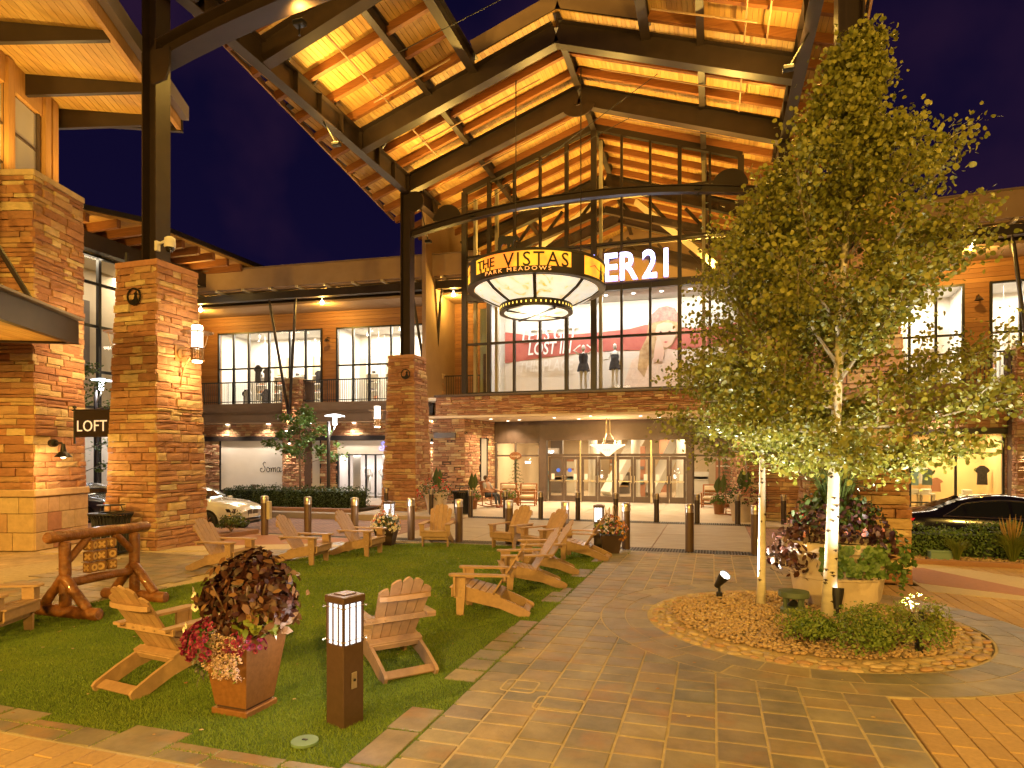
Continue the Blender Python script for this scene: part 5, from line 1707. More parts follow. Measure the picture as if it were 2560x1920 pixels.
RW, rbx, RX = wing(-1, "two-storey shop wing right of the entrance, half hidden by the aspen", "shop_wing")
for (a, c) in ((-9.9, -6.6), (-16.4, -11.6), (-5.0, -1.5), (-24, -19.4)):
    f = [0, .5, 1] if c - a < 4 else [0, .33, .66, 1]
    xs = [a + .04 + (c - a - .08) * t for t in f]
    for x in xs: rbx("mullion", x - .04, x + .04, 1.02, 1.14, .02, 3.12, M['black'])
    for z in (.3, 2.35):
        for i in range(len(xs) - 1): rbx("transom", xs[i] + .04, xs[i + 1] - .04, 1.04, 1.12, z - .03, z + .03, M['black'])
    xr = sorted(-v for v in xs)
    panes(RW, xr, [.3, 2.35, 3.1], 1.08)
    m = MB(); p, q = -c, -a
    m.box(p, q, 4.0, 4.1, 0, 3.3); m.box(p - .05, p, 1.3, 4.1, 0, 3.3); m.box(q, q + .05, 1.3, 4.1, 0, 3.3); m.box(p, q, 1.3, 4, 3.2, 3.3); m.box(p, q, 1.3, 4, .0, .05); m.build("shop_room", pm("cream_yellow_room", (.72, .52, .26), (.78, .58, .3), .7, .8), RW)
    light("shop_light", 'AREA', tuple(RW.matrix_basis @ Vector(((p + q) / 2, 2.4, 3.15))), 90, (1, .76, .38), target=tuple(RW.matrix_basis @ Vector(((p + q) / 2, 2.5, 0))), size=(2.6, 1.4))
    rr = random.Random(int(p * 10))
    for k in range(10):
        x = rr.uniform(p + .3, q - .3); yy = rr.uniform(1.9, 3.7)
        if rr.random() < .5:
            m = MB(); m.box(x - .3, x + .3, yy - .2, yy + .2, .55, .6); m.box(x - .28, x - .24, yy - .18, yy + .18, .05, .55); m.box(x + .24, x + .28, yy - .18, yy + .18, .05, .55); m.box(x - .2, x + .15, yy - .12, yy + .12, .601, .8, .02); m.build("display_table", rr.choice([mats5[0], mats5[4]]), RW)
        else:
            h = rr.uniform(.6, .9)
            m = MB(); m.prism([(-.18, 0), (.18, 0), (.16, h * .6), (.26, h * .72), (.2, h * .86), (.06, h), (-.06, h), (-.2, h * .86), (-.26, h * .72), (-.16, h * .6)], Matrix.Translation((x, yy, rr.uniform(.6, 1.2))), .14)
            m.build("hanging_garment", rr.choice([M['darkcloth'], M['white'], mats5[3], mats5[5], M['blackcloth']]), RW)
w0 = RW.matrix_basis @ Vector((13.9, 1.9, .15))
mannequin(tuple(w0), R(-5), "headless mannequin in a blue patterned dress in the yellow shop window by the frame edge", M['mannq'], (.5, 1.42, M['darkcloth']), 2, 1.75, True)

# ---------------------------------------------------------------- building far left, behind the lantern pillar
FL = emp("glass_corner_building", (0, 0, 0), 0, "tall lit glass corner building with timber eaves, seen between the sign and the lantern pillar", "building")
edge = [(-24.6, 16.5), (-24.5, 19.8), (-23.4, 21.6), (-23.1, 30.5)]
b = MB()
poly = edge + [(-34, 30.5), (-34, 16.5)]
b.slab(poly, 12.35, 12.55); b.build("roof", M['steel_dark'], FL)
b = MB(); b.slab([(-24.7, 16.6), (-24.6, 19.85), (-23.5, 21.65), (-23.2, 30.4), (-33, 30.4), (-33, 16.6)], 12.2, 12.345); b.build("eave_boards", M['deck'], FL)
for y in np.arange(17, 30.4, .95):
    xe = -24.5 if y < 19.8 else (-24.5 + (y - 19.8) / 1.8 * 1.1 if y < 21.6 else -23.3)
    b = MB(); b.box(-27.2, xe, y - .09, y + .09, 11.85, 12.2); b.build("joist", M['glulam'], FL)
b = MB(); b.box(-25.9, -25.5, 15, 28, 11.15, 11.85); b.build("eave_beam", M['steel'], FL)
xw = -26.2
ysw = [15.5, 17.0, 18.6, 20.2, 21.8, 23.4, 25, 26.4]
for y in ysw:
    b = MB(); b.box(xw - .08, xw + .08, y - .07, y + .07, 0, 11.2); b.build("mullion", M['black'], FL)
for z in (.1, 3.4, 4.4, 6.0, 8.0, 9.9, 11.1):
    b = MB(); b.box(xw - .06, xw + .06, 15.5, 26.4, z - .06, z + .06); b.build("transom", M['black'], FL)
for i in range(len(ysw) - 1):
    b = MB(); b.quad((xw, ysw[i] + .07, .1), (xw, ysw[i + 1] - .07, .1), (xw, ysw[i + 1] - .07, 11.1), (xw, ysw[i] + .07, 11.1)); b.build("pane", M['glass'], FL)
b = MB(); b.box(-28.6, -28.5, 15, 26.6, 0, 11.3); b.box(-28.5, -26.3, 15, 26.6, 11.2, 11.3); b.box(-28.5, -26.3, 15, 26.6, 4.0, 4.3); b.box(-28.5, -26.3, 26.4, 26.6, 0, 11.2); b.build("inner_wall", pm("inner_cream", (.62, .52, .38), None, rough=.8), FL)
b = MB(); b.box(-28.48, -28.2, 18.2, 19.6, 6.2, 9.6); b.box(-28.48, -28.2, 22, 23.0, 6.2, 9.6); b.build("dark_panel", mats5[1], FL)
for y in (17.5, 21.5, 25):
    light("shop_light", 'AREA', (-27.4, y, 11.1), 90, (1, .84, .58), target=(-27.6, y, 4), size=(1, 3))
    light("shop_light", 'AREA', (-27.4, y, 3.9), 60, (.95, .95, 1), target=(-27.6, y, 0), size=(1, 3))
for (y, s) in ((20.4, 1), (23, 1)):
    b = MB(); b.tube([(-26.0, y - .4, 5.0), (-24.9, y - .9, 11.3)], .08, 8); b.build("strut", M['steel'], FL)
light("eave_glow", 'SPOT', (-25.2, 19.5, 11.0), 60, AMBER, .1, (-24.6, 20.5, 12.3), 140, .8)
light("eave_glow", 'SPOT', (-24.8, 25.5, 11.0), 60, AMBER, .1, (-24.2, 26.5, 12.3), 140, .8)

# ---------------------------------------------------------------- shop at the near left with timber eaves
LB = emp("timber_eave_shop", (0, 0, 0), 0, "stone and timber shop at the left edge with wide pine eaves and a steel awning", "building")
d = Vector((-.43, .90, 0)).normalized(); n_ = Vector((d.y, -d.x, 0))
def L3(a, s, z): 
    """a: out from the wall line, s: along it"""
    p = Vector((-16.5, 11.1, 0)) + d * s + n_ * a
    return (p.x, p.y, z)
ZE = 12.0
SE = 2.75
# soffit boards running along the wall
items = []
a = -.1
while a < 3.05:
    p, q = Vector(L3(a + .085, -7, ZE)), Vector(L3(a + .085, SE - .1, ZE))
    m, Ln = frame_from(p, q)
    items.append((m @ Matrix.Diagonal((Ln, .16, .03, 1)), (0, 0, -1)))
    a += .17
pieces(LB, "soffit_board", items, [BOARD], M['deck'], 60)
b = MB(); b.slab([L3(-6, -7, 0)[:2], L3(3.3, -7, 0)[:2], L3(3.3, SE, 0)[:2], L3(-6, SE, 0)[:2]], ZE + .05, ZE + .45); b.build("roof", M['steel_dark'], LB)
b = MB(); b.bar(L3(3.12, -7, ZE + .05), L3(3.12, SE, ZE + .05), .12, .62); b.build("fascia", M['woodpost'], LB)
b = MB(); b.bar(L3(3.30, -7, ZE + .22), L3(3.30, SE, ZE + .22), .2, .4); b.build("gutter", pm("grey_gutter", (.28, .24, .23), None, rough=.5), LB)
b = MB(); b.bar(L3(-1, SE + .06, ZE - .05), L3(3.2, SE + .06, ZE - .05), .12, .5); b.build("end_fascia", M['steel'], LB)
for s in (-3.4, -1.2, .9, SE - .2):
    b = MB()
    p0, p1 = Vector(L3(-.05, s, ZE)), Vector(L3(3.0, s, ZE))
    ax = (p1 - p0); 
    mm = Matrix((ax.normalized(), Vector((0, 0, 1)).cross(ax.normalized()), Vector((0, 0, 1)))).transposed().to_4x4(); mm.translation = p0
    Ln = ax.length
    b.prism([(0, -.58), (Ln, -.24), (Ln, -.03), (0, -.03)], mm, .12); b.build("outrigger", M['steel'], LB)
# wall with clerestory windows
for s0, s1 in ((-6.5, -4.6), (-4.45, -2.2), (-2.05, .1), (.25, 1.5)):
    b = MB(); p, q = L3(0, s0, 0), L3(0, s1, 0)
    b.quad((p[0], p[1], 8.5), (q[0], q[1], 8.5), (q[0], q[1], ZE - .75), (p[0], p[1], ZE - .75)); w_ = b.build("clerestory_window", pm("frosted_window", (.42, .38, .31), (.46, .41, .33), 1, .25, emit=(1, .85, .6), es=.03), LB)
    b = MB()
    for z in (9.35, 10.3): b.bar((p[0], p[1], z), (q[0], q[1], z), .08, .06)
    for t in (s0, s1): b.bar(L3(0.02, t, 8.4), L3(.02, t, ZE - .7), .07, .12, (1, 0, 0))
    b.build("window_bar", M['bronze'], w_)
for s in (-4.52, -2.12, .18, 1.75, 2.1):
    b = MB(); b.bar(L3(.04, s, 6), L3(.04, s, ZE - .05), .26, .26, (d.x, d.y, 0)); b.build("corner_post", M['woodpost'], LB)
b = MB(); b.bar(L3(.0, -7, ZE - .36), L3(.0, 2.25, ZE - .36), .2, .7); b.build("wall_plate", M['woodpost'], LB)
b = MB(); b.bar(L3(-.6, -7, 4.2), L3(-.6, 1.9, 4.2), .8, 8.4); b.build("wall", M['stucco'], LB)
b = MB(); b.bar(L3(-3, 2.0, 6.0), L3(.1, 2.0, 6.0), .3, 11.9); b.build("end_wall", M['woodwall'], LB)
# steel awning with pine soffit
AW = emp("awning", (0, 0, 0)); AW.parent = LB
def A3(a, s, z):
    p = Vector((-13.15, 10.35, 0)) + d * s + n_ * a
    return (p.x, p.y, z)
b = MB(); b.bar(A3(0, 0, 4.86), A3(0, -6, 4.86), .14, .5); b.bar(A3(-3, .0, 4.86), A3(.07, .0, 4.86), .14, .5); b.build("awning_fascia", M['steel'], AW)
b = MB(); b.bar(A3(.05, .05, 5.14), A3(.05, -6, 5.14), .3, .05); b.build("awning_cap", pm("grey_cap", (.30, .26, .24), None, rough=.5), AW)
items = []
a = -2.9
while a < -.1:
    m, Ln = frame_from(A3(a + .06, -.08, 4.66), A3(a + .06, -6, 4.66)); items.append((m @ Matrix.Diagonal((Ln, .112, .03, 1)), (0, 0, -1))); a += .12
pieces(AW, "soffit_board", items, [BOARD], M['deck'], 40)
b = MB(); b.tube([A3(-.3, -.7, 5.1), A3(-2.0, -.9, 8.2)], .055, 8); b.lathe([(0, 0), (.11, .02), (.11, .14), (0, .2)], 12, A3(-.3, -.7, 5.1)); b.build("tie_rod", M['steel'], AW)
b = MB(); b.lathe([(0, 4.635), (.09, 4.635), (.09, 4.65)], 12, A3(-1.2, -1.6, 0)); b.build("awning_light", M['lit_down'], AW)
light("awning_beam", 'SPOT', A3(-1.2, -1.6, 4.6), 90, WARM, .08, A3(-1.4, -1.0, 0), 140, .7)
light("awning_bounce", 'SPOT', A3(-1.2, -.9, 3.0), 60, AMBER, .1, A3(-1.3, -1.4, 5), 130, .8)
# pier of the shop
LP = stone_pillar("stone_pier", -16.17, 11.37, 2.0, 1.9, 8.85, R(16), "tall stone pier of the left shop with sandstone block base, beside the bracket sign", 300, 5, True, None, 1.7, 1.42, .28, .85, .08, .2)
r6 = random.Random(2)
for (z0, z1) in ((.0, .42), (.42, .86), (.86, 1.24)):
    for face in range(2):
        x = -1.04 if face == 0 else -.89
        end = -x
        while x < end - .01:
            L = r6.uniform(.34, .62)
            if x + L > end - .25: L = end - x
            b = MB()
            if face == 0: b.box(x + .006, x + L - .006, -.91, -.75, z0 + .006, z1 - .006, .008)
            else: b.box(.95, 1.06, x + .006, x + L - .006, z0 + .006, z1 - .006, .008)
            b.build("sandstone_block", M['block'], LP); x += L
b = MB(); b.box(-1.1, 1.1, -.95, .9, 1.25, 1.42, .02); b.build("band_course", M['block'], LP)
light("timber_eave_glow", 'SPOT', L3(.6, -.5, 8.9), 190, AMBER, .15, L3(1.6, .5, 12), 150, .9)
light("timber_eave_glow", 'SPOT', L3(.9, 2.3, 9.2), 110, AMBER, .15, L3(1.6, 2.0, 12), 150, .9)
# ================================================================ FURNITURE AND FIXTURES
# ---------------------------------------------------------------- wooden-style garden chairs
def make_chair():
    o = emp("adirondack_chair", (0, 0, 0))
    P_ = M['poly']
    YZ = lambda x: Matrix(((0, 1, 0, x), (1, 0, 0, 0), (0, 0, 1, 0), (0, 0, 0, 1)))   # local x -> world y
    for s in (-1, 1):
        b = MB(); b.prism([(-.43, .235), (-.43, .372), (-.2, .368), (.02, .315), (.14, .285), (.40, .18), (.60, .085), (.625, .055), (.60, .0), (.47, .0), (.2, .105)], YZ(s * .265), .034)
        b.build("runner", P_, o)
        b = MB(); b.prism([(-.385, 0), (-.29, 0), (-.265, .30), (-.26, .545), (-.40, .545), (-.392, .30)], YZ(s * .305), .036); b.build("leg", P_, o)
        b = MB(); b.prism([(-.045, 0), (.045, 0), (.06, .22), (.06, .27), (-.06, .27), (-.05, .2)], Matrix.Translation((s * .318, -.405, .275)), .03); b.build("arm_bracket", P_, o)
        # arm with rounded front
        poly = []
        w0, w1 = .075, .05
        for k in range(7):
            t = math.pi * k / 6
            poly.append((s * .325 + w0 * math.cos(t), -.44 - .05 * math.sin(t)))
        poly += [(s * .325 - w0, -.15), (s * .325 - w1, .36), (s * .325 + w1, .36), (s * .325 + w0, -.15)]
        b = MB(); b.slab(poly[::-1], .546, .572); b.build("arm", P_, o)
    # seat slats on the curved runners
    ys = [(-.435, .382), (-.335, .384), (-.232, .376), (-.13, .352), (-.03, .328), (.07, .304)]
    for i, (y, z) in enumerate(ys):
        sl = -.02 if i < 2 else -.23
        b = MB(); b.cbox(Matrix.Translation((0, y, z)) @ Matrix.Rotation(sl, 4, 'X'), .575 if i else .64, .094, .022, .004); b.build("seat_slat", P_, o)
    b = MB(); b.box(-.32, .32, -.462, -.436, .255, .368, .004); b.build("front_apron", P_, o)
    b = MB(); b.box(-.285, .285, -.37, -.345, .18, .26, .004); b.build("front_stretcher", P_, o)
    b = MB(); b.cbox(Matrix.Translation((0, .55, .06)) @ Matrix.Rotation(R(-28), 4, 'X'), .495, .10, .022, .004); b.build("rear_stretcher", P_, o)
    b = MB(); b.cbox(Matrix.Translation((0, .175, .285)) @ Matrix.Rotation(R(-22), 4, 'X'), .575, .085, .03, .004); b.build("seat_back_rail", P_, o)
    b = MB(); b.cbox(Matrix.Translation((0, .19, .235)) @ Matrix.Rotation(R(60), 4, 'X'), .495, .07, .022, .004); b.build("lower_brace", P_, o)
    # fan back: five tapering slats with a scalloped crown
    base, top = Vector((0, .10, .285)), Vector((0, .55, .985))
    zd = (top - base).normalized(); xd = Vector((1, 0, 0)); yd = zd.cross(xd)
    fm = Matrix((xd, yd, zd)).transposed().to_4x4(); fm.translation = base
    Lf = (top - base).length
    for k in range(5):
        c = k - 2
        L = Lf - (0, .025, .125)[abs(c)]
        xb, xt = c * .092, c * .112
        hb, ht = .0425, .0525
        poly = [(xb - hb, -.02), (xb + hb, -.02), (xt + ht, L - .05)]
        for q in range(1, 6):
            t = q / 6
            if c == 0: dz = .05 * math.sin(math.pi * t) - .0
            elif c < 0: dz = .05 * t + (.02 if abs(c) == 1 else .01) * math.sin(math.pi * t) - (.05 if False else 0)
            else: dz = .05 * (1 - t) + .02 * math.sin(math.pi * t)
            if c < 0: dz = .05 * (1 - t) * .9 + .02 * math.sin(math.pi * t)
            elif c > 0: dz = .05 * t * .9 + .02 * math.sin(math.pi * t)
            poly.append((xt + ht - 2 * ht * t, L - .05 + dz))
        poly.append((xt - ht, L - .05))
        b = MB(); b.prism(poly, fm, .022); b.build("back_slat", P_, o)
    def onback(f, off=0.0): return base + zd * (Lf * f) + yd * off
    p = onback(.335, .03)
    b = MB(); b.cbox(Matrix.Translation((0, p.y + .012, .532)), .80, .03, .06, .004); b.build("arm_brace", P_, o)
    # curved upper brace
    p = onback(.70, .0)
    vs = [(-.27, -.012), (.27, -.012), (.27, .02), (.2, .045), (0, .06), (-.2, .045), (-.27, .02)]
    b = MB(); b.add([(x, p.y + .025 + y, p.z - .024) for x, y in vs] + [(x, p.y + .025 + y, p.z + .024) for x, y in vs], [tuple(range(7))[::-1], tuple(range(7, 14))] + [(i, (i + 1) % 7, (i + 1) % 7 + 7, i + 7) for i in range(7)])
    b.build("upper_brace", P_, o)
    # screw heads
    b = MB()
    for s in (-1, 1):
        for (y, z) in ((-.33, .49), (-.33, .33), (-.335, .25)):
            b.cbox(Matrix.Translation((s * .325, y, z)), .006, .012, .012)
    for x in (-.3, -.15, .0, .15, .3): b.cbox(Matrix.Translation((x, onback(.335).y + .06, .532)), .01, .004, .01)
    b.build("screw", M['brushed'], o)
    return o
proto = make_chair()
chairs = [
    (-5.08, 5.03, .14, .99, "tan slatted lawn chair seen from behind, between the log game and the flower planter"),
    (-3.24, 6.02, -.76, .65, "tan slatted lawn chair seen from behind, just right of the lit lamp post"),
    (-3.00, 8.47, -.985, -.17, "tan slatted lawn chair in full side view facing left, nearest of the right-hand row"),
    (-2.96, 10.33, -.91, -.41, "tan slatted lawn chair facing left, second of the right-hand row along the path"),
    (-3.02, 11.68, -.93, -.36, "tan slatted lawn chair facing left, third of the right-hand row along the path"),
    (-2.68, 13.55, -1.0, -.02, "tan slatted lawn chair in front of the orange-flowered pot at the turf corner"),
    (-3.62, 14.1, -.55, -.83, "tan slatted lawn chair with fan back, half hidden by the right-hand row"),
    (-4.6, 14.72, -.35, -.94, "tan slatted lawn chair at the far edge of the turf, turned slightly left"),
    (-6.45, 14.5, .22, -.97, "tan slatted lawn chair standing alone at the far edge, facing the camera"),
    (-7.5, 12.6, .99, .03, "tan slatted lawn chair facing right beside the white-flowered pot"),
    (-8.0, 11.25, .985, .12, "tan slatted lawn chair facing right, middle of the three on the left"),
    (-9.0, 10.12, .985, .08, "tan slatted lawn chair partly hidden behind the burgundy planter leaves"),
    (-8.32, 5.40, .92, .38, "tan slatted lawn chair cut off by the left picture edge beside the log game"),
]
for i, (x, y, fx, fy, lab) in enumerate(chairs):
    o = proto if i == 0 else copy_tree(proto)
    o.location = (x, y, .004); o.rotation_euler = (0, 0, math.atan2(fx, -fy))
    tag(o, lab, "chair", "slatted lawn chairs on the turf")

# ---------------------------------------------------------------- lamp bollards
def lamp_bollard(x, y, rz, lab, power):
    o = emp("lamp_bollard", (x, y, 0), rz, lab, "lamp", "square lamp bollards round the turf")
    h = .105
    b = MB(); b.box(-h, h, -h, h, 0, .655, .006); b.build("post", M['lampbody'], o)
    b = MB(); b.box(-h - .012, h + .012, -h - .012, h + .012, .985, 1.045, .008); b.box(-h * .6, h * .6, -h * .6, h * .6, 1.046, 1.056); b.build("cap", M['lampbody'], o)
    b = MB(); b.box(-h + .016, h - .016, -h + .016, h - .016, .656, .984); b.build("opal_panel", M['lit_lamp'], o)
    for sx in (-1, 1):
        for sy in (-1, 1):
            b = MB(); b.box(sx * h - sx * .018, sx * h, sy * h - sy * .018, sy * h, .6551, .9849); b.build("corner_bar", M['lampbody'], o)
    for k in (-.033, .033):
        for s in (-1, 1):
            b = MB(); b.box(k - .0055, k + .0055, s * (h - .01) - .006, s * (h - .01) + .006, .656, .984); b.box(s * (h - .01) - .006, s * (h - .01) + .006, k - .0055, k + .0055, .656, .984); b.build("glazing_bar", M['lampbody'], o)
    for z in (.69, .955):
        for s in (-1, 1):
            b = MB(); b.box(-h - .035, h + .035, s * (h + .002) - .003, s * (h + .002) + .003, z - .003, z + .003); b.box(s * (h + .002) - .003, s * (h + .002) + .003, -h - .035, h + .035, z - .0029, z + .0029); b.build("cross_rod", M['brushed'], o)
    b = MB(); b.box(h, h + .01, -.028, .028, .30, .43, .003); so = b.build("outlet_cover", M['brushed'], o)
    b = MB(); b.lathe([(0, 0), (.012, 0), (.012, .006)], 8, (0, 0, 0)); bb = MB(); bb.m = Matrix.Translation((h + .01, 0, .37)) @ Matrix.Rotation(R(90), 4, 'Y'); bb.lathe([(0, .006), (.012, .006), (.012, .0)], 8); bb.build("plug", M['black'], so)
    b = MB(); b.box(-h - .05, -h, -.03, .03, .27, .40, .003); b.build("outlet_box", M['stucco'], o)
    light("lamp_glow", 'POINT', (x, y, 1.22), power * .35, (.98, .92, .85), .05)
    for k in range(4):
        a = rz + k * math.pi / 2
        light("lamp_glow", 'AREA', (x + .135 * math.cos(a), y + .135 * math.sin(a), .82), power * .25, (1, .93, .84), target=(x + 2 * math.cos(a), y + 2 * math.sin(a), .62), size=(.18, .3))
M['lit_lamp'] = emimat("lit_opal_panel", (.90, .95, 1.0), 1.9)
lamp_bollard(-2.85, 4.56, R(-18), "square bronze lamp post with glowing white panels in the front turf", 9)
lamp_bollard(-7.85, 14.6, R(0), "square lamp post glowing behind the white-flowered pot", 10)
lamp_bollard(-2.55, 15.0, R(0), "square lamp post glowing behind the orange-flowered pot", 9)

# ---------------------------------------------------------------- steel bollards
def bollard(x, y, h, r, name, dark=False):
    o = emp(name, (x, y, 0))
    b = MB(); b.lathe([(r, 0), (r, h - .2)], 20, caps=False); b.build("post", M['bollard'] if not dark else M['bollard_dark'], o, True)
    b = MB(); b.lathe([(r * 1.06, h - .2), (r * 1.06, h - .135), (r * 1.0, h - .13), (r * 1.0, h - .118), (r * 1.06, h - .113), (r * 1.06, h - .02), (r * .98, h - .01), (r * .6, h), (0, h + .005)], 20, caps=False); c = b.build("cap", M['brushed'] if not dark else M['bronzecap'], o, auto=40)
    return o
M['bollard_dark'] = pm("dark_bollard", (.06, .04, .03), None, rough=.35, metal=.3)
M['bronzecap'] = pm("bronze_cap", (.34, .27, .2), None, rough=.35, metal=.9)
fr = [-11.9, -10.5, -9.05, -7.55, -6.2, -4.85, -3.42, -1.95, -.5, .92]
where = ["by the lantern pillar, with a small box", "behind the middle left chair", "behind the left chairs, in front of the hedge", "standing beside the glowing lamp near the white flowers", "right of the chair standing alone", "behind the slightly turned far chair", "behind the fan-backed chair, mostly hidden", "just right of the orange-flowered pot", "between the orange-flowered pot and the thin tree trunk", "beside the thin tree trunk"]
for i, x in enumerate(fr):
    o = bollard(x, 15.25 if i > 2 else 14.95, 1.1, .098, "steel_bollard")
    tag(o, "brown steel bollard with bright steel cap " + where[i], "bollard", "near row of steel bollards")
    if i == 0:
        b = MB(); b.box(.1, .2, -.06, .06, .45, .95, .01); b.build("control_box", M['pale'], o)
bk = [(-12.35, 22.75), (-10.2, 22.3), (-8.43, 21.85), (-7.09, 21.85), (-5.78, 21.85), (-4.45, 21.85), (-3.14, 21.85), (-1.78, 21.85), (-.48, 21.85), (.78, 21.95), (2.2, 22.4)]
where = ["in front of the far canopy pillar", "in front of the big far flower pot by the pillar", "beside the black litter bin", "in front of the rocking chair", "left of the doors by the cushioned bench", "before the first pair of doors", "before the second pair of doors", "before the third pair of doors", "before the fourth pair of doors", "in front of the big pot on the right of the doors", "in front of the far right pillar"]
for i, (x, y) in enumerate(bk):
    o = bollard(x, y, .97, .085, "dark_bollard", True)
    tag(o, "dark bollard " + where[i], "bollard", "far row of dark bollards")
o = bollard(-19.6, 23.9, .97, .085, "dark_bollard", True); tag(o, "dark bollard standing before the white script panel", "bollard", "far row of dark bollards")

# ---------------------------------------------------------------- log frame with a hanging noughts and crosses game
lg = emp("log_game_frame", (-8.32, 6.95, 0), 0, "varnished log frame with hanging wooden noughts and crosses blocks", "game")
def logp(name, p, q, r, parent=lg, taper=1.0):
    p, q = Vector(p), Vector(q)
    n = 7
    pts, rad = [], []
    dd = (q - p)
    for i in range(n + 1):
        t = i / n
        pts.append(p + dd * t + Vector((rnd.uniform(-.006, .006), rnd.uniform(-.006, .006), rnd.uniform(-.004, .004))))
        rad.append(r * (1 + (taper - 1) * t) * rnd.uniform(.97, 1.03))
    u = dd.normalized() * r * .22
    pts = [p - u * .0] + [pts[0] + u] + pts[1:-1] + [pts[-1] - u] + [q]
    rad = [r * .78] + rad[:1] + rad[1:-1] + rad[-1:] + [r * .78 * taper]
    b = MB(); b.tube(pts, rad, 14)
    return b.build(name, M['log'], parent, auto=50)
for y in (-.52, .56):
    logp("base_log", (-.60, y, .085), (.60, y, .085), .085)
    logp("post", (0, y, .15), (0, y, 1.02), .072)
    logp("foot_brace", (.40, y, .13), (.0, y - .02, .56), .066)
    logp("foot_brace", (-.40, y, .13), (-.0, y - .02, .56), .066)
logp("top_rail", (.0, -.78, 1.10), (0, .80, 1.10), .076)
logp("middle_rail", (0, -.47, .46), (0, .50, .46), .062)
logp("knee_brace", (0, -.49, .76), (0, -.18, 1.05), .05)
logp("knee_brace", (0, .53, .76), (0, .22, 1.05), .05)
M['blockwood'] = pm("dark_block_wood", (.20, .085, .025), (.30, .14, .045), 12, .6, bump=.2, bscale=30)
M['blockcut'] = pm("pale_carved_wood", (.60, .36, .13), None, rough=.6)
signs = ["O", "X", "O", "X", "O", "X", "X", "O", "O"]
for i in range(3):
    y = -.155 + i * .155
    b = MB(); b.tube([(0, y, .52), (0, y, 1.05)], .006, 6); b.build("cord", M['pale'], lg)
    for j in range(3):
        z = .93 - j * .155
        a = R((20, -25, 40, -70, 60, 75, 5, 50, 80)[i + 3 * j])
        blk = MB(); blk.cbox(Matrix(), .135, .135, .138, .012)
        bo = blk.build("game_block", M['blockwood'], lg); bo.location = (0, y, z); bo.rotation_euler = (0, 0, a)
        for f in range(4):
            s = "X" if (f + i + j) % 2 else "O"
            mm = Matrix.Rotation(f * math.pi / 2, 4, 'Z')
            c = MB(); c.m = mm @ Matrix.Translation((.0685, 0, 0)) @ Matrix.Rotation(R(90), 4, 'Y')
            if s == "O":
                c.lathe([(.022, -.002), (.05, -.002), (.05, .003), (.022, .003), (.022, -.002)], 14, caps=False)
            else:
                c.m = mm @ Matrix.Translation((.0685, 0, 0))
                for aa in (45, -45):
                    m2 = Matrix.Rotation(R(aa), 4, 'X')
                    c.cbox(m2, .006, .028, .105)
            c.build("carved_mark", M['blockcut'], bo)

# ---------------------------------------------------------------- lantern sconces on the pillars
def lantern(x, y, z, out, lab):
    rz = math.atan2(out[1], out[0])
    o = emp("wall_lantern", (x, y, z), rz, lab, "lantern", "tall white wall lanterns on the stone pillars")
    # local +x points away from the wall
    b = MB(); b.box(-.02, .03, -.17, .17, -.28, .10, .006); b.build("back_plate", M['lanternmetal'], o)
    b = MB(); b.m = Matrix.Translation((.05, 0, -.09)) @ Matrix.Rotation(R(90), 4, 'Y'); b.lathe([(0, .03), (.12, .02), (.135, -.02), (0, -.03)], 20); b.build("boss", M['lanternmetal'], o)
    b = MB(); b.tube([(.05, 0, -.02), (.42, 0, -.02)], .014, 6); b.tube([(.05, 0, -.16), (.42, 0, -.14)], .014, 6); b.tube([(.03, 0, -.88), (.06, 0, -.65), (.16, 0, -.38), (.32, 0, -.18), (.42, 0, -.1)], .014, 6); b.build("arm", M['lanternmetal'], o)
    cx = .52
    b = MB(); b.lathe([(.0, .02), (.125, .02), (.125, .54), (.115, .56), (0, .57)], 20, (cx, 0, 0)); b.build("opal_tube", M['lit_white'], o, auto=40)
    b = MB()
    for k in range(16):
        t = 2 * math.pi * k / 16
        b.bar((cx + .135 * math.cos(t), .135 * math.sin(t), -.28), (cx + .135 * math.cos(t), .135 * math.sin(t), .02), .016, .02, (math.cos(t), math.sin(t), 0))
    b.build("cage", M['lanternmetal'], o)
    b = MB(); b.lathe([(.10, -.28), (.148, -.28), (.148, -.24), (.12, -.24)], 20, (cx, 0, 0), caps=False); b.lathe([(.12, -.01), (.148, -.01), (.148, .03), (.126, .03)], 20, (cx, 0, 0), caps=False); b.build("band", M['lanternmetal'], o)
    b = MB(); b.lathe([(0, -.33), (.11, -.32), (.11, -.27), (0, -.26)], 20, (cx, 0, 0)); b.build("bulb", M['lit_lantern'], o)
    b = MB(); b.lathe([(.13, .395), (.36, .385), (.36, .40), (.13, .41), (.13, .395)], 28, (cx, 0, 0), caps=False); b.build("disc", M['lanternmetal'], o)
    b = MB()
    for k in range(4):
        t = math.pi / 4 + k * math.pi / 2
        b.tube([(cx + .13 * math.cos(t), .13 * math.sin(t), .0), (cx + .19 * math.cos(t), .19 * math.sin(t), .12), (cx + .25 * math.cos(t), .25 * math.sin(t), .39)], .01, 5)
    b.build("hoop", M['lanternmetal'], o)
    w = o.matrix_basis
    light("lantern_light", 'POINT', tuple(w @ Vector((cx + .02, 0, -.5))), 46, (1, .60, .22), .1)
    light("lantern_light", 'POINT', tuple(w @ Vector((cx + .17, 0, .7))), 16, (1, .64, .26), .1)
    return o
M['lanternmetal'] = pm("aged_brass", (.30, .16, .055), (.36, .2, .07), 8, .45, metal=.4)
M['lit_lantern'] = emimat("lit_lantern_bulb", (1, .85, .6), 9)
lantern(-12.29, 12.37, 4.76, (1, 0), "white tube lantern on the near pillar's right face, fully in view")
lantern(-13.66, 12.37, 4.9, (-1, 0), "white tube lantern half hidden behind the near pillar's left face")
lantern(-12.82, 23.8, 3.75, (-1, 0), "small distant white tube lantern on the far canopy pillar")

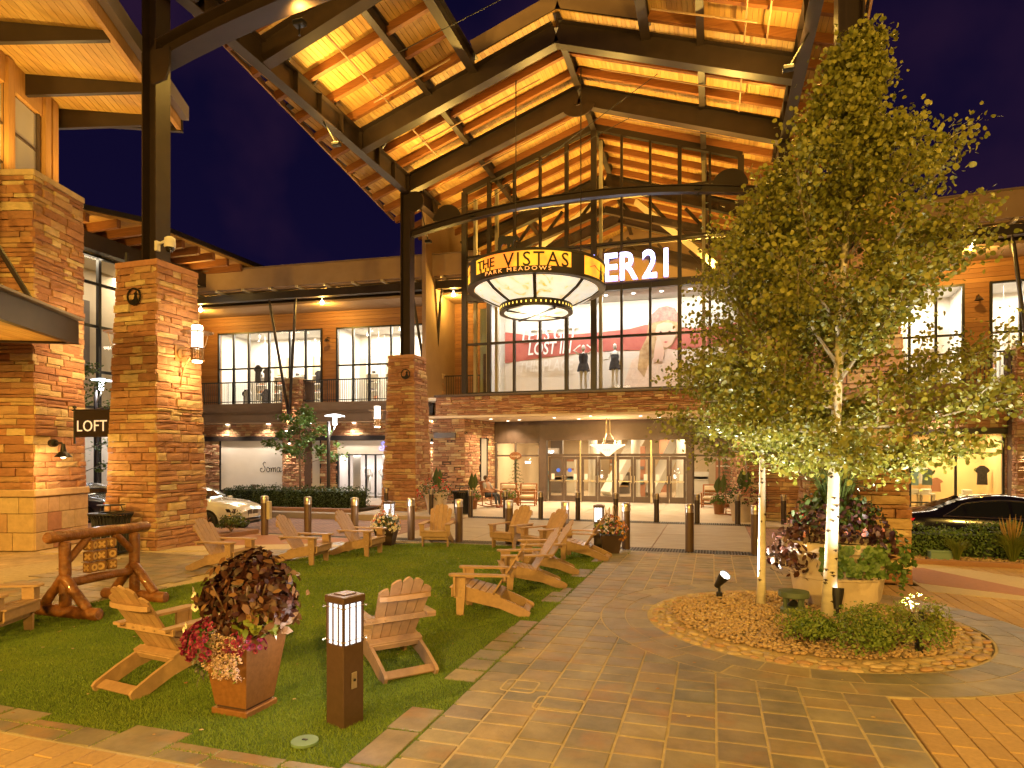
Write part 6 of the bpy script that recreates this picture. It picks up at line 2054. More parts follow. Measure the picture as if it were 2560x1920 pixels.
# ---------------------------------------------------------------- bracket sign and gooseneck lamp on the left shop
sg = emp("bracket_sign", (-14.98, 11.75, 0), R(2), "dark hanging sign with thin pale letters bracketed from the stone pier", "sign")
b = MB(); b.box(0.12, 1.24, -.03, .03, 2.66, 3.30, .006); b.build("sign_board", M['signdark'] if 'signdark' in M else M['steel_dark'], sg)
b = MB(); b.tube([(.0, 0, 3.32), (1.24, 0, 3.32)], .018, 6); b.tube([(.08, 0, 2.5), (.08, 0, 3.36)], .025, 8); b.lathe([(0, 3.36), (.045, 3.38), (.045, 3.41), (0, 3.44)], 10, (.08, 0, 0)); b.build("bracket", M['black'], sg)
text_obj("sign_letters", "LOFT", sg, Matrix.Translation((.17, -.034, 2.80)) @ UPR, pm("pale_letters", (.8, .7, .52), None, rough=.5, emit=(1, .85, .6), es=.45), size=.385, extrude=.004, spacing=1.04)
gl = emp("gooseneck_lamp", (-14.78, 11.1, 2.5), R(-5), "lit gooseneck barn lamp on the stone pier below the bracket sign", "lamp")
b = MB(); b.m = Matrix.Rotation(R(90), 4, 'Y'); b.lathe([(0, -.02), (.09, -.02), (.09, .10), (.04, .12), (0, .12)], 14); b.build("wall_mount", M['black'], gl)
b = MB(); b.tube([(.1, 0, 0), (.36, -.01, .0), (.42, -.01, -.06)], .022, 8); b.build("arm", M['black'], gl)
b = MB(); b.lathe([(.035, -.02), (.05, -.12), (.07, -.2), (.19, -.33), (.185, -.33), (.065, -.21), (.04, -.12)], 20, (.42, -.01, 0), caps=False); b.build("shade", M['black'], gl)
b = MB(); b.lathe([(0, -.36), (.05, -.34), (.06, -.28), (.045, -.2), (0, -.18)], 12, (.42, -.01, 0)); b.build("bulb", M['lit_white'], gl)
light("gooseneck_light", 'POINT', tuple(gl.matrix_basis @ Vector((.42, -.01, -.42))), 34, (1, .60, .22), .06)

# dome camera on the canopy column
dc = emp("security_camera", (-12.78, 12.2, 7.25), 0, "white dome security camera on the steel column above the near pillar", "camera")
b = MB(); b.box(-.06, .02, -.06, .06, -.1, .14, .01); b.tube([(0, 0, .06), (.25, -.05, .1), (.42, -.08, .14)], .028, 8); b.build("arm", M['white'], dc)
b = MB(); b.lathe([(0, .17), (.06, .17), (.12, .13), (.13, -.06), (.11, -.09)], 18, (.45, -.09, 0), caps=False); b.build("housing", M['white'], dc, True)
b = MB(); b.lathe([(.105, -.09), (.095, -.15), (.06, -.19), (0, -.205)], 18, (.45, -.09, 0), caps=False); b.build("dome", M['carglass'], dc, True)

# ---------------------------------------------------------------- hanging drum sign
ds = emp("drum_sign", (-4.9, 18.0, 7.0), 0, "round hanging drum sign with glowing amber band and marbled glass cone", "sign")
RO = 2.0
b = MB(); b.lathe([(RO - .05, .0), (RO, 0), (RO, .06), (RO - .05, .06), (RO - .05, 0)], 72, caps=False); b.lathe([(RO - .05, .57), (RO + .01, .57), (RO + .01, .64), (RO - .05, .64), (RO - .05, .57)], 72, caps=False); b.build("band_rim", M['steel_dark'], ds)
def band_panel(name, a0, a1, r, z0, z1, mat, th=.012):
    b = MB(); n = max(4, int((a1 - a0) / .05))
    b.lathe([(r - th, z0), (r, z0), (r, z1), (r - th, z1), (r - th, z0)], n, a0=a0, a1=a1, caps=False)
    return b.build(name, mat, ds)
# gradient amber glass
def amberglass():
    m, nt, b = _nt("amber_glass")
    g = nt.nodes.new("ShaderNodeNewGeometry"); sx = nt.nodes.new("ShaderNodeSeparateXYZ")
    nt.links.new(g.outputs["Position"], sx.inputs[0])
    n = noise(nt, .9, 3)
    mr = nt.nodes.new("ShaderNodeMapRange"); mr.inputs[1].default_value = .35; mr.inputs[2].default_value = .65
    nt.links.new(n.outputs["Fac"], mr.inputs[0])
    rp = ramp(nt, [(.0, (1.0, .62, .03)), (.6, (1.0, .45, .02)), (1.0, (1.0, .20, .02))])
    nt.links.new(mr.outputs[0], rp.inputs[0]); nt.links.new(rp.outputs[0], b.inputs["Emission Color"]); b.inputs["Emission Strength"].default_value = 1.15
    b.inputs["Base Color"].default_value = (.5, .3, .1, 1)
    return m
M['amber'] = amberglass()
M['marble'] = None
def marble():
    m, nt, b = _nt("marbled_glass")
    n = noise(nt, 1.6, 6); n.inputs["Distortion"].default_value = 2.2
    rp = ramp(nt, [(.34, (.95, .55, .12)), (.44, (.98, .88, .66)), (.54, (.95, .94, .82)), (.66, (.72, .80, .74))])
    nt.links.new(n.outputs["Fac"], rp.inputs[0]); nt.links.new(rp.outputs[0], b.inputs["Emission Color"]); nt.links.new(rp.outputs[0], b.inputs["Base Color"])
    b.inputs["Emission Strength"].default_value = .62; b.inputs["Roughness"].default_value = .3
    return m
M['marble'] = marble()
# direction of the face that reads: a little left of the line to the viewer
A0 = math.atan2(-18.0, 4.9); AF = A0 - .245
PAN = ((AF, .75), (A0 + 1.12, .44), (A0 - 1.38, .22), (A0 + 2.3, .44), (A0 - 2.3, .44))
for c, h in PAN: band_panel("amber_panel", c - h, c + h, RO - .02, .05, .58, M['amber'])
cuts = sorted((c - h, c + h) for c, h in PAN)
for i in range(len(cuts)):
    p = cuts[i][1]; q = cuts[(i + 1) % len(cuts)][0] + (2 * math.pi if i == len(cuts) - 1 else 0)
    band_panel("band_plate", p - .02, q + .02, RO, .02, .62, M['steel_dark'])
def bend(me, r, a_mid, z0):
    """wrap a flat xy text mesh round the drum"""
    n = len(me.vertices); a = np.empty(n * 3, dtype=np.float32); me.vertices.foreach_get("co", a); a = a.reshape(-1, 3)
    th = a_mid + a[:, 0] / r
    rr = r + a[:, 2]
    out = np.stack([rr * np.cos(th), rr * np.sin(th), z0 + a[:, 1]], 1)
    me.vertices.foreach_set("co", out.astype(np.float32).ravel()); me.update()
def drum_text(name, s, size, width, a_mid, z0, mat, r=RO, ex=.012, **k):
    me = text_mesh(s, size=size, extrude=ex, align='CENTER', **k)
    xs_ = [v.co.x for v in me.vertices]; f = width / (max(xs_) - min(xs_)); mid = (max(xs_) + min(xs_)) / 2
    for v in me.vertices: v.co.x = (v.co.x - mid) * f
    bend(me, r, a_mid, z0); me.materials.clear(); me.materials.append(mat)
    return mkobj(name, me, ds)
drum_text("letters", "THE", .36, .66, AF - .51, .25, M['steel_dark'])
for dx in (-.60, -.50, -.42):      # tall stems run the small word down to the rim
    a = AF + dx
    b = MB(); b.bar((RO * math.cos(a), RO * math.sin(a), .12), (RO * math.cos(a), RO * math.sin(a), .27), .03, .035); b.build("letter_stem", M['steel_dark'], ds)
drum_text("letters", "VISTAS", .53, 1.78, AF + .24, .165, M['steel_dark'], spacing=1.2)
band_panel("name_strip", AF - .76, AF + .76, RO + .004, .02, .165, M['steel_dark'])
M['orange_lit'] = emimat("lit_orange_letters", (1, .22, .03), 1.3)
drum_text("small_letters", "PARK MEADOWS", .145, 1.9, AF - .03, .045, M['orange_lit'], RO + .012, .004, spacing=1.4)
# pine tree silhouettes on the side panels
def pine(a, z0, h, w):
    poly = [(0, h)]
    for k in range(5):
        t = (k + 1) / 5
        poly += [(w * t * .5, h * (1 - t) + .02), (w * t * .3, h * (1 - t) + .03)]
    poly += [(.012, 0), (-.012, 0)]
    for k in range(4, -1, -1):
        t = (k + 1) / 5
        poly += [(-w * t * .3, h * (1 - t) + .03), (-w * t * .5, h * (1 - t) + .02)]
    b = MB()
    n = len(poly)
    f = lambda x, z, r: (r * math.cos(a + x / RO), r * math.sin(a + x / RO), z0 + z)
    b.add([f(x, z, RO) for x, z in poly] + [f(x, z, RO + .012) for x, z in poly], [tuple(range(n)), tuple(range(n, 2 * n))[::-1]] + [(i, (i + 1) % n, (i + 1) % n + n, i + n) for i in range(n)])
    b.build("pine_silhouette", M['steel_dark'], ds)
for s in (-1, 1):
    c = A0 + (1.12 if s > 0 else -1.38)
    pine(c - .02, .05, .46, .24); pine(c + .15 * s, .05, .3, .16); pine(c + .2 * s, .05, .2, .12)
    pts = [(-.6, .30), (-.4, .38), (-.25, .31), (-.05, .28), (.1, .33), (.3, .22), (.45, .16), (.6, .1)]
    b = MB(); b.tube([(RO * math.cos(c + x / RO * s), RO * math.sin(c + x / RO * s), z) for x, z in pts], .008, 5); b.build("ridge_line", M['steel_dark'], ds)
# underside flange, marbled cone, ribs, lower ring and bottom glass
b = MB(); b.lathe([(RO - .005, -.012), (RO - .2, -.012), (RO - .2, .0), (RO - .005, 0), (RO - .005, -.012)], 64, caps=False); b.build("rim_flange", M['steel'], ds)
b = MB(); b.lathe([(RO - .21, .0), (1.6, -.16), (1.28, -.32), (1.06, -.42)], 64, caps=False); b.build("glass_cone", M['marble'], ds, True)
for k in range(8):
    t = AF + .22 + k * math.pi / 4
    b = MB()
    for (ra, za, rb, zb_) in ((1.04, -.435, 1.28, -.335), (1.28, -.335, 1.6, -.175), (1.6, -.175, 1.81, -.012)): b.bar((ra * math.cos(t), ra * math.sin(t), za), (rb * math.cos(t), rb * math.sin(t), zb_), .09, .03)
    b.build("rib", M['steel_dark'], ds)
b = MB(); b.lathe([(1.0, -.64), (1.06, -.64), (1.06, -.42), (1.0, -.42)], 56, caps=False); b.lathe([(.93, -.645), (1.07, -.645), (1.07, -.61), (.93, -.61), (.93, -.645)], 56, caps=False); b.build("lower_ring", M['steel_dark'], ds)
b = MB()
for k in range(48):
    t = 2 * math.pi * k / 48
    m = Matrix.Translation((1.063 * math.cos(t), 1.063 * math.sin(t), -.52)) @ Matrix.Rotation(t, 4, 'Z') @ Matrix.Rotation(R(90), 4, 'Y')
    b.m = m; b.lathe([(0, .004), (.035, .004), (.035, -.004)], 8, caps=False, wob=lambda a, z: .5 + .5 * abs(math.cos(a)))
b.m = None
b.build("amber_beads", emimat("amber_bead", (1, .62, .05), 1.4), ds)["kind"] = "stuff"
b = MB(); b.lathe([(.95, -.63), (.6, -.67), (0, -.69)], 48, caps=False); b.build("bottom_glass", M['marble'], ds, True)
for k in range(2):
    t = AF + .8 + k * math.pi / 2
    b = MB(); b.bar((-.98 * math.cos(t), -.98 * math.sin(t), -.675), (.98 * math.cos(t), .98 * math.sin(t), -.675), .06 if k == 0 else .02, .05); b.build("cross_bar", M['steel'], ds)
for t in (AF + math.pi - .6, AF + math.pi + .6):
    b = MB(); b.tube([(1.85 * math.cos(t), 1.85 * math.sin(t), .62), (1.85 * math.cos(t), 1.85 * math.sin(t), 7.2)], .018, 6); b.build("hanger_rod", M['steel_dark'], ds)
b = MB(); b.lathe([(0, .60), (1.95, .60), (1.95, .63), (0, .66)], 48, caps=False); b.build("top_plate", M['steel_dark'], ds)
light("drum_glow", 'POINT', (-4.9, 18, 6.0), 45, (1, .86, .6), .5)
# bear cut-out that stands on the drum
br = emp("bear_cutout", (-5.18, 16.12, 7.64), R(17), "dark metal bear cut-out standing on top of the drum sign", "ornament")
bear = [(-.30, .0), (-.22, .0), (-.20, .10), (-.15, .17), (-.02, .16), (.02, .02), (.10, .02), (.09, .12), (.14, .17), (.16, .03), (.24, .03), (.22, .10), (.235, .22), (.28, .27), (.36, .25), (.42, .255), (.43, .30), (.38, .345), (.345, .385), (.325, .375), (.30, .39), (.28, .37), (.20, .36), (.08, .37), (-.05, .355), (-.16, .38), (-.25, .37), (-.31, .31), (-.335, .22), (-.32, .12), (-.33, .03)]
b = MB(); b.prism([(x * .75, z * 1.05) for x, z in bear], Matrix(), .03); b.build("silhouette", M['black'], br)
b = MB(); b.box(-.27, .24, -.025, .025, -.04, .0); b.build("foot_plate", M['black'], br)

# ---------------------------------------------------------------- street lamps
def street_lamp(x, y, h, lab, power, arm=1):
    o = emp("street_lamp", (x, y, 0), 0, lab, "street lamp", "street lamps with round shades")
    b = MB(); b.lathe([(.14, 0), (.14, .12), (.075, .16), (.07, h - .25), (.0, h - .22)], 12); b.build("post", M['steel_dark'], o)
    b = MB(); b.tube([(0, 0, h - 1.0), (.28 * arm, 0, h - .55), (.3 * arm, 0, h - .4)], .022, 6); b.build("arm", M['brushed'], o)
    b = MB(); b.lathe([(.06, h - .42), (.09, h - .36), (.09, h - .02)], 14, (.3 * arm, 0, 0)); b.build("lens", M['lit_cool'], o)
    b = MB(); b.lathe([(.42, h - .03), (.40, h), (.1, h + .07), (0, h + .08), (0, h + .0), (.42, h - .03)], 24, (.3 * arm, 0, 0), caps=False); b.build("shade", M['lit_shade'], o)
    light("street_light", 'POINT', (x + .3 * arm, y, h - .55), power, (.9, .95, 1), .15)
M['lit_shade'] = emimat("lit_shade", (.9, .95, 1), 1.8)
street_lamp(-15.55, 23.6, 3.95, "street lamp with bright round shade between the maple and the lingerie window", 140)
street_lamp(-24.2, 20, 5.35, "street lamp glowing between the bracket sign and the near pillar", 60)
def added_post_top(x, y, h, lab, power, color=WARM):  # lamp posts added out of view to fill the foreground with light
    o = emp("added_lamp_post", (x, y, 0), 0, lab, "street lamp", "unseen lamp posts added as fill light")
    b = MB(); b.lathe([(.16, 0), (.16, .15), (.08, .2), (.06, h), (0, h)], 12); b.build("post", M['steel_dark'], o)
    b = MB(); b.lathe([(0, h), (.2, h + .02), (.26, h + .22), (.2, h + .42), (0, h + .48)], 18); b.build("globe", M['lit_white'], o, True)
    light("added_fill_light", 'POINT', (x, y, h + .95), power, color, .28)
added_post_top(-9.5, -6.0, 4.9, "plaza lamp post on the brick paving at the viewer's left", 3000)
added_post_top(5.5, -7.0, 4.9, "plaza lamp post on the brick paving at the viewer's right", 3000)
added_post_top(-2.0, -9.0, 4.9, "unseen lamp post added as fill light straight behind the viewer", 2600)
added_post_top(9.6, 6.5, 4.9, "unseen lamp post added as fill light beyond the tree bed", 900)

# ---------------------------------------------------------------- ground spotlights, speaker, drain lid
def ground_spot(x, y, z, d, lab, power):
    o = emp("ground_spotlight", (x, y, z), 0, lab, "spotlight", "black ground spotlights in the tree bed")
    d = Vector(d).normalized()
    b = MB(); b.lathe([(.045, -.06), (.045, .06), (.02, .07), (.018, .16)], 10); b.build("stake", M['black'], o)
    q = d.to_track_quat('Z', 'Y').to_matrix().to_4x4(); q.translation = (0, 0, .20)
    b = MB(); b.m = q; b.lathe([(0, -.09), (.045, -.08), (.055, 0), (.075, .10), (.085, .19), (.078, .19), (.07, .12)], 14, caps=False); b.build("housing", M['black'], o, auto=40)
    b = MB(); b.m = q; b.lathe([(.0, .165), (.074, .165)], 14, caps=False); b.build("lens", M['lit_spot'], o)
    p = Vector((x, y, z + .2)) + d * .24
    if power: light("spot_beam", 'SPOT', tuple(p), power, (1, .95, .78), .05, tuple(p + d), 95, .6)
M['lit_spot'] = emimat("lit_spot_lens", (1, .97, .9), 14)
ground_spot(.10, 10.15, .07, (.45, -.5, .75), "ground spotlight with bright oval lens at the far left of the tree bed", 470)
ground_spot(2.15, 7.98, .07, (-.12, .42, .92), "ground spotlight standing among the shrubs at the right of the tree bed", 380)
ground_spot(1.55, 9.2, .07, (.02, .2, .98), "ground spotlight tucked against the white tree trunk", 0)
sp = emp("garden_speaker", (1.03, 9.22, .05), 0, "green mushroom-shaped garden speaker in the gravel between the two trunks", "speaker")
M['spgreen'] = pm("dull_green_plastic", (.075, .10, .055), None, rough=.5)
b = MB(); b.lathe([(.16, 0), (.17, .1), (.15, .13), (0, .15)], 20); b.build("base", M['spgreen'], sp)
for k in range(4):
    t = .5 + k * math.pi / 2
    b = MB(); b.tube([(.125 * math.cos(t), .125 * math.sin(t), .12), (.135 * math.cos(t), .135 * math.sin(t), .27)], .026, 8); b.build("leg", M['spgreen'], sp)
b = MB(); b.lathe([(0, .145), (.09, .15), (.02, .22), (0, .25)], 16); b.build("driver_cone", M['black'], sp)
b = MB(); b.lathe([(0, .26), (.185, .26), (.195, .275), (.19, .335), (0, .345)], 24); b.build("lid", M['spgreen'], sp)
dr = emp("drain_lid", (-2.92, 4.12, .012), 0, "round pale green drain lid set in the front corner of the turf", "drain")
b = MB(); b.lathe([(0, .0), (.1, .0), (.1, .02), (0, .024)], 28); b.build("lid", pm("pale_green_plastic", (.16, .26, .16), None, rough=.5), dr)
b = MB(); b.box(-.02, .02, -.01, .01, .024, .03); b.build("lifting_slot", M['black'], dr)

# ---------------------------------------------------------------- litter bins
def bin_(x, y, lab, s=1.0, handle=True):
    o = emp("litter_bin", (x, y, 0), 0, lab, "bin", "black slatted litter bins")
    n = 34
    for k in range(n):
        t = 2 * math.pi * k / n
        p = [(.30, .06), (.325, .3), (.335, .62), (.35, .76), (.41, .86)]
        b = MB(); b.tube([(r * s * math.cos(t), r * s * math.sin(t), z * s) for r, z in p], .018 * s, 4); b.build("slat", M['black'], o)
    b = MB(); b.lathe([(.0, .04 * s), (.27 * s, .04 * s), (.29 * s, .8 * s)], 20, caps=False); b.build("liner", M['black'], o)
    b = MB(); b.lathe([(.24 * s, .86 * s), (.42 * s, .86 * s), (.42 * s, .89 * s), (.24 * s, .90 * s), (.24 * s, .86 * s)], 28, caps=False); b.lathe([(.29 * s, .05 * s), (.33 * s, .05 * s), (.33 * s, .09 * s), (.29 * s, .09 * s)], 24, caps=False); b.build("rim", M['black'], o)
    if handle:
        b = MB()
        for t in (.4, 2.5, 4.6): b.tube([(.26 * s * math.cos(t), .26 * s * math.sin(t), .89 * s), (.2 * s * math.cos(t), .2 * s * math.sin(t), 1.04 * s)], .012, 5)
        b.lathe([(0, 1.04 * s), (.26 * s, 1.04 * s), (.26 * s, 1.06 * s), (0, 1.075 * s)], 20); b.build("rain_lid", M['black'], o)
    return o
bin_(-12.8, 10.95, "black slatted litter bin behind the log game, beside the lantern pillar", 1.05)
bin_(-9.15, 22.9, "black litter bin by the far pot left of the rocking chair", 1.0)
# ================================================================ PLANTS
def leaf_cloud(centers, normals, size, shape="oval", jitter=.5, curl=.15, droop=0.0, rg=rng):
    """small leaf faces at the given points; returns V, F(quads)"""
    n = len(centers)
    C = np.asarray(centers, float)
    s = size * rg.uniform(.65, 1.25, n) if np.isscalar(size) else np.asarray(size)
    if normals is None:
        N = rg.normal(size=(n, 3))
    else:
        N = np.asarray(normals, float) + rg.normal(size=(n, 3)) * jitter
    N /= np.linalg.norm(N, axis=1, keepdims=True) + 1e-9
    A = rg.normal(size=(n, 3)); A[:, 2] -= droop
    U = A - N * (A * N).sum(1, keepdims=True); U /= np.linalg.norm(U, axis=1, keepdims=True) + 1e-9
    W = np.cross(N, U)
    if shape == "round":
        pts = [(-.5, 0), (-.33, .36), (.05, .46), (.4, .28), (.52, 0), (.4, -.28), (.05, -.46), (-.33, -.36)]
        faces = [(0, 1, 6, 7), (1, 2, 5, 6), (2, 3, 4, 5)]
    elif shape == "long":
        pts = [(-.5, 0), (-.2, .13), (.15, .12), (.5, 0), (.15, -.12), (-.2, -.13)]
        faces = [(0, 1, 4, 5), (1, 2, 3, 4)]
    else:
        pts = [(-.5, 0), (-.22, .27), (.15, .25), (.52, 0), (.15, -.25), (-.22, -.27)]
        faces = [(0, 1, 4, 5), (1, 2, 3, 4)]
    k = len(pts)
    V = np.empty((n, k, 3))
    for i, (a, b) in enumerate(pts):
        V[:, i] = C + (U * a + W * b + N * (curl * (abs(b) * 1.6 - a * a))) * s[:, None]
    F = np.concatenate([np.array(faces) + 0], 0)
    Fs = (F[None] + (np.arange(n) * k)[:, None, None]).reshape(-1, 4)
    return V.reshape(-1, 3), Fs
def leaves(name, centers, normals, size, mat, parent=None, **k):
    if len(centers) == 0: return None
    V, F = leaf_cloud(centers, normals, size, **k)
    o = mkobj(name, np_mesh(name, V, F, mat), parent)
    o["kind"] = "stuff"
    return o
def flowers(name, centers, normals, size, mat, eye, parent, petals=5, eye_c=None):
    n = len(centers); C = np.asarray(centers, float); N = np.asarray(normals, float) + rng.normal(size=(n, 3)) * .35
    N /= np.linalg.norm(N, axis=1, keepdims=True); A = rng.normal(size=(n, 3)); U = A - N * (A * N).sum(1, keepdims=True); U /= np.linalg.norm(U, axis=1, keepdims=True); W = np.cross(N, U)
    s = size * rng.uniform(.8, 1.2, n)
    Vs, Fs = [], []
    k = 0
    ring = petals * 2
    V = np.empty((n, ring + ring, 3))
    for i in range(ring):
        t = 2 * math.pi * i / ring; r = .5 if i % 2 == 0 else .42
        V[:, i] = C + ((U * math.cos(t) + W * math.sin(t)) * r + N * .12) * s[:, None]
        V[:, ring + i] = C + ((U * math.cos(t) + W * math.sin(t)) * .13 - N * .05) * s[:, None]
    F = np.array([(i, (i + 1) % ring, ring + (i + 1) % ring, ring + i) for i in range(ring)])
    F = (F[None] + (np.arange(n) * 2 * ring)[:, None, None]).reshape(-1, 4)
    o = mkobj(name, np_mesh(name, V.reshape(-1, 3), F, mat), parent); o["kind"] = "stuff"
    if eye is not None:
        E_ = np.empty((n, 4, 3))
        for i in range(4):
            t = math.pi / 2 * i
            E_[:, i] = C + ((U * math.cos(t) + W * math.sin(t)) * .2 - N * .0) * s[:, None]
        F = (np.arange(n * 4).reshape(-1, 4))
        o = mkobj(name + "_eyes", np_mesh(name + "_eyes", E_.reshape(-1, 3), F, eye), parent); o["kind"] = "stuff"
M['eye_dark'] = pm("dark_flower_eye", (.06, .005, .02), None, rough=.7)
M['eye_yellow'] = pm("yellow_flower_eye", (.6, .45, .08), None, rough=.7)

def dome(n, c, r, zscale=1.0, a0=0, a1=2 * math.pi, z0=-.1, fill=.75, rg=rng):
    """points near the surface of a dome and their normals"""
    out, nn = [], []
    while len(out) < n:
        v = rg.normal(size=3); v /= np.linalg.norm(v)
        a = math.atan2(v[1], v[0])
        if v[2] < z0: continue
        if not ((a - a0) % (2 * math.pi) <= (a1 - a0)): continue
        k = rg.uniform(fill, 1.02)
        out.append((c[0] + v[0] * r * k, c[1] + v[1] * r * k, c[2] + v[2] * r * k * zscale)); nn.append(v)
    return np.array(out), np.array(nn)

# ---------------------------------------------------------------- large square planter in front
bp = emp("flower_planter", (-3.83, 4.56, 0), R(-3), "large tapered rust-brown planter with burgundy leaves and magenta and pale flowers", "planter")
def tapered(name, w0, w1, z0, z1, mat, parent, wall=.03):
    b = MB()
    def ring(w, z): return [(-w, -w, z), (w, -w, z), (w, w, z), (-w, w, z)]
    vs = ring(w0, z0) + ring(w1, z1) + ring(w1 - wall, z1) + ring(w1 - wall - .02, z1 - .12)
    fs = [(3, 2, 1, 0)]
    for k in range(3):
        for i in range(4): j = (i + 1) % 4; fs.append((k * 4 + i, k * 4 + j, k * 4 + 4 + j, k * 4 + 4 + i))
    fs.append((12, 13, 14, 15))
    b.add(vs, fs)
    return b.build(name, mat, parent)
b = MB(); b.box(-.188, .188, -.188, .188, 0, .055, .008); b.build("plinth", M['planter'], bp)
b = MB(); b.box(-.153, .153, -.153, .153, .0555, .075); b.build("shadow_gap", M['planter_dark'], bp)
tapered("pot", .165, .245, .0755, .66, M['planter'], bp)
b = MB(); b.box(-.2, .2, -.2, .2, .545, .60); b.build("soil", M['soil'], bp)
_c, _n = [], []
for (lx, ly, lz, lr, k) in ((0, .05, .84, .36, 420), (-.2, .0, .92, .24, 230), (.2, .05, .93, .24, 230), (.03, .1, 1.14, .22, 210), (-.12, .05, 1.1, .2, 160), (.16, .1, 1.08, .2, 160), (.33, .0, .86, .17, 120), (-.33, .02, .86, .15, 110)):
    c_, n2_ = dome(k, (lx, ly, lz), lr, 1.0, z0=-.3, fill=.55); _c.append(c_); _n.append(n2_ + np.array([0, 0, .25]))
C, N = np.concatenate(_c), np.concatenate(_n)
leaves("coleus_leaves", C, N, .092, M['coleus'], bp, shape="oval", jitter=.55, droop=.8, curl=.3)
C, N = dome(70, (0.02, .06, .84), .47, 1.12, z0=0, fill=.9)
leaves("tan_coleus_leaves", C, N, .085, M['coleus_edge'], bp, shape="oval", jitter=.5, droop=.8)
C, N = dome(120, (.24, .02, .78), .24, .85, z0=-.5, fill=.8)
leaves("trailing_tan_leaves", C, N, .10, M['coleus_edge'], bp, shape="oval", jitter=.5, droop=1.2)
C, N = dome(120, (.2, -.08, .74), .2, .7, z0=-.3, fill=.6)
leaves("lime_leaves", C, N, .09, M['leaf_yellow'], bp, shape="oval", jitter=.6, droop=.5)
b = MB()
for k in range(16):
    t = rnd.uniform(0, 6.28); b.tube([(.05 * math.cos(t), .05 * math.sin(t), .58), (.2 * math.cos(t), .2 * math.sin(t), .9), (.3 * math.cos(t), .3 * math.sin(t), 1.1)], .008, 4)
b.build("stems", M['brownbark'], bp)["kind"] = "stuff"
# magenta petunias spill over the near-left side, more on the right
C, N = dome(150, (-.12, -.16, .60), .285, .75, z0=-.45, fill=.93, a0=R(165), a1=R(300))
leaves("petunia_leaves", C - N * .03, N, .06, M['leaf'], bp, jitter=.6)
flowers("magenta_petunias", C, N, .05, M['magenta'], M['eye_dark'], bp)
C, N = dome(40, (.17, -.17, .62), .17, .7, z0=-.4, fill=.93, a0=R(230), a1=R(380))
flowers("magenta_petunias", C, N, .05, M['magenta'], M['eye_dark'], bp)
flowers("white_petunias", [(-.43, -.12, .86), (-.44, -.2, .72), (-.46, -.2, .68), (-.30, -.25, .99), (-.34, -.22, 1.03), (.36, -.05, .70), (.39, -.07, .68), (-.42, -.25, .62)], [(-.5, -.8, .3)] * 8, .07, M['whiteflower'], M['eye_dark'], bp)
# pale alyssum trailing down the front
pts, nn = [], []
for k in range(210):
    a = rng.uniform(-.10, .26); d = rng.uniform(0, .34)
    pts.append((a + rng.normal(0, .015), -.235 - .085 * math.sin(min(1, d / .3) * 2.6) - rng.uniform(0, .05), .70 - d)); nn.append((rng.normal(0, .4), -.8, .5))
pts = np.array(pts); keep = np.abs(pts[:, 0] - .08) < .20 - .30 * np.maximum(0, .62 - pts[:, 2] - .08)
pts, nn = pts[keep], np.array(nn)[keep]
leaves("alyssum_leaves", pts + rng.normal(0, .018, pts.shape), nn, .03, M['leaf'], bp, shape="long", jitter=.8)
def clusters(name, pts, r, mat, parent, k=7):
    P_ = (pts[:, None, :] + rng.normal(0, r, (len(pts), k, 3))).reshape(-1, 3)
    leaves(name, P_, None, r * 1.5, mat, parent, shape="round")
clusters("alyssum_flowers", pts[::1], .0095, M['paleflower'], bp, 9)
leaves("silver_leaves", np.array([(-.25 + rng.normal(0, .05), -.22 + rng.normal(0, .03), .42 + rng.normal(0, .07)) for _ in range(30)]), [(-.6, -.6, .3)] * 30, .09, leafmat("silver_leaf", (.2, .19, .17), (.3, .28, .25)), bp, shape="long", droop=1.5)

# ---------------------------------------------------------------- two smaller pots at the back of the turf
def small_pot(x, y, lab, mixes, grass=True):
    o = emp("flower_pot", (x, y, 0), R(12), lab, "planter")
    tapered("pot", .17, .25, .0, .42, M['planter_dark'], o)
    b = MB(); b.box(-.21, .21, -.21, .21, .34, .39); b.build("soil", M['soil'], o)
    C, N = dome(260, (0, 0, .5), .34, .85, z0=-.35, fill=.6); leaves("foliage", C, N, .075, M['leaf_dark'], o, jitter=.7)
    for (nm, mat, n, a0, a1, sz, z0) in mixes:
        C, N = dome(n, (0, 0, .5), .38, .9, z0=z0, fill=.92, a0=R(a0), a1=R(a1)); flowers(nm, C, N, sz, mat, M['eye_yellow'], o)
    if grass:
        b = MB()
        for k in range(26):
            t = rnd.uniform(0, 6.28); r = rnd.uniform(.15, .42); h = rnd.uniform(.35, .6)
            b.tube([(.02 * math.cos(t), .02 * math.sin(t), .42), (.5 * r * math.cos(t), .5 * r * math.sin(t), .5 + h), (r * math.cos(t), r * math.sin(t), .42 + h * .9)], [.005, .004, .001], 3, cap=False)
        b.build("plume_grass", M['strawgrass'], o)["kind"] = "stuff"
    return o
small_pot(-7.68, 14.15, "dark pot with white, red and orange flowers at the back left of the turf", [("white_begonias", M['whiteflower'], 62, 190, 350, .075, -.5), ("red_flowers", M['redflower'], 10, 150, 260, .08, .3), ("orange_flowers", M['orangeflower'], 14, 200, 400, .07, .1)])
small_pot(-2.2, 14.55, "dark pot with orange and magenta flowers at the back right of the turf", [("orange_flowers", M['orangeflower'], 50, -80, 60, .075, -.6), ("magenta_flowers", M['magenta'], 22, 160, 290, .08, -.3), ("pink_flowers", M['paleflower'], 22, 200, 320, .06, -.1), ("lime_flowers", M['leaf_yellow'], 16, 150, 240, .09, -.1)])

M['spike'] = leafmat("spiky_leaf", (.05, .075, .012), (.10, .13, .025), .5, .15)
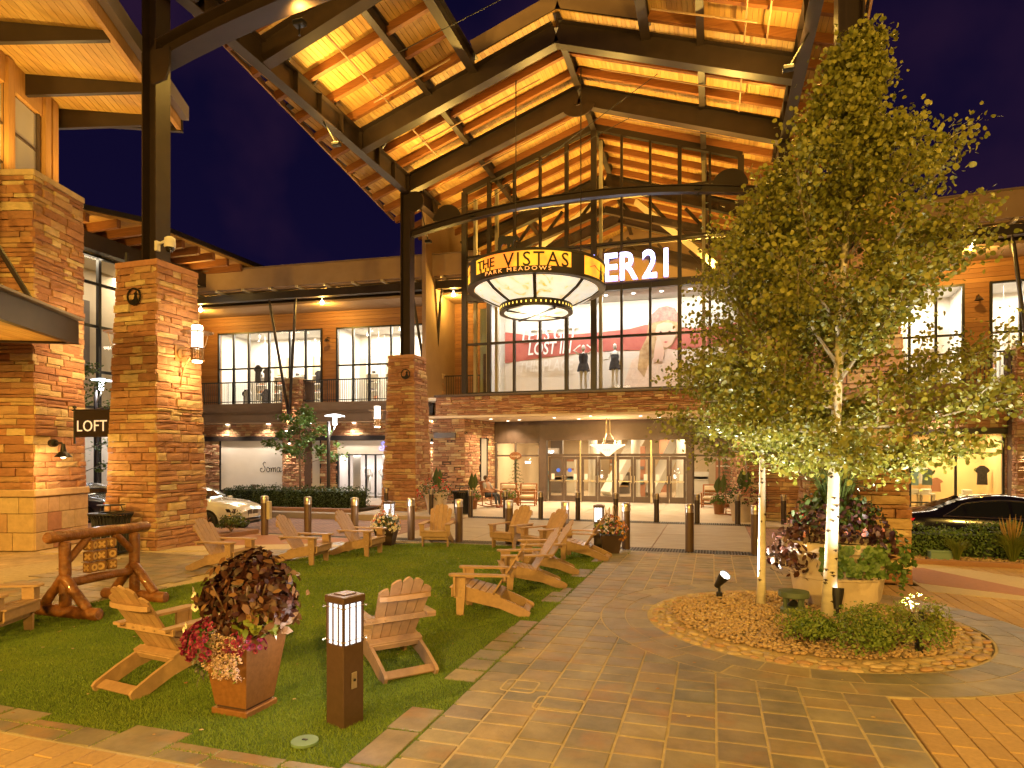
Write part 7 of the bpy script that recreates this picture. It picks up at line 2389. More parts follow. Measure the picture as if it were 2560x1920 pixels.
# ---------------------------------------------------------------- big round pot by the aspens
rp = emp("round_pot", (1.72, 10.3, .03), 0, "large pale round terracotta pot overflowing with dark leaves, ivy and spiky grass", "planter")
rp.scale = (1.14, 1.14, 1.16)
b = MB(); b.lathe([(.46, .03), (.50, .12), (.54, .36), (.56, .37), (.56, .40), (.55, .41), (.60, .66), (.63, .69), (.66, .71), (.66, .79), (.63, .81), (.58, .81), (.56, .70)], 40, caps=False); b.build("pot", M['terracotta'], rp, auto=40)
b = MB(); b.lathe([(0, .70), (.57, .70)], 30, caps=False); b.build("soil", M['soil'], rp)
C, N = dome(900, (0, 0, .82), .66, .85, z0=-.05, fill=.6); leaves("dark_foliage", C, N, .075, M['plum'], rp, jitter=.7)
C, N = dome(700, (0, .05, .98), .56, .85, z0=0, fill=.6); leaves("green_foliage", C, N, .08, M['leaf_dark'], rp, jitter=.7)
C, N = dome(330, (-.52, -.28, .66), .33, 1.05, z0=-.9, fill=.5); leaves("burgundy_trailer", C, N, .095, M['coleus'], rp, jitter=.5, droop=1.2)
pts = np.array([(rng.uniform(-.35, .45), -.60 - rng.uniform(0, .1) * 1, .80 - rng.uniform(0, .34)) for _ in range(230)])
pts = pts[(pts[:, 0] - .1) ** 2 < .14]
pts[:, 1] = -np.sqrt(np.maximum(.05, .68 ** 2 - pts[:, 0] ** 2)) - .02
leaves("round_leaf_trailer", pts, [(p[0], p[1], .3) for p in pts], .085, M['leaf'], rp, shape="round", jitter=.45)
C, N = dome(170, (.58, -.25, .68), .26, 1.1, z0=-.9, fill=.55); leaves("ivy", C, N, .065, M['leaf'], rp, shape="round", jitter=.5)
C, N = dome(60, (.64, -.35, .45), .1, 2.6, z0=-1, fill=.3); leaves("ivy_tail", C, N, .055, M['leaf'], rp, shape="round", jitter=.6)
C, N = dome(40, (.42, -.42, .84), .16, 1.4, z0=-.9, fill=.5); leaves("plum_vine", C, N, .13, M['plum'], rp, droop=1.5)
C, N = dome(26, (0, 0, .86), .67, .5, z0=.02, fill=.97, a0=R(180), a1=R(360)); flowers("pink_impatiens", C, N, .05, M['pinkpetal'], None, rp)
C, N = dome(4, (0, 0, 1.0), .5, .6, z0=.1, fill=.96, a0=R(180), a1=R(360)); flowers("red_blooms", C, N, .07, M['redflower'], None, rp)
b = MB()
for k in range(120):
    t = rnd.uniform(0, 6.28); r = rnd.uniform(.2, .62); h = rnd.uniform(.5, .85)
    b.tube([(.04 * math.cos(t), .04 * math.sin(t), 1.05), (.45 * r * math.cos(t), .45 * r * math.sin(t), 1.05 + h * .8), (r * math.cos(t), r * math.sin(t), 1.05 + h * rnd.uniform(.55, 1))], [.009, .007, .001], 3, cap=False)
b.build("spiky_grass", M['spike'], rp)["kind"] = "stuff"

# ---------------------------------------------------------------- aspens
M['twig'] = pm("aspen_twig", (.20, .155, .09), (.3, .24, .15), 6, .8)
def aspen(name, x, y, lab, trunk_r, H, first, crown, nleaf, seed, lean=(0, 0), leafsize=.062, scars=22):
    rr = random.Random(seed); rg = np.random.default_rng(seed)
    o = emp(name, (x, y, .03), 0, lab, "tree")
    tp = []
    n = 14
    for i in range(n + 1):
        t = i / n
        tp.append(Vector((lean[0] * t + .06 * math.sin(3 * t + seed) * t, lean[1] * t + .05 * math.sin(4 * t) * t, H * t)))
    def trad(t): return trunk_r * (1.18 - .2 * min(1, t * 12)) * (1 - .86 * t ** 1.1)
    b = MB(); b.tube(tp, [max(.008, trad(i / n)) for i in range(n + 1)], 12)
    trunk = b.build("trunk", M['bark'], o, True)
    for k in range(scars):
        z = rr.uniform(.15, first + .3); t = z / H; i = min(n - 1, int(t * n)); f = t * n - i
        p = tp[i].lerp(tp[i + 1], f); a = rr.uniform(-2.6, -.5); r = trad(t)
        q = Vector((p.x + r * math.cos(a), p.y + r * math.sin(a), z))
        m = Matrix.Translation(q) @ Matrix.Rotation(a + math.pi / 2, 4, 'Z')
        w = rr.uniform(.025, .055) * min(1.2, trunk_r / .085)
        c = MB(); c.m = m
        c.prism([(-w, .004), (-w * .5, .014), (0, .017), (w * .5, .013), (w, .0), (w * .4, .004), (w * .25, -.012), (-.0, -.018), (-w * .3, -.01), (-w * .4, .003)], Matrix(), .014)
        c.build("bark_scar", M['barkscar'], trunk)
    br = MB()
    tips = []
    for k in range(46):
        t = first / H + (1 - first / H) * (k / 46) ** 1.05
        i = min(n - 1, int(t * n)); p = tp[i].lerp(tp[i + 1], t * n - i)
        a = k * 2.4 + rr.uniform(-.3, .3)
        L = crown(t, a) * rr.uniform(.8, 1.05)
        if L < .12: continue
        up = rr.uniform(.35, .8) if k > 9 else rr.uniform(-.05, .35)
        pts = [p]
        d = Vector((math.cos(a), math.sin(a), up)).normalized()
        for s in range(1, 5):
            d = (d + Vector((rr.uniform(-.2, .2), rr.uniform(-.2, .2), rr.uniform(-.12, .16)))).normalized()
            pts.append(pts[-1] + d * L / 4)
        r0 = max(.007, trad(t) * .5)
        br.tube(pts, [r0, r0 * .7, r0 * .5, r0 * .3, .003], 5, cap=False)
        tips += [(pts[s].lerp(pts[s + 1], f), d) for s in range(1, 4) for f in (0, .33, .66)]
        for s in range(1, 4):
            for q in range(2 if k > 14 else 4):
                d2 = (d + Vector((rr.uniform(-1, 1), rr.uniform(-1, 1), rr.uniform(-.5, .6)))).normalized()
                l2 = L * rr.uniform(.22, .42)
                e = pts[s] + d2 * l2
                m_ = pts[s].lerp(e, .5) + Vector((0, 0, .03))
                br.tube([pts[s], m_, e], [r0 * .35, r0 * .22, .002], 4, cap=False)
                tips += [(m_, d2), (e, d2), (pts[s].lerp(m_, .5), d2), (m_.lerp(e, .5), d2)]
        tips.append((pts[-1], d))
    br.build("branches", M['twig'], o)["kind"] = "stuff"
    T = np.array([tuple(p) for p, _ in tips])
    idx = rg.integers(0, len(T), nleaf)
    C = T[idx] + rg.normal(0, .115, (nleaf, 3)) * np.array([1, 1, .85])
    leaves("crown", C, None, leafsize, M['aspen'], o, shape="round", droop=1.0, rg=rg)
    return o
def crown1(t, a):
    z = t * 7.45
    # wide low skirt, narrowing to a spire; reaches further to the left of the picture below
    return float(np.interp(z, [2.0, 2.5, 3.0, 3.9, 4.4, 5.0, 5.6, 6.3, 7.0, 7.5], [1.75, 1.95, 2.2, 2.2, 1.9, 1.45, 1.0, .6, .35, .2]))
aspen("aspen_tree", 1.46, 9.28, "white-barked aspen with dark eye scars and a broad round-leaved crown, in the gravel bed", .088, 7.45, 2.0, crown1, 44000, 4, (.30, -.1), .056)
def crown2(t, a):
    z = t * 5.6
    return 1.5 if z < 3.6 else max(.15, 1.4 * (5.9 - z) / 2.3)
aspen("aspen_tree", .66, 9.78, "thinner aspen trunk to the left in the gravel bed", .058, 5.6, 2.15, crown2, 17000, 9, (.1, .1), .052, 10)

# ---------------------------------------------------------------- low shrubs in the bed
M['leaf_shrub'] = leafmat("shrub_leaf", (.10, .17, .025), (.22, .29, .05), .5, .25)
def shrub(name, x, y, z, rx, rz, n, size, mat, lab, seed, extra=None, cat="shrub", shape="oval", parent=None):
    rg = np.random.default_rng(seed)
    o = emp(name, (x, y, z), 0, lab, cat)
    b = MB(); rr = random.Random(seed)
    for k in range(14):
        t = rr.uniform(0, 6.28); r = rr.uniform(.3, .9) * rx; h = rr.uniform(.5, .95) * rz
        b.tube([(0, 0, 0), (r * .5 * math.cos(t), r * .5 * math.sin(t), h * .6), (r * math.cos(t), r * math.sin(t), h)], [.008, .006, .002], 4, cap=False)
    b.build("twigs", M['brownbark'], o)["kind"] = "stuff"
    lob = [(rr.uniform(-.55, .55) * rx, rr.uniform(-.5, .5) * rx, rr.uniform(.25, .62) * rz, rr.uniform(.3, .5) * rx) for _ in range(9)]
    C, N = [], []
    for (lx, ly, lz, lr) in lob:
        c, nn = dome(n // 9, (lx, ly, lz), lr, rz / rx * .9, z0=-.4, fill=.5, rg=rg); C.append(c); N.append(nn)
    leaves("foliage", np.concatenate(C), np.concatenate(N), size, mat, o, shape=shape, jitter=.7, rg=rg)
    if extra:
        m2, n2, s2 = extra
        c, nn = dome(n2, (0, 0, rz * .45), rx * .8, rz / rx * .75, z0=.1, fill=.9, rg=rg); leaves("pale_shoots", c, nn, s2, m2, o, shape="long", jitter=.6, rg=rg)
    return o
shrub("low_shrub", 1.0, 7.95, .05, .44, .36, 2000, .038, M['leaf_shrub'], "low green shrub with a few yellow shoots left of the white trunk's foot", 3, (M['leaf_yellow'], 320, .05))
shrub("low_shrub", 1.74, 7.75, .05, .56, .50, 3000, .038, M['leaf_shrub'], "larger low shrub with bright yellow-green leaves right of the white trunk's foot", 5, (M['leaf_yellow'], 900, .045))
shrub("low_shrub", 2.22, 8.25, .05, .42, .55, 1300, .04, M['leaf_yellow'], "pale shrub lit white by the ground spotlight beside it", 6, (M['leaf_yellow'], 150, .05))

# ---------------------------------------------------------------- hedges
def hedge(name, x0, x1, y0, y1, z0, z1, n, size, mat, lab, seed):
    rg = np.random.default_rng(seed)
    o = emp(name, ((x0 + x1) / 2, (y0 + y1) / 2, z0), 0, lab, "hedge")
    hx, hy, hz = (x1 - x0) / 2, (y1 - y0) / 2, z1 - z0
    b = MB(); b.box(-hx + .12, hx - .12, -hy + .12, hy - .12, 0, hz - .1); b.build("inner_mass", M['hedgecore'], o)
    C, N = [], []
    for k in range(n):
        f = rg.random()
        x = rg.uniform(-hx, hx); bump = .05 * math.sin(x * 5 + seed) + .04 * math.sin(x * 11)
        if f < .5: C.append((x, -hy + rg.normal(0, .05) - bump, rg.uniform(.0, hz))); N.append((0, -1, .2))
        elif f < .85: C.append((x, rg.uniform(-hy, hy), hz + rg.normal(0, .04) + bump)); N.append((0, 0, 1))
        elif f < .93: C.append((-hx + rg.normal(0, .05), rg.uniform(-hy, hy), rg.uniform(0, hz))); N.append((-1, 0, .2))
        else: C.append((hx + rg.normal(0, .05), rg.uniform(-hy, hy), rg.uniform(0, hz))); N.append((1, 0, .2))
    leaves("foliage", np.array(C), np.array(N), size, mat, o, jitter=.8, rg=rg)
    return o
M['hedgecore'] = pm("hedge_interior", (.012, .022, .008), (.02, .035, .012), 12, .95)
hedge("clipped_hedge", -20.2, -13.8, 22.7, 24.0, .1, .86, 5200, .075, M['leaf_dark'], "long clipped dark hedge in front of the white script panel", 1)
for i, (a, c) in enumerate(((3.75, 5.5), (5.55, 7.4), (7.5, 9.6), (9.7, 12.2))):
    hedge("low_hedge", a, c, 15.55, 16.35, .05, .62 + .06 * (i % 2), 1700, .06, M['leaf'], ["low green hedge before the black car, first section by the stone pillar", "low green hedge before the black car, second section", "low green hedge before the black car, third section by the plume grass", "low green hedge before the black car, last section past the frame edge"][i], 10 + i)
def tuft(x, y, h, n, lab, plumes):
    o = emp("ornamental_grass", (x, y, .05), 0, lab, "grass plant")
    b = MB()
    for k in range(n):
        t = rnd.uniform(0, 6.28); r = rnd.uniform(.05, .3) * h / .5; hh = h * rnd.uniform(.6, 1)
        b.tube([(.03 * math.cos(t), .03 * math.sin(t), 0), (.4 * r * math.cos(t), .4 * r * math.sin(t), hh * .7), (r * math.cos(t), r * math.sin(t), hh)], [.006, .005, .001], 3, cap=False)
    b.build("blades", M['leaf_yellow'], o)["kind"] = "stuff"
    if plumes:
        b = MB()
        for k in range(30):
            t = rnd.uniform(0, 6.28); r = rnd.uniform(.02, .2); hh = h * rnd.uniform(1.1, 1.45)
            b.tube([(r * .3 * math.cos(t), r * .3 * math.sin(t), h * .5), (r * math.cos(t), r * math.sin(t), hh * .8), (r * 1.2 * math.cos(t), r * 1.2 * math.sin(t), hh)], [.003, .012, .003], 4)
        b.build("plumes", M['strawgrass'], o)["kind"] = "stuff"
tuft(4.75, 15.15, .5, 150, "small green grass tuft at the foot of the hedge, left of the plumed one", False)
tuft(5.75, 15.25, .68, 220, "larger grass tuft with straw plumes in front of the hedge", True)
gx = emp("utility_box", (4.5, 15.3, .05), 0, "small pale green utility box among the hedge roots", "box")
b = MB(); b.box(-.2, .2, -.12, .12, 0, .16, .01); b.build("cover", pm("utility_green", (.2, .3, .22), None, rough=.5), gx); b = MB(); b.box(-.21, .21, -.13, .13, .161, .18, .005); b.build("lid", pm("utility_green_lid", (.22, .33, .24), None, rough=.5), gx)

# ---------------------------------------------------------------- young maple and the trees on the far left
def small_tree(name, x, y, lab, H, first, cr, nleaf, seed, mat, size, bark):
    rr = random.Random(seed); rg = np.random.default_rng(seed)
    o = emp(name, (x, y, .05), 0, lab, "tree")
    b = MB(); b.tube([(0, 0, 0), (.02, 0, H * .3), (-.03, .02, H * .6), (.02, 0, H)], [.055, .045, .03, .008], 8); b.build("trunk", bark, o, True)
    br = MB(); tips = []
    for k in range(15):
        z = first + (H - first) * k / 15; a = k * 2.4 + rr.uniform(-.4, .4); L = cr * (1 - .62 * (z - first) / (H - first)) * rr.uniform(.65, 1.1)
        p = Vector((0, 0, z)); q = p + Vector((math.cos(a), math.sin(a), .35)) * L * .6; e = p + Vector((math.cos(a), math.sin(a), .28)) * L
        br.tube([p, q, e], [.018, .011, .003], 5, cap=False)
        for s in range(7):
            f = rr.uniform(.45, 1.08); c = p.lerp(e, f); tips.append((c.x + rr.uniform(-.16, .16), c.y + rr.uniform(-.16, .16), c.z + rr.uniform(-.12, .14)))
    br.build("branches", bark, o)["kind"] = "stuff"
    T = np.array(tips); C = T[rg.integers(0, len(T), nleaf)] + rg.normal(0, .13, (nleaf, 3)) * np.array([1, 1, .6])
    leaves("crown", C, [(0, 0, 1)] * nleaf, size, mat, o, shape="round", jitter=.6, rg=rg)
    return o
small_tree("young_maple", -16.9, 23.5, "young maple with layered green leaves before the white script panel", 4.1, 1.75, 1.75, 1900, 2, M['leaf'], .12, M['brownbark'])
small_tree("street_tree", -21.5, 17.3, "young aspen seen between the bracket sign and the near pillar", 5.6, 1.6, 1.3, 1300, 5, M['leaf'], .09, M['bark'])
small_tree("street_tree", -24.3, 21.8, "second young tree seen in the gap beside the near pillar", 5.0, 1.5, 1.4, 1200, 6, M['leaf'], .1, M['bark'])
shrub("gap_bush", -15.5, 13.8, .13, .8, .8, 900, .08, M['leaf_dark'], "dark bush behind the litter bin in the gap beside the pillar", 8)
shrub("gap_bush", -12.55, 14.4, .13, .62, .62, 800, .07, M['leaf_dark'], "dark bush at the pillar's foot in front of the white car's wheel", 9)
shrub("far_bush", -21.5, 24.6, .1, .6, .55, 500, .08, M['leaf_dark'], "small dark bush behind the white car's bonnet", 10)

# ---------------------------------------------------------------- big pots and plants at the entrance
def urn(x, y, r, h, lab, pot_mat, mixes, spire=None, folr=None, dark=M['leaf_dark']):
    o = emp("entrance_pot", (x, y, 0), 0, lab, "planter")
    b = MB(); b.lathe([(r * .68, 0), (r * .78, h * .5), (r * .95, h * .9), (r * 1.03, h * .92), (r * 1.03, h), (r * .92, h), (r * .88, h * .85)], 24, caps=False); b.build("pot", pot_mat, o, auto=40)
    b = MB(); b.lathe([(0, h * .86), (r * .9, h * .86)], 20, caps=False); b.build("soil", M['soil'], o)
    fr_ = folr or r * 1.15
    C, N = dome(420, (0, 0, h), fr_, .75, z0=-.45, fill=.55); leaves("foliage", C, N, .085, dark, o, jitter=.7)
    for (nm, mat, n, sz) in mixes:
        C, N = dome(n, (0, 0, h), fr_ * 1.05, .78, z0=-.35, fill=.94, a0=R(170), a1=R(370)); flowers(nm, C, N, sz, mat, None, o)
    if spire:
        b = MB()
        for k in range(spire):
            t = k * 2.2; w = .14
            cx, cyy = .12 * math.cos(t), .12 * math.sin(t); z0 = h + .25; z1 = z0 + rnd.uniform(.6, .85)
            q = [(cx, cyy, z0), (cx - w, cyy, z0 + .3), (cx - w * .8 + .04, cyy, z0 + .5), (cx + .05, cyy - .04, z1), (cx + w * .7 + .04, cyy, z0 + .48), (cx + w, cyy, z0 + .28)]
            b.add(q, [(0, 1, 2, 3), (0, 3, 4, 5)])
        b.build("broad_leaf", M['leaf_dark'], o)
    return o
urn(-10.35, 23.1, .50, .78, "large tan pot with red flowers and one tall leaf beside the far pillar", M['terracotta'], [("red_flowers", M['redflower'], 34, .10)], 2, .75)
urn(1.0, 23.2, .52, .80, "large tan pot with dark trailing flowers right of the doors", M['terracotta'], [("magenta_flowers", M['magenta'], 26, .09)], 2, .8)
urn(-9.7, 25.3, .30, .52, "square-shouldered brown pot with yellow and pink flowers beside the rocking chair", M['planter'], [("yellow_flowers", M['leaf_yellow'], 30, .09), ("pink_flowers", M['pinkpetal'], 20, .08)], 2, .40, M['leaf'])
urn(-8.45, 26.6, .24, .52, "slim pot with yellow and pale flowers between the seats left of the doors", M['planter'], [("pale_flowers", M['paleflower'], 26, .09), ("yellow_flowers", M['leaf_yellow'], 14, .09)], None, .34, M['leaf'])
urn(.25, 25.8, .26, .50, "slim pot with pale flowers behind the big right-hand pot", M['planter'], [("pale_flowers", M['paleflower'], 26, .09)], 2, .36, M['leaf'])
def norfolk(x, y, h, lab):
    o = emp("norfolk_pine", (x, y, 0), 0, lab, "plant")
    b = MB(); b.lathe([(.16, 0), (.2, .35), (.18, .35)], 14, caps=False); b.build("pot", M['planter'], o)
    b = MB(); b.tube([(0, 0, .3), (0, 0, h)], [.025, .008], 6); b.build("trunk", M['brownbark'], o)
    pts = []
    for k in range(9):
        z = .7 + (h - .75) * k / 9; L = .55 * (1 - k / 10)
        for q in range(6):
            a = q * math.pi / 3 + k * .4
            for s in range(12): pts.append((L * s / 12 * math.cos(a) + rng.normal(0, .02), L * s / 12 * math.sin(a) + rng.normal(0, .02), z - .10 * (s / 12) ** 2 + rng.normal(0, .015)))
    leaves("crown", np.array(pts), None, .08, M['leaf_dark'], o, shape="long")
norfolk(-9.05, 29.6, 2.3, "potted pine with tiered branches before the window left of the doors")
norfolk(.55, 29.4, 2.3, "potted pine with tiered branches before the window right of the doors")
# ================================================================ CARS
def cr_interp(xs, ys, q):
    """smooth interpolation through the given stations"""
    xs, ys = np.array(xs, float), np.array(ys, float)
    m = np.gradient(ys, xs)
    out = []
    for x in q:
        i = int(np.clip(np.searchsorted(xs, x) - 1, 0, len(xs) - 2))
        h = xs[i + 1] - xs[i]; t = (x - xs[i]) / h
        out.append((2 * t ** 3 - 3 * t ** 2 + 1) * ys[i] + (t ** 3 - 2 * t ** 2 + t) * h * m[i] + (-2 * t ** 3 + 3 * t ** 2) * ys[i + 1] + (t ** 3 - t ** 2) * h * m[i + 1])
    return np.array(out)
def sedan(loc, rz, paint, lab):
    o = emp("parked_car", loc, rz, lab, "car", "cars on the brick road")
    X = [-2.45, -2.36, -2.05, -1.55, -1.05, -.45, .2, .75, 1.12, 1.6, 2.05, 2.3, 2.44]
    ZB = [.42, .30, .24, .21, .20, .20, .20, .20, .20, .21, .22, .25, .36]
    W = [.68, .82, .90, .925, .93, .93, .93, .93, .93, .92, .885, .80, .62]
    BT = [.88, .95, .98, .985, .97, .955, .945, .935, .925, .90, .83, .76, .66]
    RF = [.90, 1.00, 1.05, 1.13, 1.33, 1.45, 1.45, 1.29, 1.06, .985, .90, .80, .69]
    RW = [.50, .62, .70, .66, .60, .575, .575, .60, .70, .69, .62, .52, .34]
    q = np.linspace(X[0], X[-1], 45)
    zb, w, bt, rf, rw = (cr_interp(X, a, q) for a in (ZB, W, BT, RF, RW))
    rings = []
    for i in range(len(q)):
        half = [(0, zb[i]), (w[i] * .86, zb[i]), (w[i] * .985, zb[i] + .09), (w[i] * 1.0, zb[i] + .25), (w[i] * 1.005, (zb[i] + bt[i]) / 2 + .08), (w[i] * .985, bt[i] - .05), (w[i] * .95, bt[i]), (rw[i] + (w[i] * .95 - rw[i]) * .12, rf[i] - (rf[i] - bt[i]) * .16), (rw[i] * .92, rf[i] - .012), (rw[i] * .5, rf[i] + .012), (0, rf[i] + .018)]
        rings.append([(q[i], -y, z) for y, z in half] + [(q[i], y, z) for y, z in half[-2:0:-1]])
    n = len(rings[0])
    b = MB()
    vs = [p for r in rings for p in r]
    fs = []
    for i in range(len(q) - 1):
        for k in range(n):
            k2 = (k + 1) % n
            fs.append((i * n + k, (i + 1) * n + k, (i + 1) * n + k2, i * n + k2))
    fs += [tuple(range(n)), tuple((len(q) - 1) * n + k for k in range(n))[::-1]]
    b.add(vs, fs)
    body = b.build("body", paint, o, auto=38)
    # glazing laid just outside the pillars and roof
    def ringpt(x, k, f=0.0, off=.006):
        i = np.clip((x - q[0]) / (q[1] - q[0]), 0, len(q) - 1.001); i0 = int(i); t = i - i0
        a = Vector(rings[i0][k]).lerp(Vector(rings[i0 + 1][k]), t); c = Vector(rings[i0][(k + 1) % n]).lerp(Vector(rings[i0 + 1][(k + 1) % n]), t)
        p = a.lerp(c, f)
        nrm = Vector((0, p.y, max(.2, p.z - .9) * .8)).normalized()
        return p + nrm * off
    for side in (0, 1):
        def pt(x, f):
            if side == 0: return ringpt(x, 6, f)
            p = ringpt(x, 6, f); return Vector((p.x, -p.y, p.z))
        for (x0, x1, name) in ((-1.42, -1.0, "quarter_window"), (-.96, -.08, "rear_door_window"), (-.02, .92, "front_door_window")):
            b = MB(); m = 10
            V_ = []
            for i in range(m + 1):
                x = x0 + (x1 - x0) * i / m
                top = .90
                if x < -1.0: top = .12 + .78 * max(0, (x + 1.42) / .42) ** .8
                if x > .5: top = .9 - .85 * ((x - .5) / .44) ** 1.3
                V_ += [pt(x, .08), pt(x, max(.1, top))]
            b.add(V_, [(2 * i, 2 * i + 2, 2 * i + 3, 2 * i + 1) for i in range(m)]); b.build(name, M['carglass'], o)
        b = MB(); b.tube([pt(-1.46 + 2.4 * i / 16, .02) for i in range(17)], .011, 5); b.build("window_trim", M['brushed'], o)
        b = MB(); b.tube([pt(-1.44, .06)] + [pt(-1.42 + .42 * i / 6, .12 + .80 * (i / 6) ** .8) for i in range(7)] + [pt(-.9 + 1.4 * i / 8, .95) for i in range(9)], .010, 5); b.build("window_trim", M['brushed'], o)
        s = -1 if side == 0 else 1
        for x in (-.62, .42):
            b = MB(); b.bar((x - .12, s * .942, .80), (x + .12, s * .942, .805), .02, .03, c=.005); b.build("door_handle", M['brushed'] if paint == M['blackpaint'] else paint, o)
        b = MB()
        b.cbox(Matrix.Translation((.95, s * 1.02, 1.0)), .12, .2, .13, .03); b.build("wing_mirror", paint, o)
        for x in (-1.0, -.05, .98):
            b = MB(); b.bar((x, s * .9365, .32), (x, s * .9395, .90), .006, .006, (1, 0, 0)); b.build("door_seam", M['black'], o)
    # screens
    for (x0, x1, name, yk) in ((.80, 1.14, "windscreen", .98), (-1.50, -.98, "rear_screen", .95)):
        b = MB(); m = 8; V_ = []
        for i in range(m + 1):
            x = x0 + (x1 - x0) * i / m
            zz = float(cr_interp(X, RF, [x])[0]) + .026; ww = float(cr_interp(X, RW, [x])[0]) * .93
            V_ += [(x + .004, -ww, zz - .02), (x + .004, -ww * .5, zz + .002), (x + .004, ww * .5, zz + .002), (x + .004, ww, zz - .02)]
        b.add(V_, [(4 * i + k, 4 * i + 4 + k, 4 * i + 5 + k, 4 * i + 1 + k) for i in range(m) for k in range(3)]); b.build(name, M['carglass'], o)
    # wheels
    for wx in (-1.42, 1.42):
        for s in (-1, 1):
            b = MB(); b.m = Matrix.Translation((wx, s * .86, .34)) @ Matrix.Rotation(R(90), 4, 'X'); b.lathe([(0, -.085), (.395, -.085), (.395, .085), (0, .085)], 32); b.build("wheel_arch", M['black'], o)
            wh = emp("wheel", (wx, s * .875, .335)); wh.parent = o
            b = MB(); b.m = Matrix.Rotation(R(90), 4, 'X'); b.lathe([(.23, -.1), (.31, -.105), (.333, -.07), (.333, .07), (.31, .105), (.23, .1)], 32, caps=False); b.build("tyre", M['rubber'], wh, True)
            b = MB(); b.m = Matrix.Rotation(R(90), 4, 'X'); b.lathe([(.245, -.08), (.245, .08)], 28, caps=False); b.m = None
            for k in range(10):
                t = 2 * math.pi * k / 10
                b.bar((.05 * math.cos(t), s * .085, .05 * math.sin(t)), (.235 * math.cos(t + .12), s * .085, .235 * math.sin(t + .12)), .035, .028, (0, 1, 0))
            b.m = Matrix.Translation((0, s * .085, 0)) @ Matrix.Rotation(R(90), 4, 'X'); b.lathe([(0, -.025), (.06, -.02), (.06, .02), (0, .025)], 14)
            b.build("rim", M['alloy'], wh)
            b = MB(); b.m = Matrix.Translation((0, s * .03, 0)) @ Matrix.Rotation(R(90), 4, 'X'); b.lathe([(0, -.01), (.17, -.01), (.17, .01), (0, .01)], 20); b.build("brake_disc", M['bollard_dark'], wh)
    # lights, grille, bumper details
    for s in (-1, 1):
        hl = emp("headlight", (0, 0, 0)); hl.parent = o
        b = MB(); b.add([(2.05, s * .905, .76), (2.10, s * .90, .66), (2.30, s * .815, .63), (2.40, s * .62, .635), (2.41, s * .58, .70), (2.30, s * .78, .755)], [(0, 1, 2, 5), (2, 3, 4, 5)]); b.build("lens", M['carglass'], hl)
        for y in (.70, .80): 
            b = MB(); b.m = Matrix.Translation((2.345 - (y - .7) * .6, s * y, .69)) @ Matrix.Rotation(R(90), 4, 'Y'); b.lathe([(.0, .012), (.042, .012), (.048, -.02)], 12, caps=False); b.build("reflector", M['alloy'], hl)
        b = MB(); b.add([(2.16, s * .893, .58), (2.22, s * .868, .58), (2.20, s * .868, .47), (2.17, s * .884, .47)], [(0, 1, 2, 3)]); b.build("side_marker", pm("amber_marker", (.8, .35, .05), None, rough=.2, emit=(1, .45, .05), es=.5), o)
        b = MB(); b.prism([(-.11, -.09), (.11, -.08), (.125, .05), (.09, .085), (-.09, .085), (-.125, .05)], Matrix.Translation((2.435, s * .155, .60)) @ Matrix.Rotation(R(90), 4, 'Z'), .03); gr = b.build("grille", M['black'], o)
        b = MB()
        for k in range(6): b.box(2.452, 2.458, s * .155 - .1 + k * .038, s * .155 - .09 + k * .038, .52, .68)
        b.build("grille_bar", M['brushed'], gr)
        b = MB(); b.add([(-2.36, s * .845, .90), (-2.05, s * .905, .925), (-2.1, s * .912, .86), (-2.3, s * .87, .80), (-2.44, s * .70, .80), (-2.45, s * .62, .88)], [(0, 1, 2, 3), (0, 3, 4, 5)]); b.build("tail_light", pm("tail_red", (.5, .01, .012), None, rough=.15, emit=(1, .03, .03), es=.35), o)
        for x in (-2.43,):
            b = MB(); b.cbox(Matrix.Translation((-2.40, s * .5, .32)), .1, .16, .06, .02); b.build("exhaust_tip", M['brushed'], o)
    b = MB(); b.box(2.405, 2.452, -.62, .62, .36, .44, .015); b.build("bumper_intake", M['black'], o)
    b = MB(); b.box(2.30, 2.41, -.72, .72, .24, .27, .01); b.build("splitter", M['black'], o)
    b = MB(); b.box(2.452, 2.462, -.26, .26, .44, .55, .003); b.build("number_plate", M['white'], o)
    b = MB(); b.prism([(-.16, 0), (.1, 0), (.06, .05), (.0, .075)], Matrix.Translation((-.95, 0, 1.375)), .03); b.build("roof_aerial", paint, o)
    return o
M['whitepaint'] = pm("white_car_paint", (.72, .70, .68), None, rough=.25, coat=1.0)
M['blackpaint'] = pm("black_car_paint", (.006, .005, .006), None, rough=.15, coat=1.0)
M['rubber'] = pm("tyre_rubber", (.015, .014, .013), None, rough=.8)
M['alloy'] = pm("alloy_wheel", (.55, .52, .5), None, rough=.25, metal=1)
sedan((-16.8, 17.15, -.22), R(8), M['whitepaint'], "white saloon car nosing out from behind the lantern pillar")
sedan((6.72, 18.55, -.22), R(0), M['blackpaint'], "shiny black saloon car behind the low hedge at the right edge")
sedan((-22.0, 17.6, -.22), R(0), pm("grey_car_paint", (.12, .11, .105), None, rough=.25, coat=1), "dark grey car glimpsed in the gap behind the litter bin")

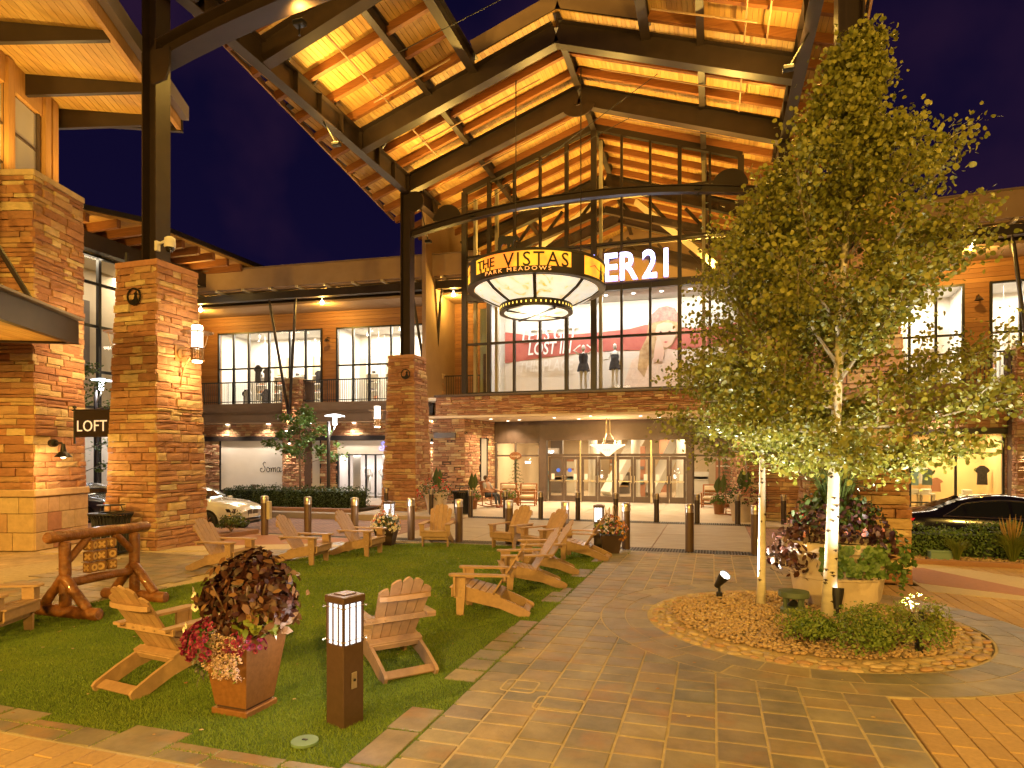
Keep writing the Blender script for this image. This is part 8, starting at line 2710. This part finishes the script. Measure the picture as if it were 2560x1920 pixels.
# ================================================================ SEATS BY THE DOORS
M['chairwood'] = pm("orange_brown_wood", (.30, .10, .03), (.36, .135, .04), 8, .45)
M['cushion'] = pm("cream_cushion", (.62, .50, .36), (.68, .56, .42), 6, .85)
def lounge(x, y, rz, lab, w=.74):
    o = emp("cushioned_armchair", (x, y, 0), rz, lab, "armchair", "cushioned wooden armchairs by the doors")
    h = w / 2
    for sx in (-1, 1):
        b = MB(); b.box(sx * h - .03, sx * h + .03, -.36, -.30, 0, .62, .006); b.build("leg", M['chairwood'], o)
        b = MB(); b.bar((sx * h, .30, 0), (sx * h, .42, .98), .06, .06, (1, 0, 0), .006); b.build("leg", M['chairwood'], o)
        b = MB(); b.box(sx * h - .045, sx * h + .045, -.42, .36, .621, .655, .008); b.build("arm", M['chairwood'], o)
        b = MB(); b.box(sx * h - .02, sx * h + .02, -.3, .32, .12, .16); b.build("stretcher", M['chairwood'], o)
    for z in (.12, .30): 
        b = MB(); b.box(-h + .03, h - .03, -.35, -.31, z, z + .05); b.build("stretcher", M['chairwood'], o)
    b = MB(); b.box(-h + .031, h - .031, -.30, .31, .31, .35); b.build("seat_frame", M['chairwood'], o)
    b = MB(); b.box(-h + .04, h - .04, -.36, .30, .351, .47, .04); b.build("seat_cushion", M['cushion'], o)
    for k, z in enumerate((.55, .68, .81)):
        b = MB(); b.cbox(Matrix.Translation((0, .325 + z * .12 - .03, z)) @ Matrix.Rotation(R(-7), 4, 'X'), w - .1, .03, .09, .008); b.build("back_slat", M['chairwood'], o)
    b = MB(); b.cbox(Matrix.Translation((0, .30, .82)) @ Matrix.Rotation(R(-8), 4, 'X'), w - .12, .11, .2, .04); b.build("head_cushion", M['cushion'], o)
    b = MB(); b.box(-h, h, .40, .45, .94, .99, .01); b.build("top_rail", M['chairwood'], o)
    return o
lounge(-8.0, 27.9, R(8), "cushioned wooden armchair nearest the doors on the left")
lounge(-9.0, 28.3, R(20), "cushioned wooden armchair behind the rocking chair")
lounge(-.05, 29.2, R(-6), "cushioned wooden armchair right of the doors")
def rocker(x, y, rz, lab):
    o = emp("rocking_chair", (x, y, 0), rz, lab, "rocking chair", "wooden rocking chairs by the doors")
    for sx in (-1, 1):
        b = MB(); b.tube([(sx * .29, -.55 + 1.15 * t, .05 + .28 * (t - .45) ** 2) for t in np.linspace(0, 1, 9)], .022, 6); b.build("rocker", M['chairwood'], o)
        b = MB(); b.tube([(sx * .29, -.26, .06), (sx * .29, -.27, .66)], .022, 6); b.build("leg", M['chairwood'], o)
        b = MB(); b.tube([(sx * .28, .26, .06), (sx * .27, .30, .5), (sx * .27, .46, 1.12)], .022, 6); b.build("leg", M['chairwood'], o)
        b = MB(); b.cbox(Matrix.Translation((sx * .30, .02, .68)), .08, .7, .025, .006); b.build("arm", M['chairwood'], o)
    for k in range(6):
        b = MB(); b.box(-.28, .28, -.27 + k * .095, -.19 + k * .095, .43 - k * .006, .45 - k * .006); b.build("seat_slat", M['chairwood'], o)
    for k in range(6):
        x_ = -.21 + k * .084
        b = MB(); b.bar((x_, .30, .48), (x_, .45, 1.06), .05, .015, (0, 1, 0)); b.build("back_slat", M['chairwood'], o)
    b = MB(); b.box(-.29, .29, .44, .475, 1.04, 1.14, .01); b.build("head_rail", M['chairwood'], o)
    for z in (.18, .28): 
        b = MB(); b.tube([(-.29, -.265, z), (.29, -.265, z)], .014, 6); b.build("stretcher", M['chairwood'], o)
    return o
rocker(-9.25, 26.5, R(70), "wooden rocking chair with a person in it, left of the doors")
rocker(.85, 25.0, R(-60), "wooden rocking chair behind the big pot on the right")

# person resting in the rocking chair
def person(loc, rz):
    o = emp("person", loc, rz, "person in a pale shirt and dark trousers leaning back in the rocking chair", "person")
    # joints, chair-local: front is -y
    J = {'pelvis': (0, .14, .55, .13, .11), 'belly': (0, .20, .72, .125, .10), 'chest': (0, .27, .94, .15, .11), 'neck': (0, .31, 1.10, .055, .055), 'jaw': (0, .29, 1.17, .07, .075), 'head': (0, .30, 1.26, .085, .095), 'crown': (0, .31, 1.35, .05, .055)}
    for s, n in ((-1, 'l'), (1, 'r')):
        J['hip' + n] = (s * .09, .10, .53, .085, .085); J['knee' + n] = (s * .11, -.32, .55, .06, .062); J['ank' + n] = (s * .11, -.38, .12, .042, .045); J['toe' + n] = (s * .12, -.55, .06, .035, .03)
        J['sho' + n] = (s * .18, .28, 1.03, .062, .06); J['elb' + n] = (s * .27, .12, .78, .045, .045); J['wri' + n] = (s * .28, -.13, .73, .03, .028); J['palm' + n] = (s * .275, -.21, .725, .034, .02)
        for k, (dx, dy) in enumerate(((-.028, -.075), (-.01, -.09), (.010, -.085), (.028, -.07))): J['f%d' % k + n] = (s * .275 + dx, -.21 + dy, .70, .009, .009)
        J['th' + n] = (s * .275 - s * .05, -.235, .715, .01, .01)
    names = list(J); ix = {k: i for i, k in enumerate(names)}
    ed = [('pelvis', 'belly'), ('belly', 'chest'), ('chest', 'neck'), ('neck', 'jaw'), ('jaw', 'head'), ('head', 'crown')]
    for n in 'lr':
        ed += [('pelvis', 'hip' + n), ('hip' + n, 'knee' + n), ('knee' + n, 'ank' + n), ('ank' + n, 'toe' + n), ('chest', 'sho' + n), ('sho' + n, 'elb' + n), ('elb' + n, 'wri' + n), ('wri' + n, 'palm' + n), ('palm' + n, 'th' + n)]
        ed += [('palm' + n, 'f%d' % k + n) for k in range(4)]
    def skin(name, keep, mat, grow=1.0, parent=o):
        ks = [k for k in names if k in keep]; im = {k: i for i, k in enumerate(ks)}
        me = bpy.data.meshes.new(name); me.from_pydata([J[k][:3] for k in ks], [(im[a], im[b]) for a, b in ed if a in im and b in im], [])
        ob = mkobj(name, me, parent); me.materials.append(mat)
        md = ob.modifiers.new("skin", 'SKIN'); md.use_smooth_shade = True
        sv = me.skin_vertices[0].data
        for i, k in enumerate(ks):
            sv[i].radius = (J[k][3] * grow, J[k][4] * grow); sv[i].use_root = (k == ks[0])
        ob.modifiers.new("sub", 'SUBSURF').render_levels = 2
        return ob
    skin("body", set(names), pm("skin_tone", (.48, .27, .18), None, rough=.55))
    skin("shirt", {'belly', 'chest', 'shol', 'shor', 'elbl', 'elbr'}, pm("pale_shirt", (.42, .40, .42), None, rough=.9), 1.15)
    skin("trousers", {'pelvis', 'hipl', 'hipr', 'kneel', 'kneer', 'ankl', 'ankr'}, pm("dark_trousers", (.07, .08, .12), None, rough=.9), 1.14)
    b = MB(); b.m = Matrix.Translation((0, .325, 1.29)); b.lathe([(0, .10), (.07, .085), (.098, .02), (.095, -.06), (.07, -.1)], 14, caps=False); b.build("hair", pm("brown_hair", (.08, .045, .025), None, rough=.7), o, True)
    for s in (-1, 1):
        b = MB(); b.cbox(Matrix.Translation((s * .032, .208, 1.265)), .022, .012, .012, .004); b.build("eye", M['black'], o)
        b = MB(); b.cbox(Matrix.Translation((s * .115, -.47, .05)), .085, .24, .09, .03); b.build("shoe", pm("pink_shoe", (.5, .2, .2), None, rough=.7), o)
    b = MB(); b.cbox(Matrix.Translation((0, .195, 1.235)), .022, .03, .035, .008); b.build("nose", bpy.data.materials["skin_tone"], o)
    b = MB(); b.cbox(Matrix.Translation((0, .208, 1.195)), .045, .012, .01, .003); b.build("mouth", pm("lip", (.4, .14, .12), None, rough=.6), o)
person((-9.25, 26.5, 0), R(70))
# small hanging oval sign by the entrance window
os_ = emp("oval_sign", (-9.3, 30.3, 0), 0, "small oval wooden sign on a post before the entrance window", "sign")
b = MB(); b.tube([(0, 0, 0), (0, 0, 2.1)], .025, 6); b.lathe([(.2, 0), (.2, .04), (0, .05)], 14); b.build("post", M['steel_dark'], os_)
b = MB(); b.prism([(.32 * math.cos(2 * math.pi * k / 20), .2 * math.sin(2 * math.pi * k / 20)) for k in range(20)], Matrix.Translation((0, -.02, 2.25)), .04); b.build("board", M['log'], os_)
text_obj("sign_letters", "Lounge", os_, Matrix.Translation((-.24, -.045, 2.20)) @ UPR, M['pale'], size=.16, extrude=.002)
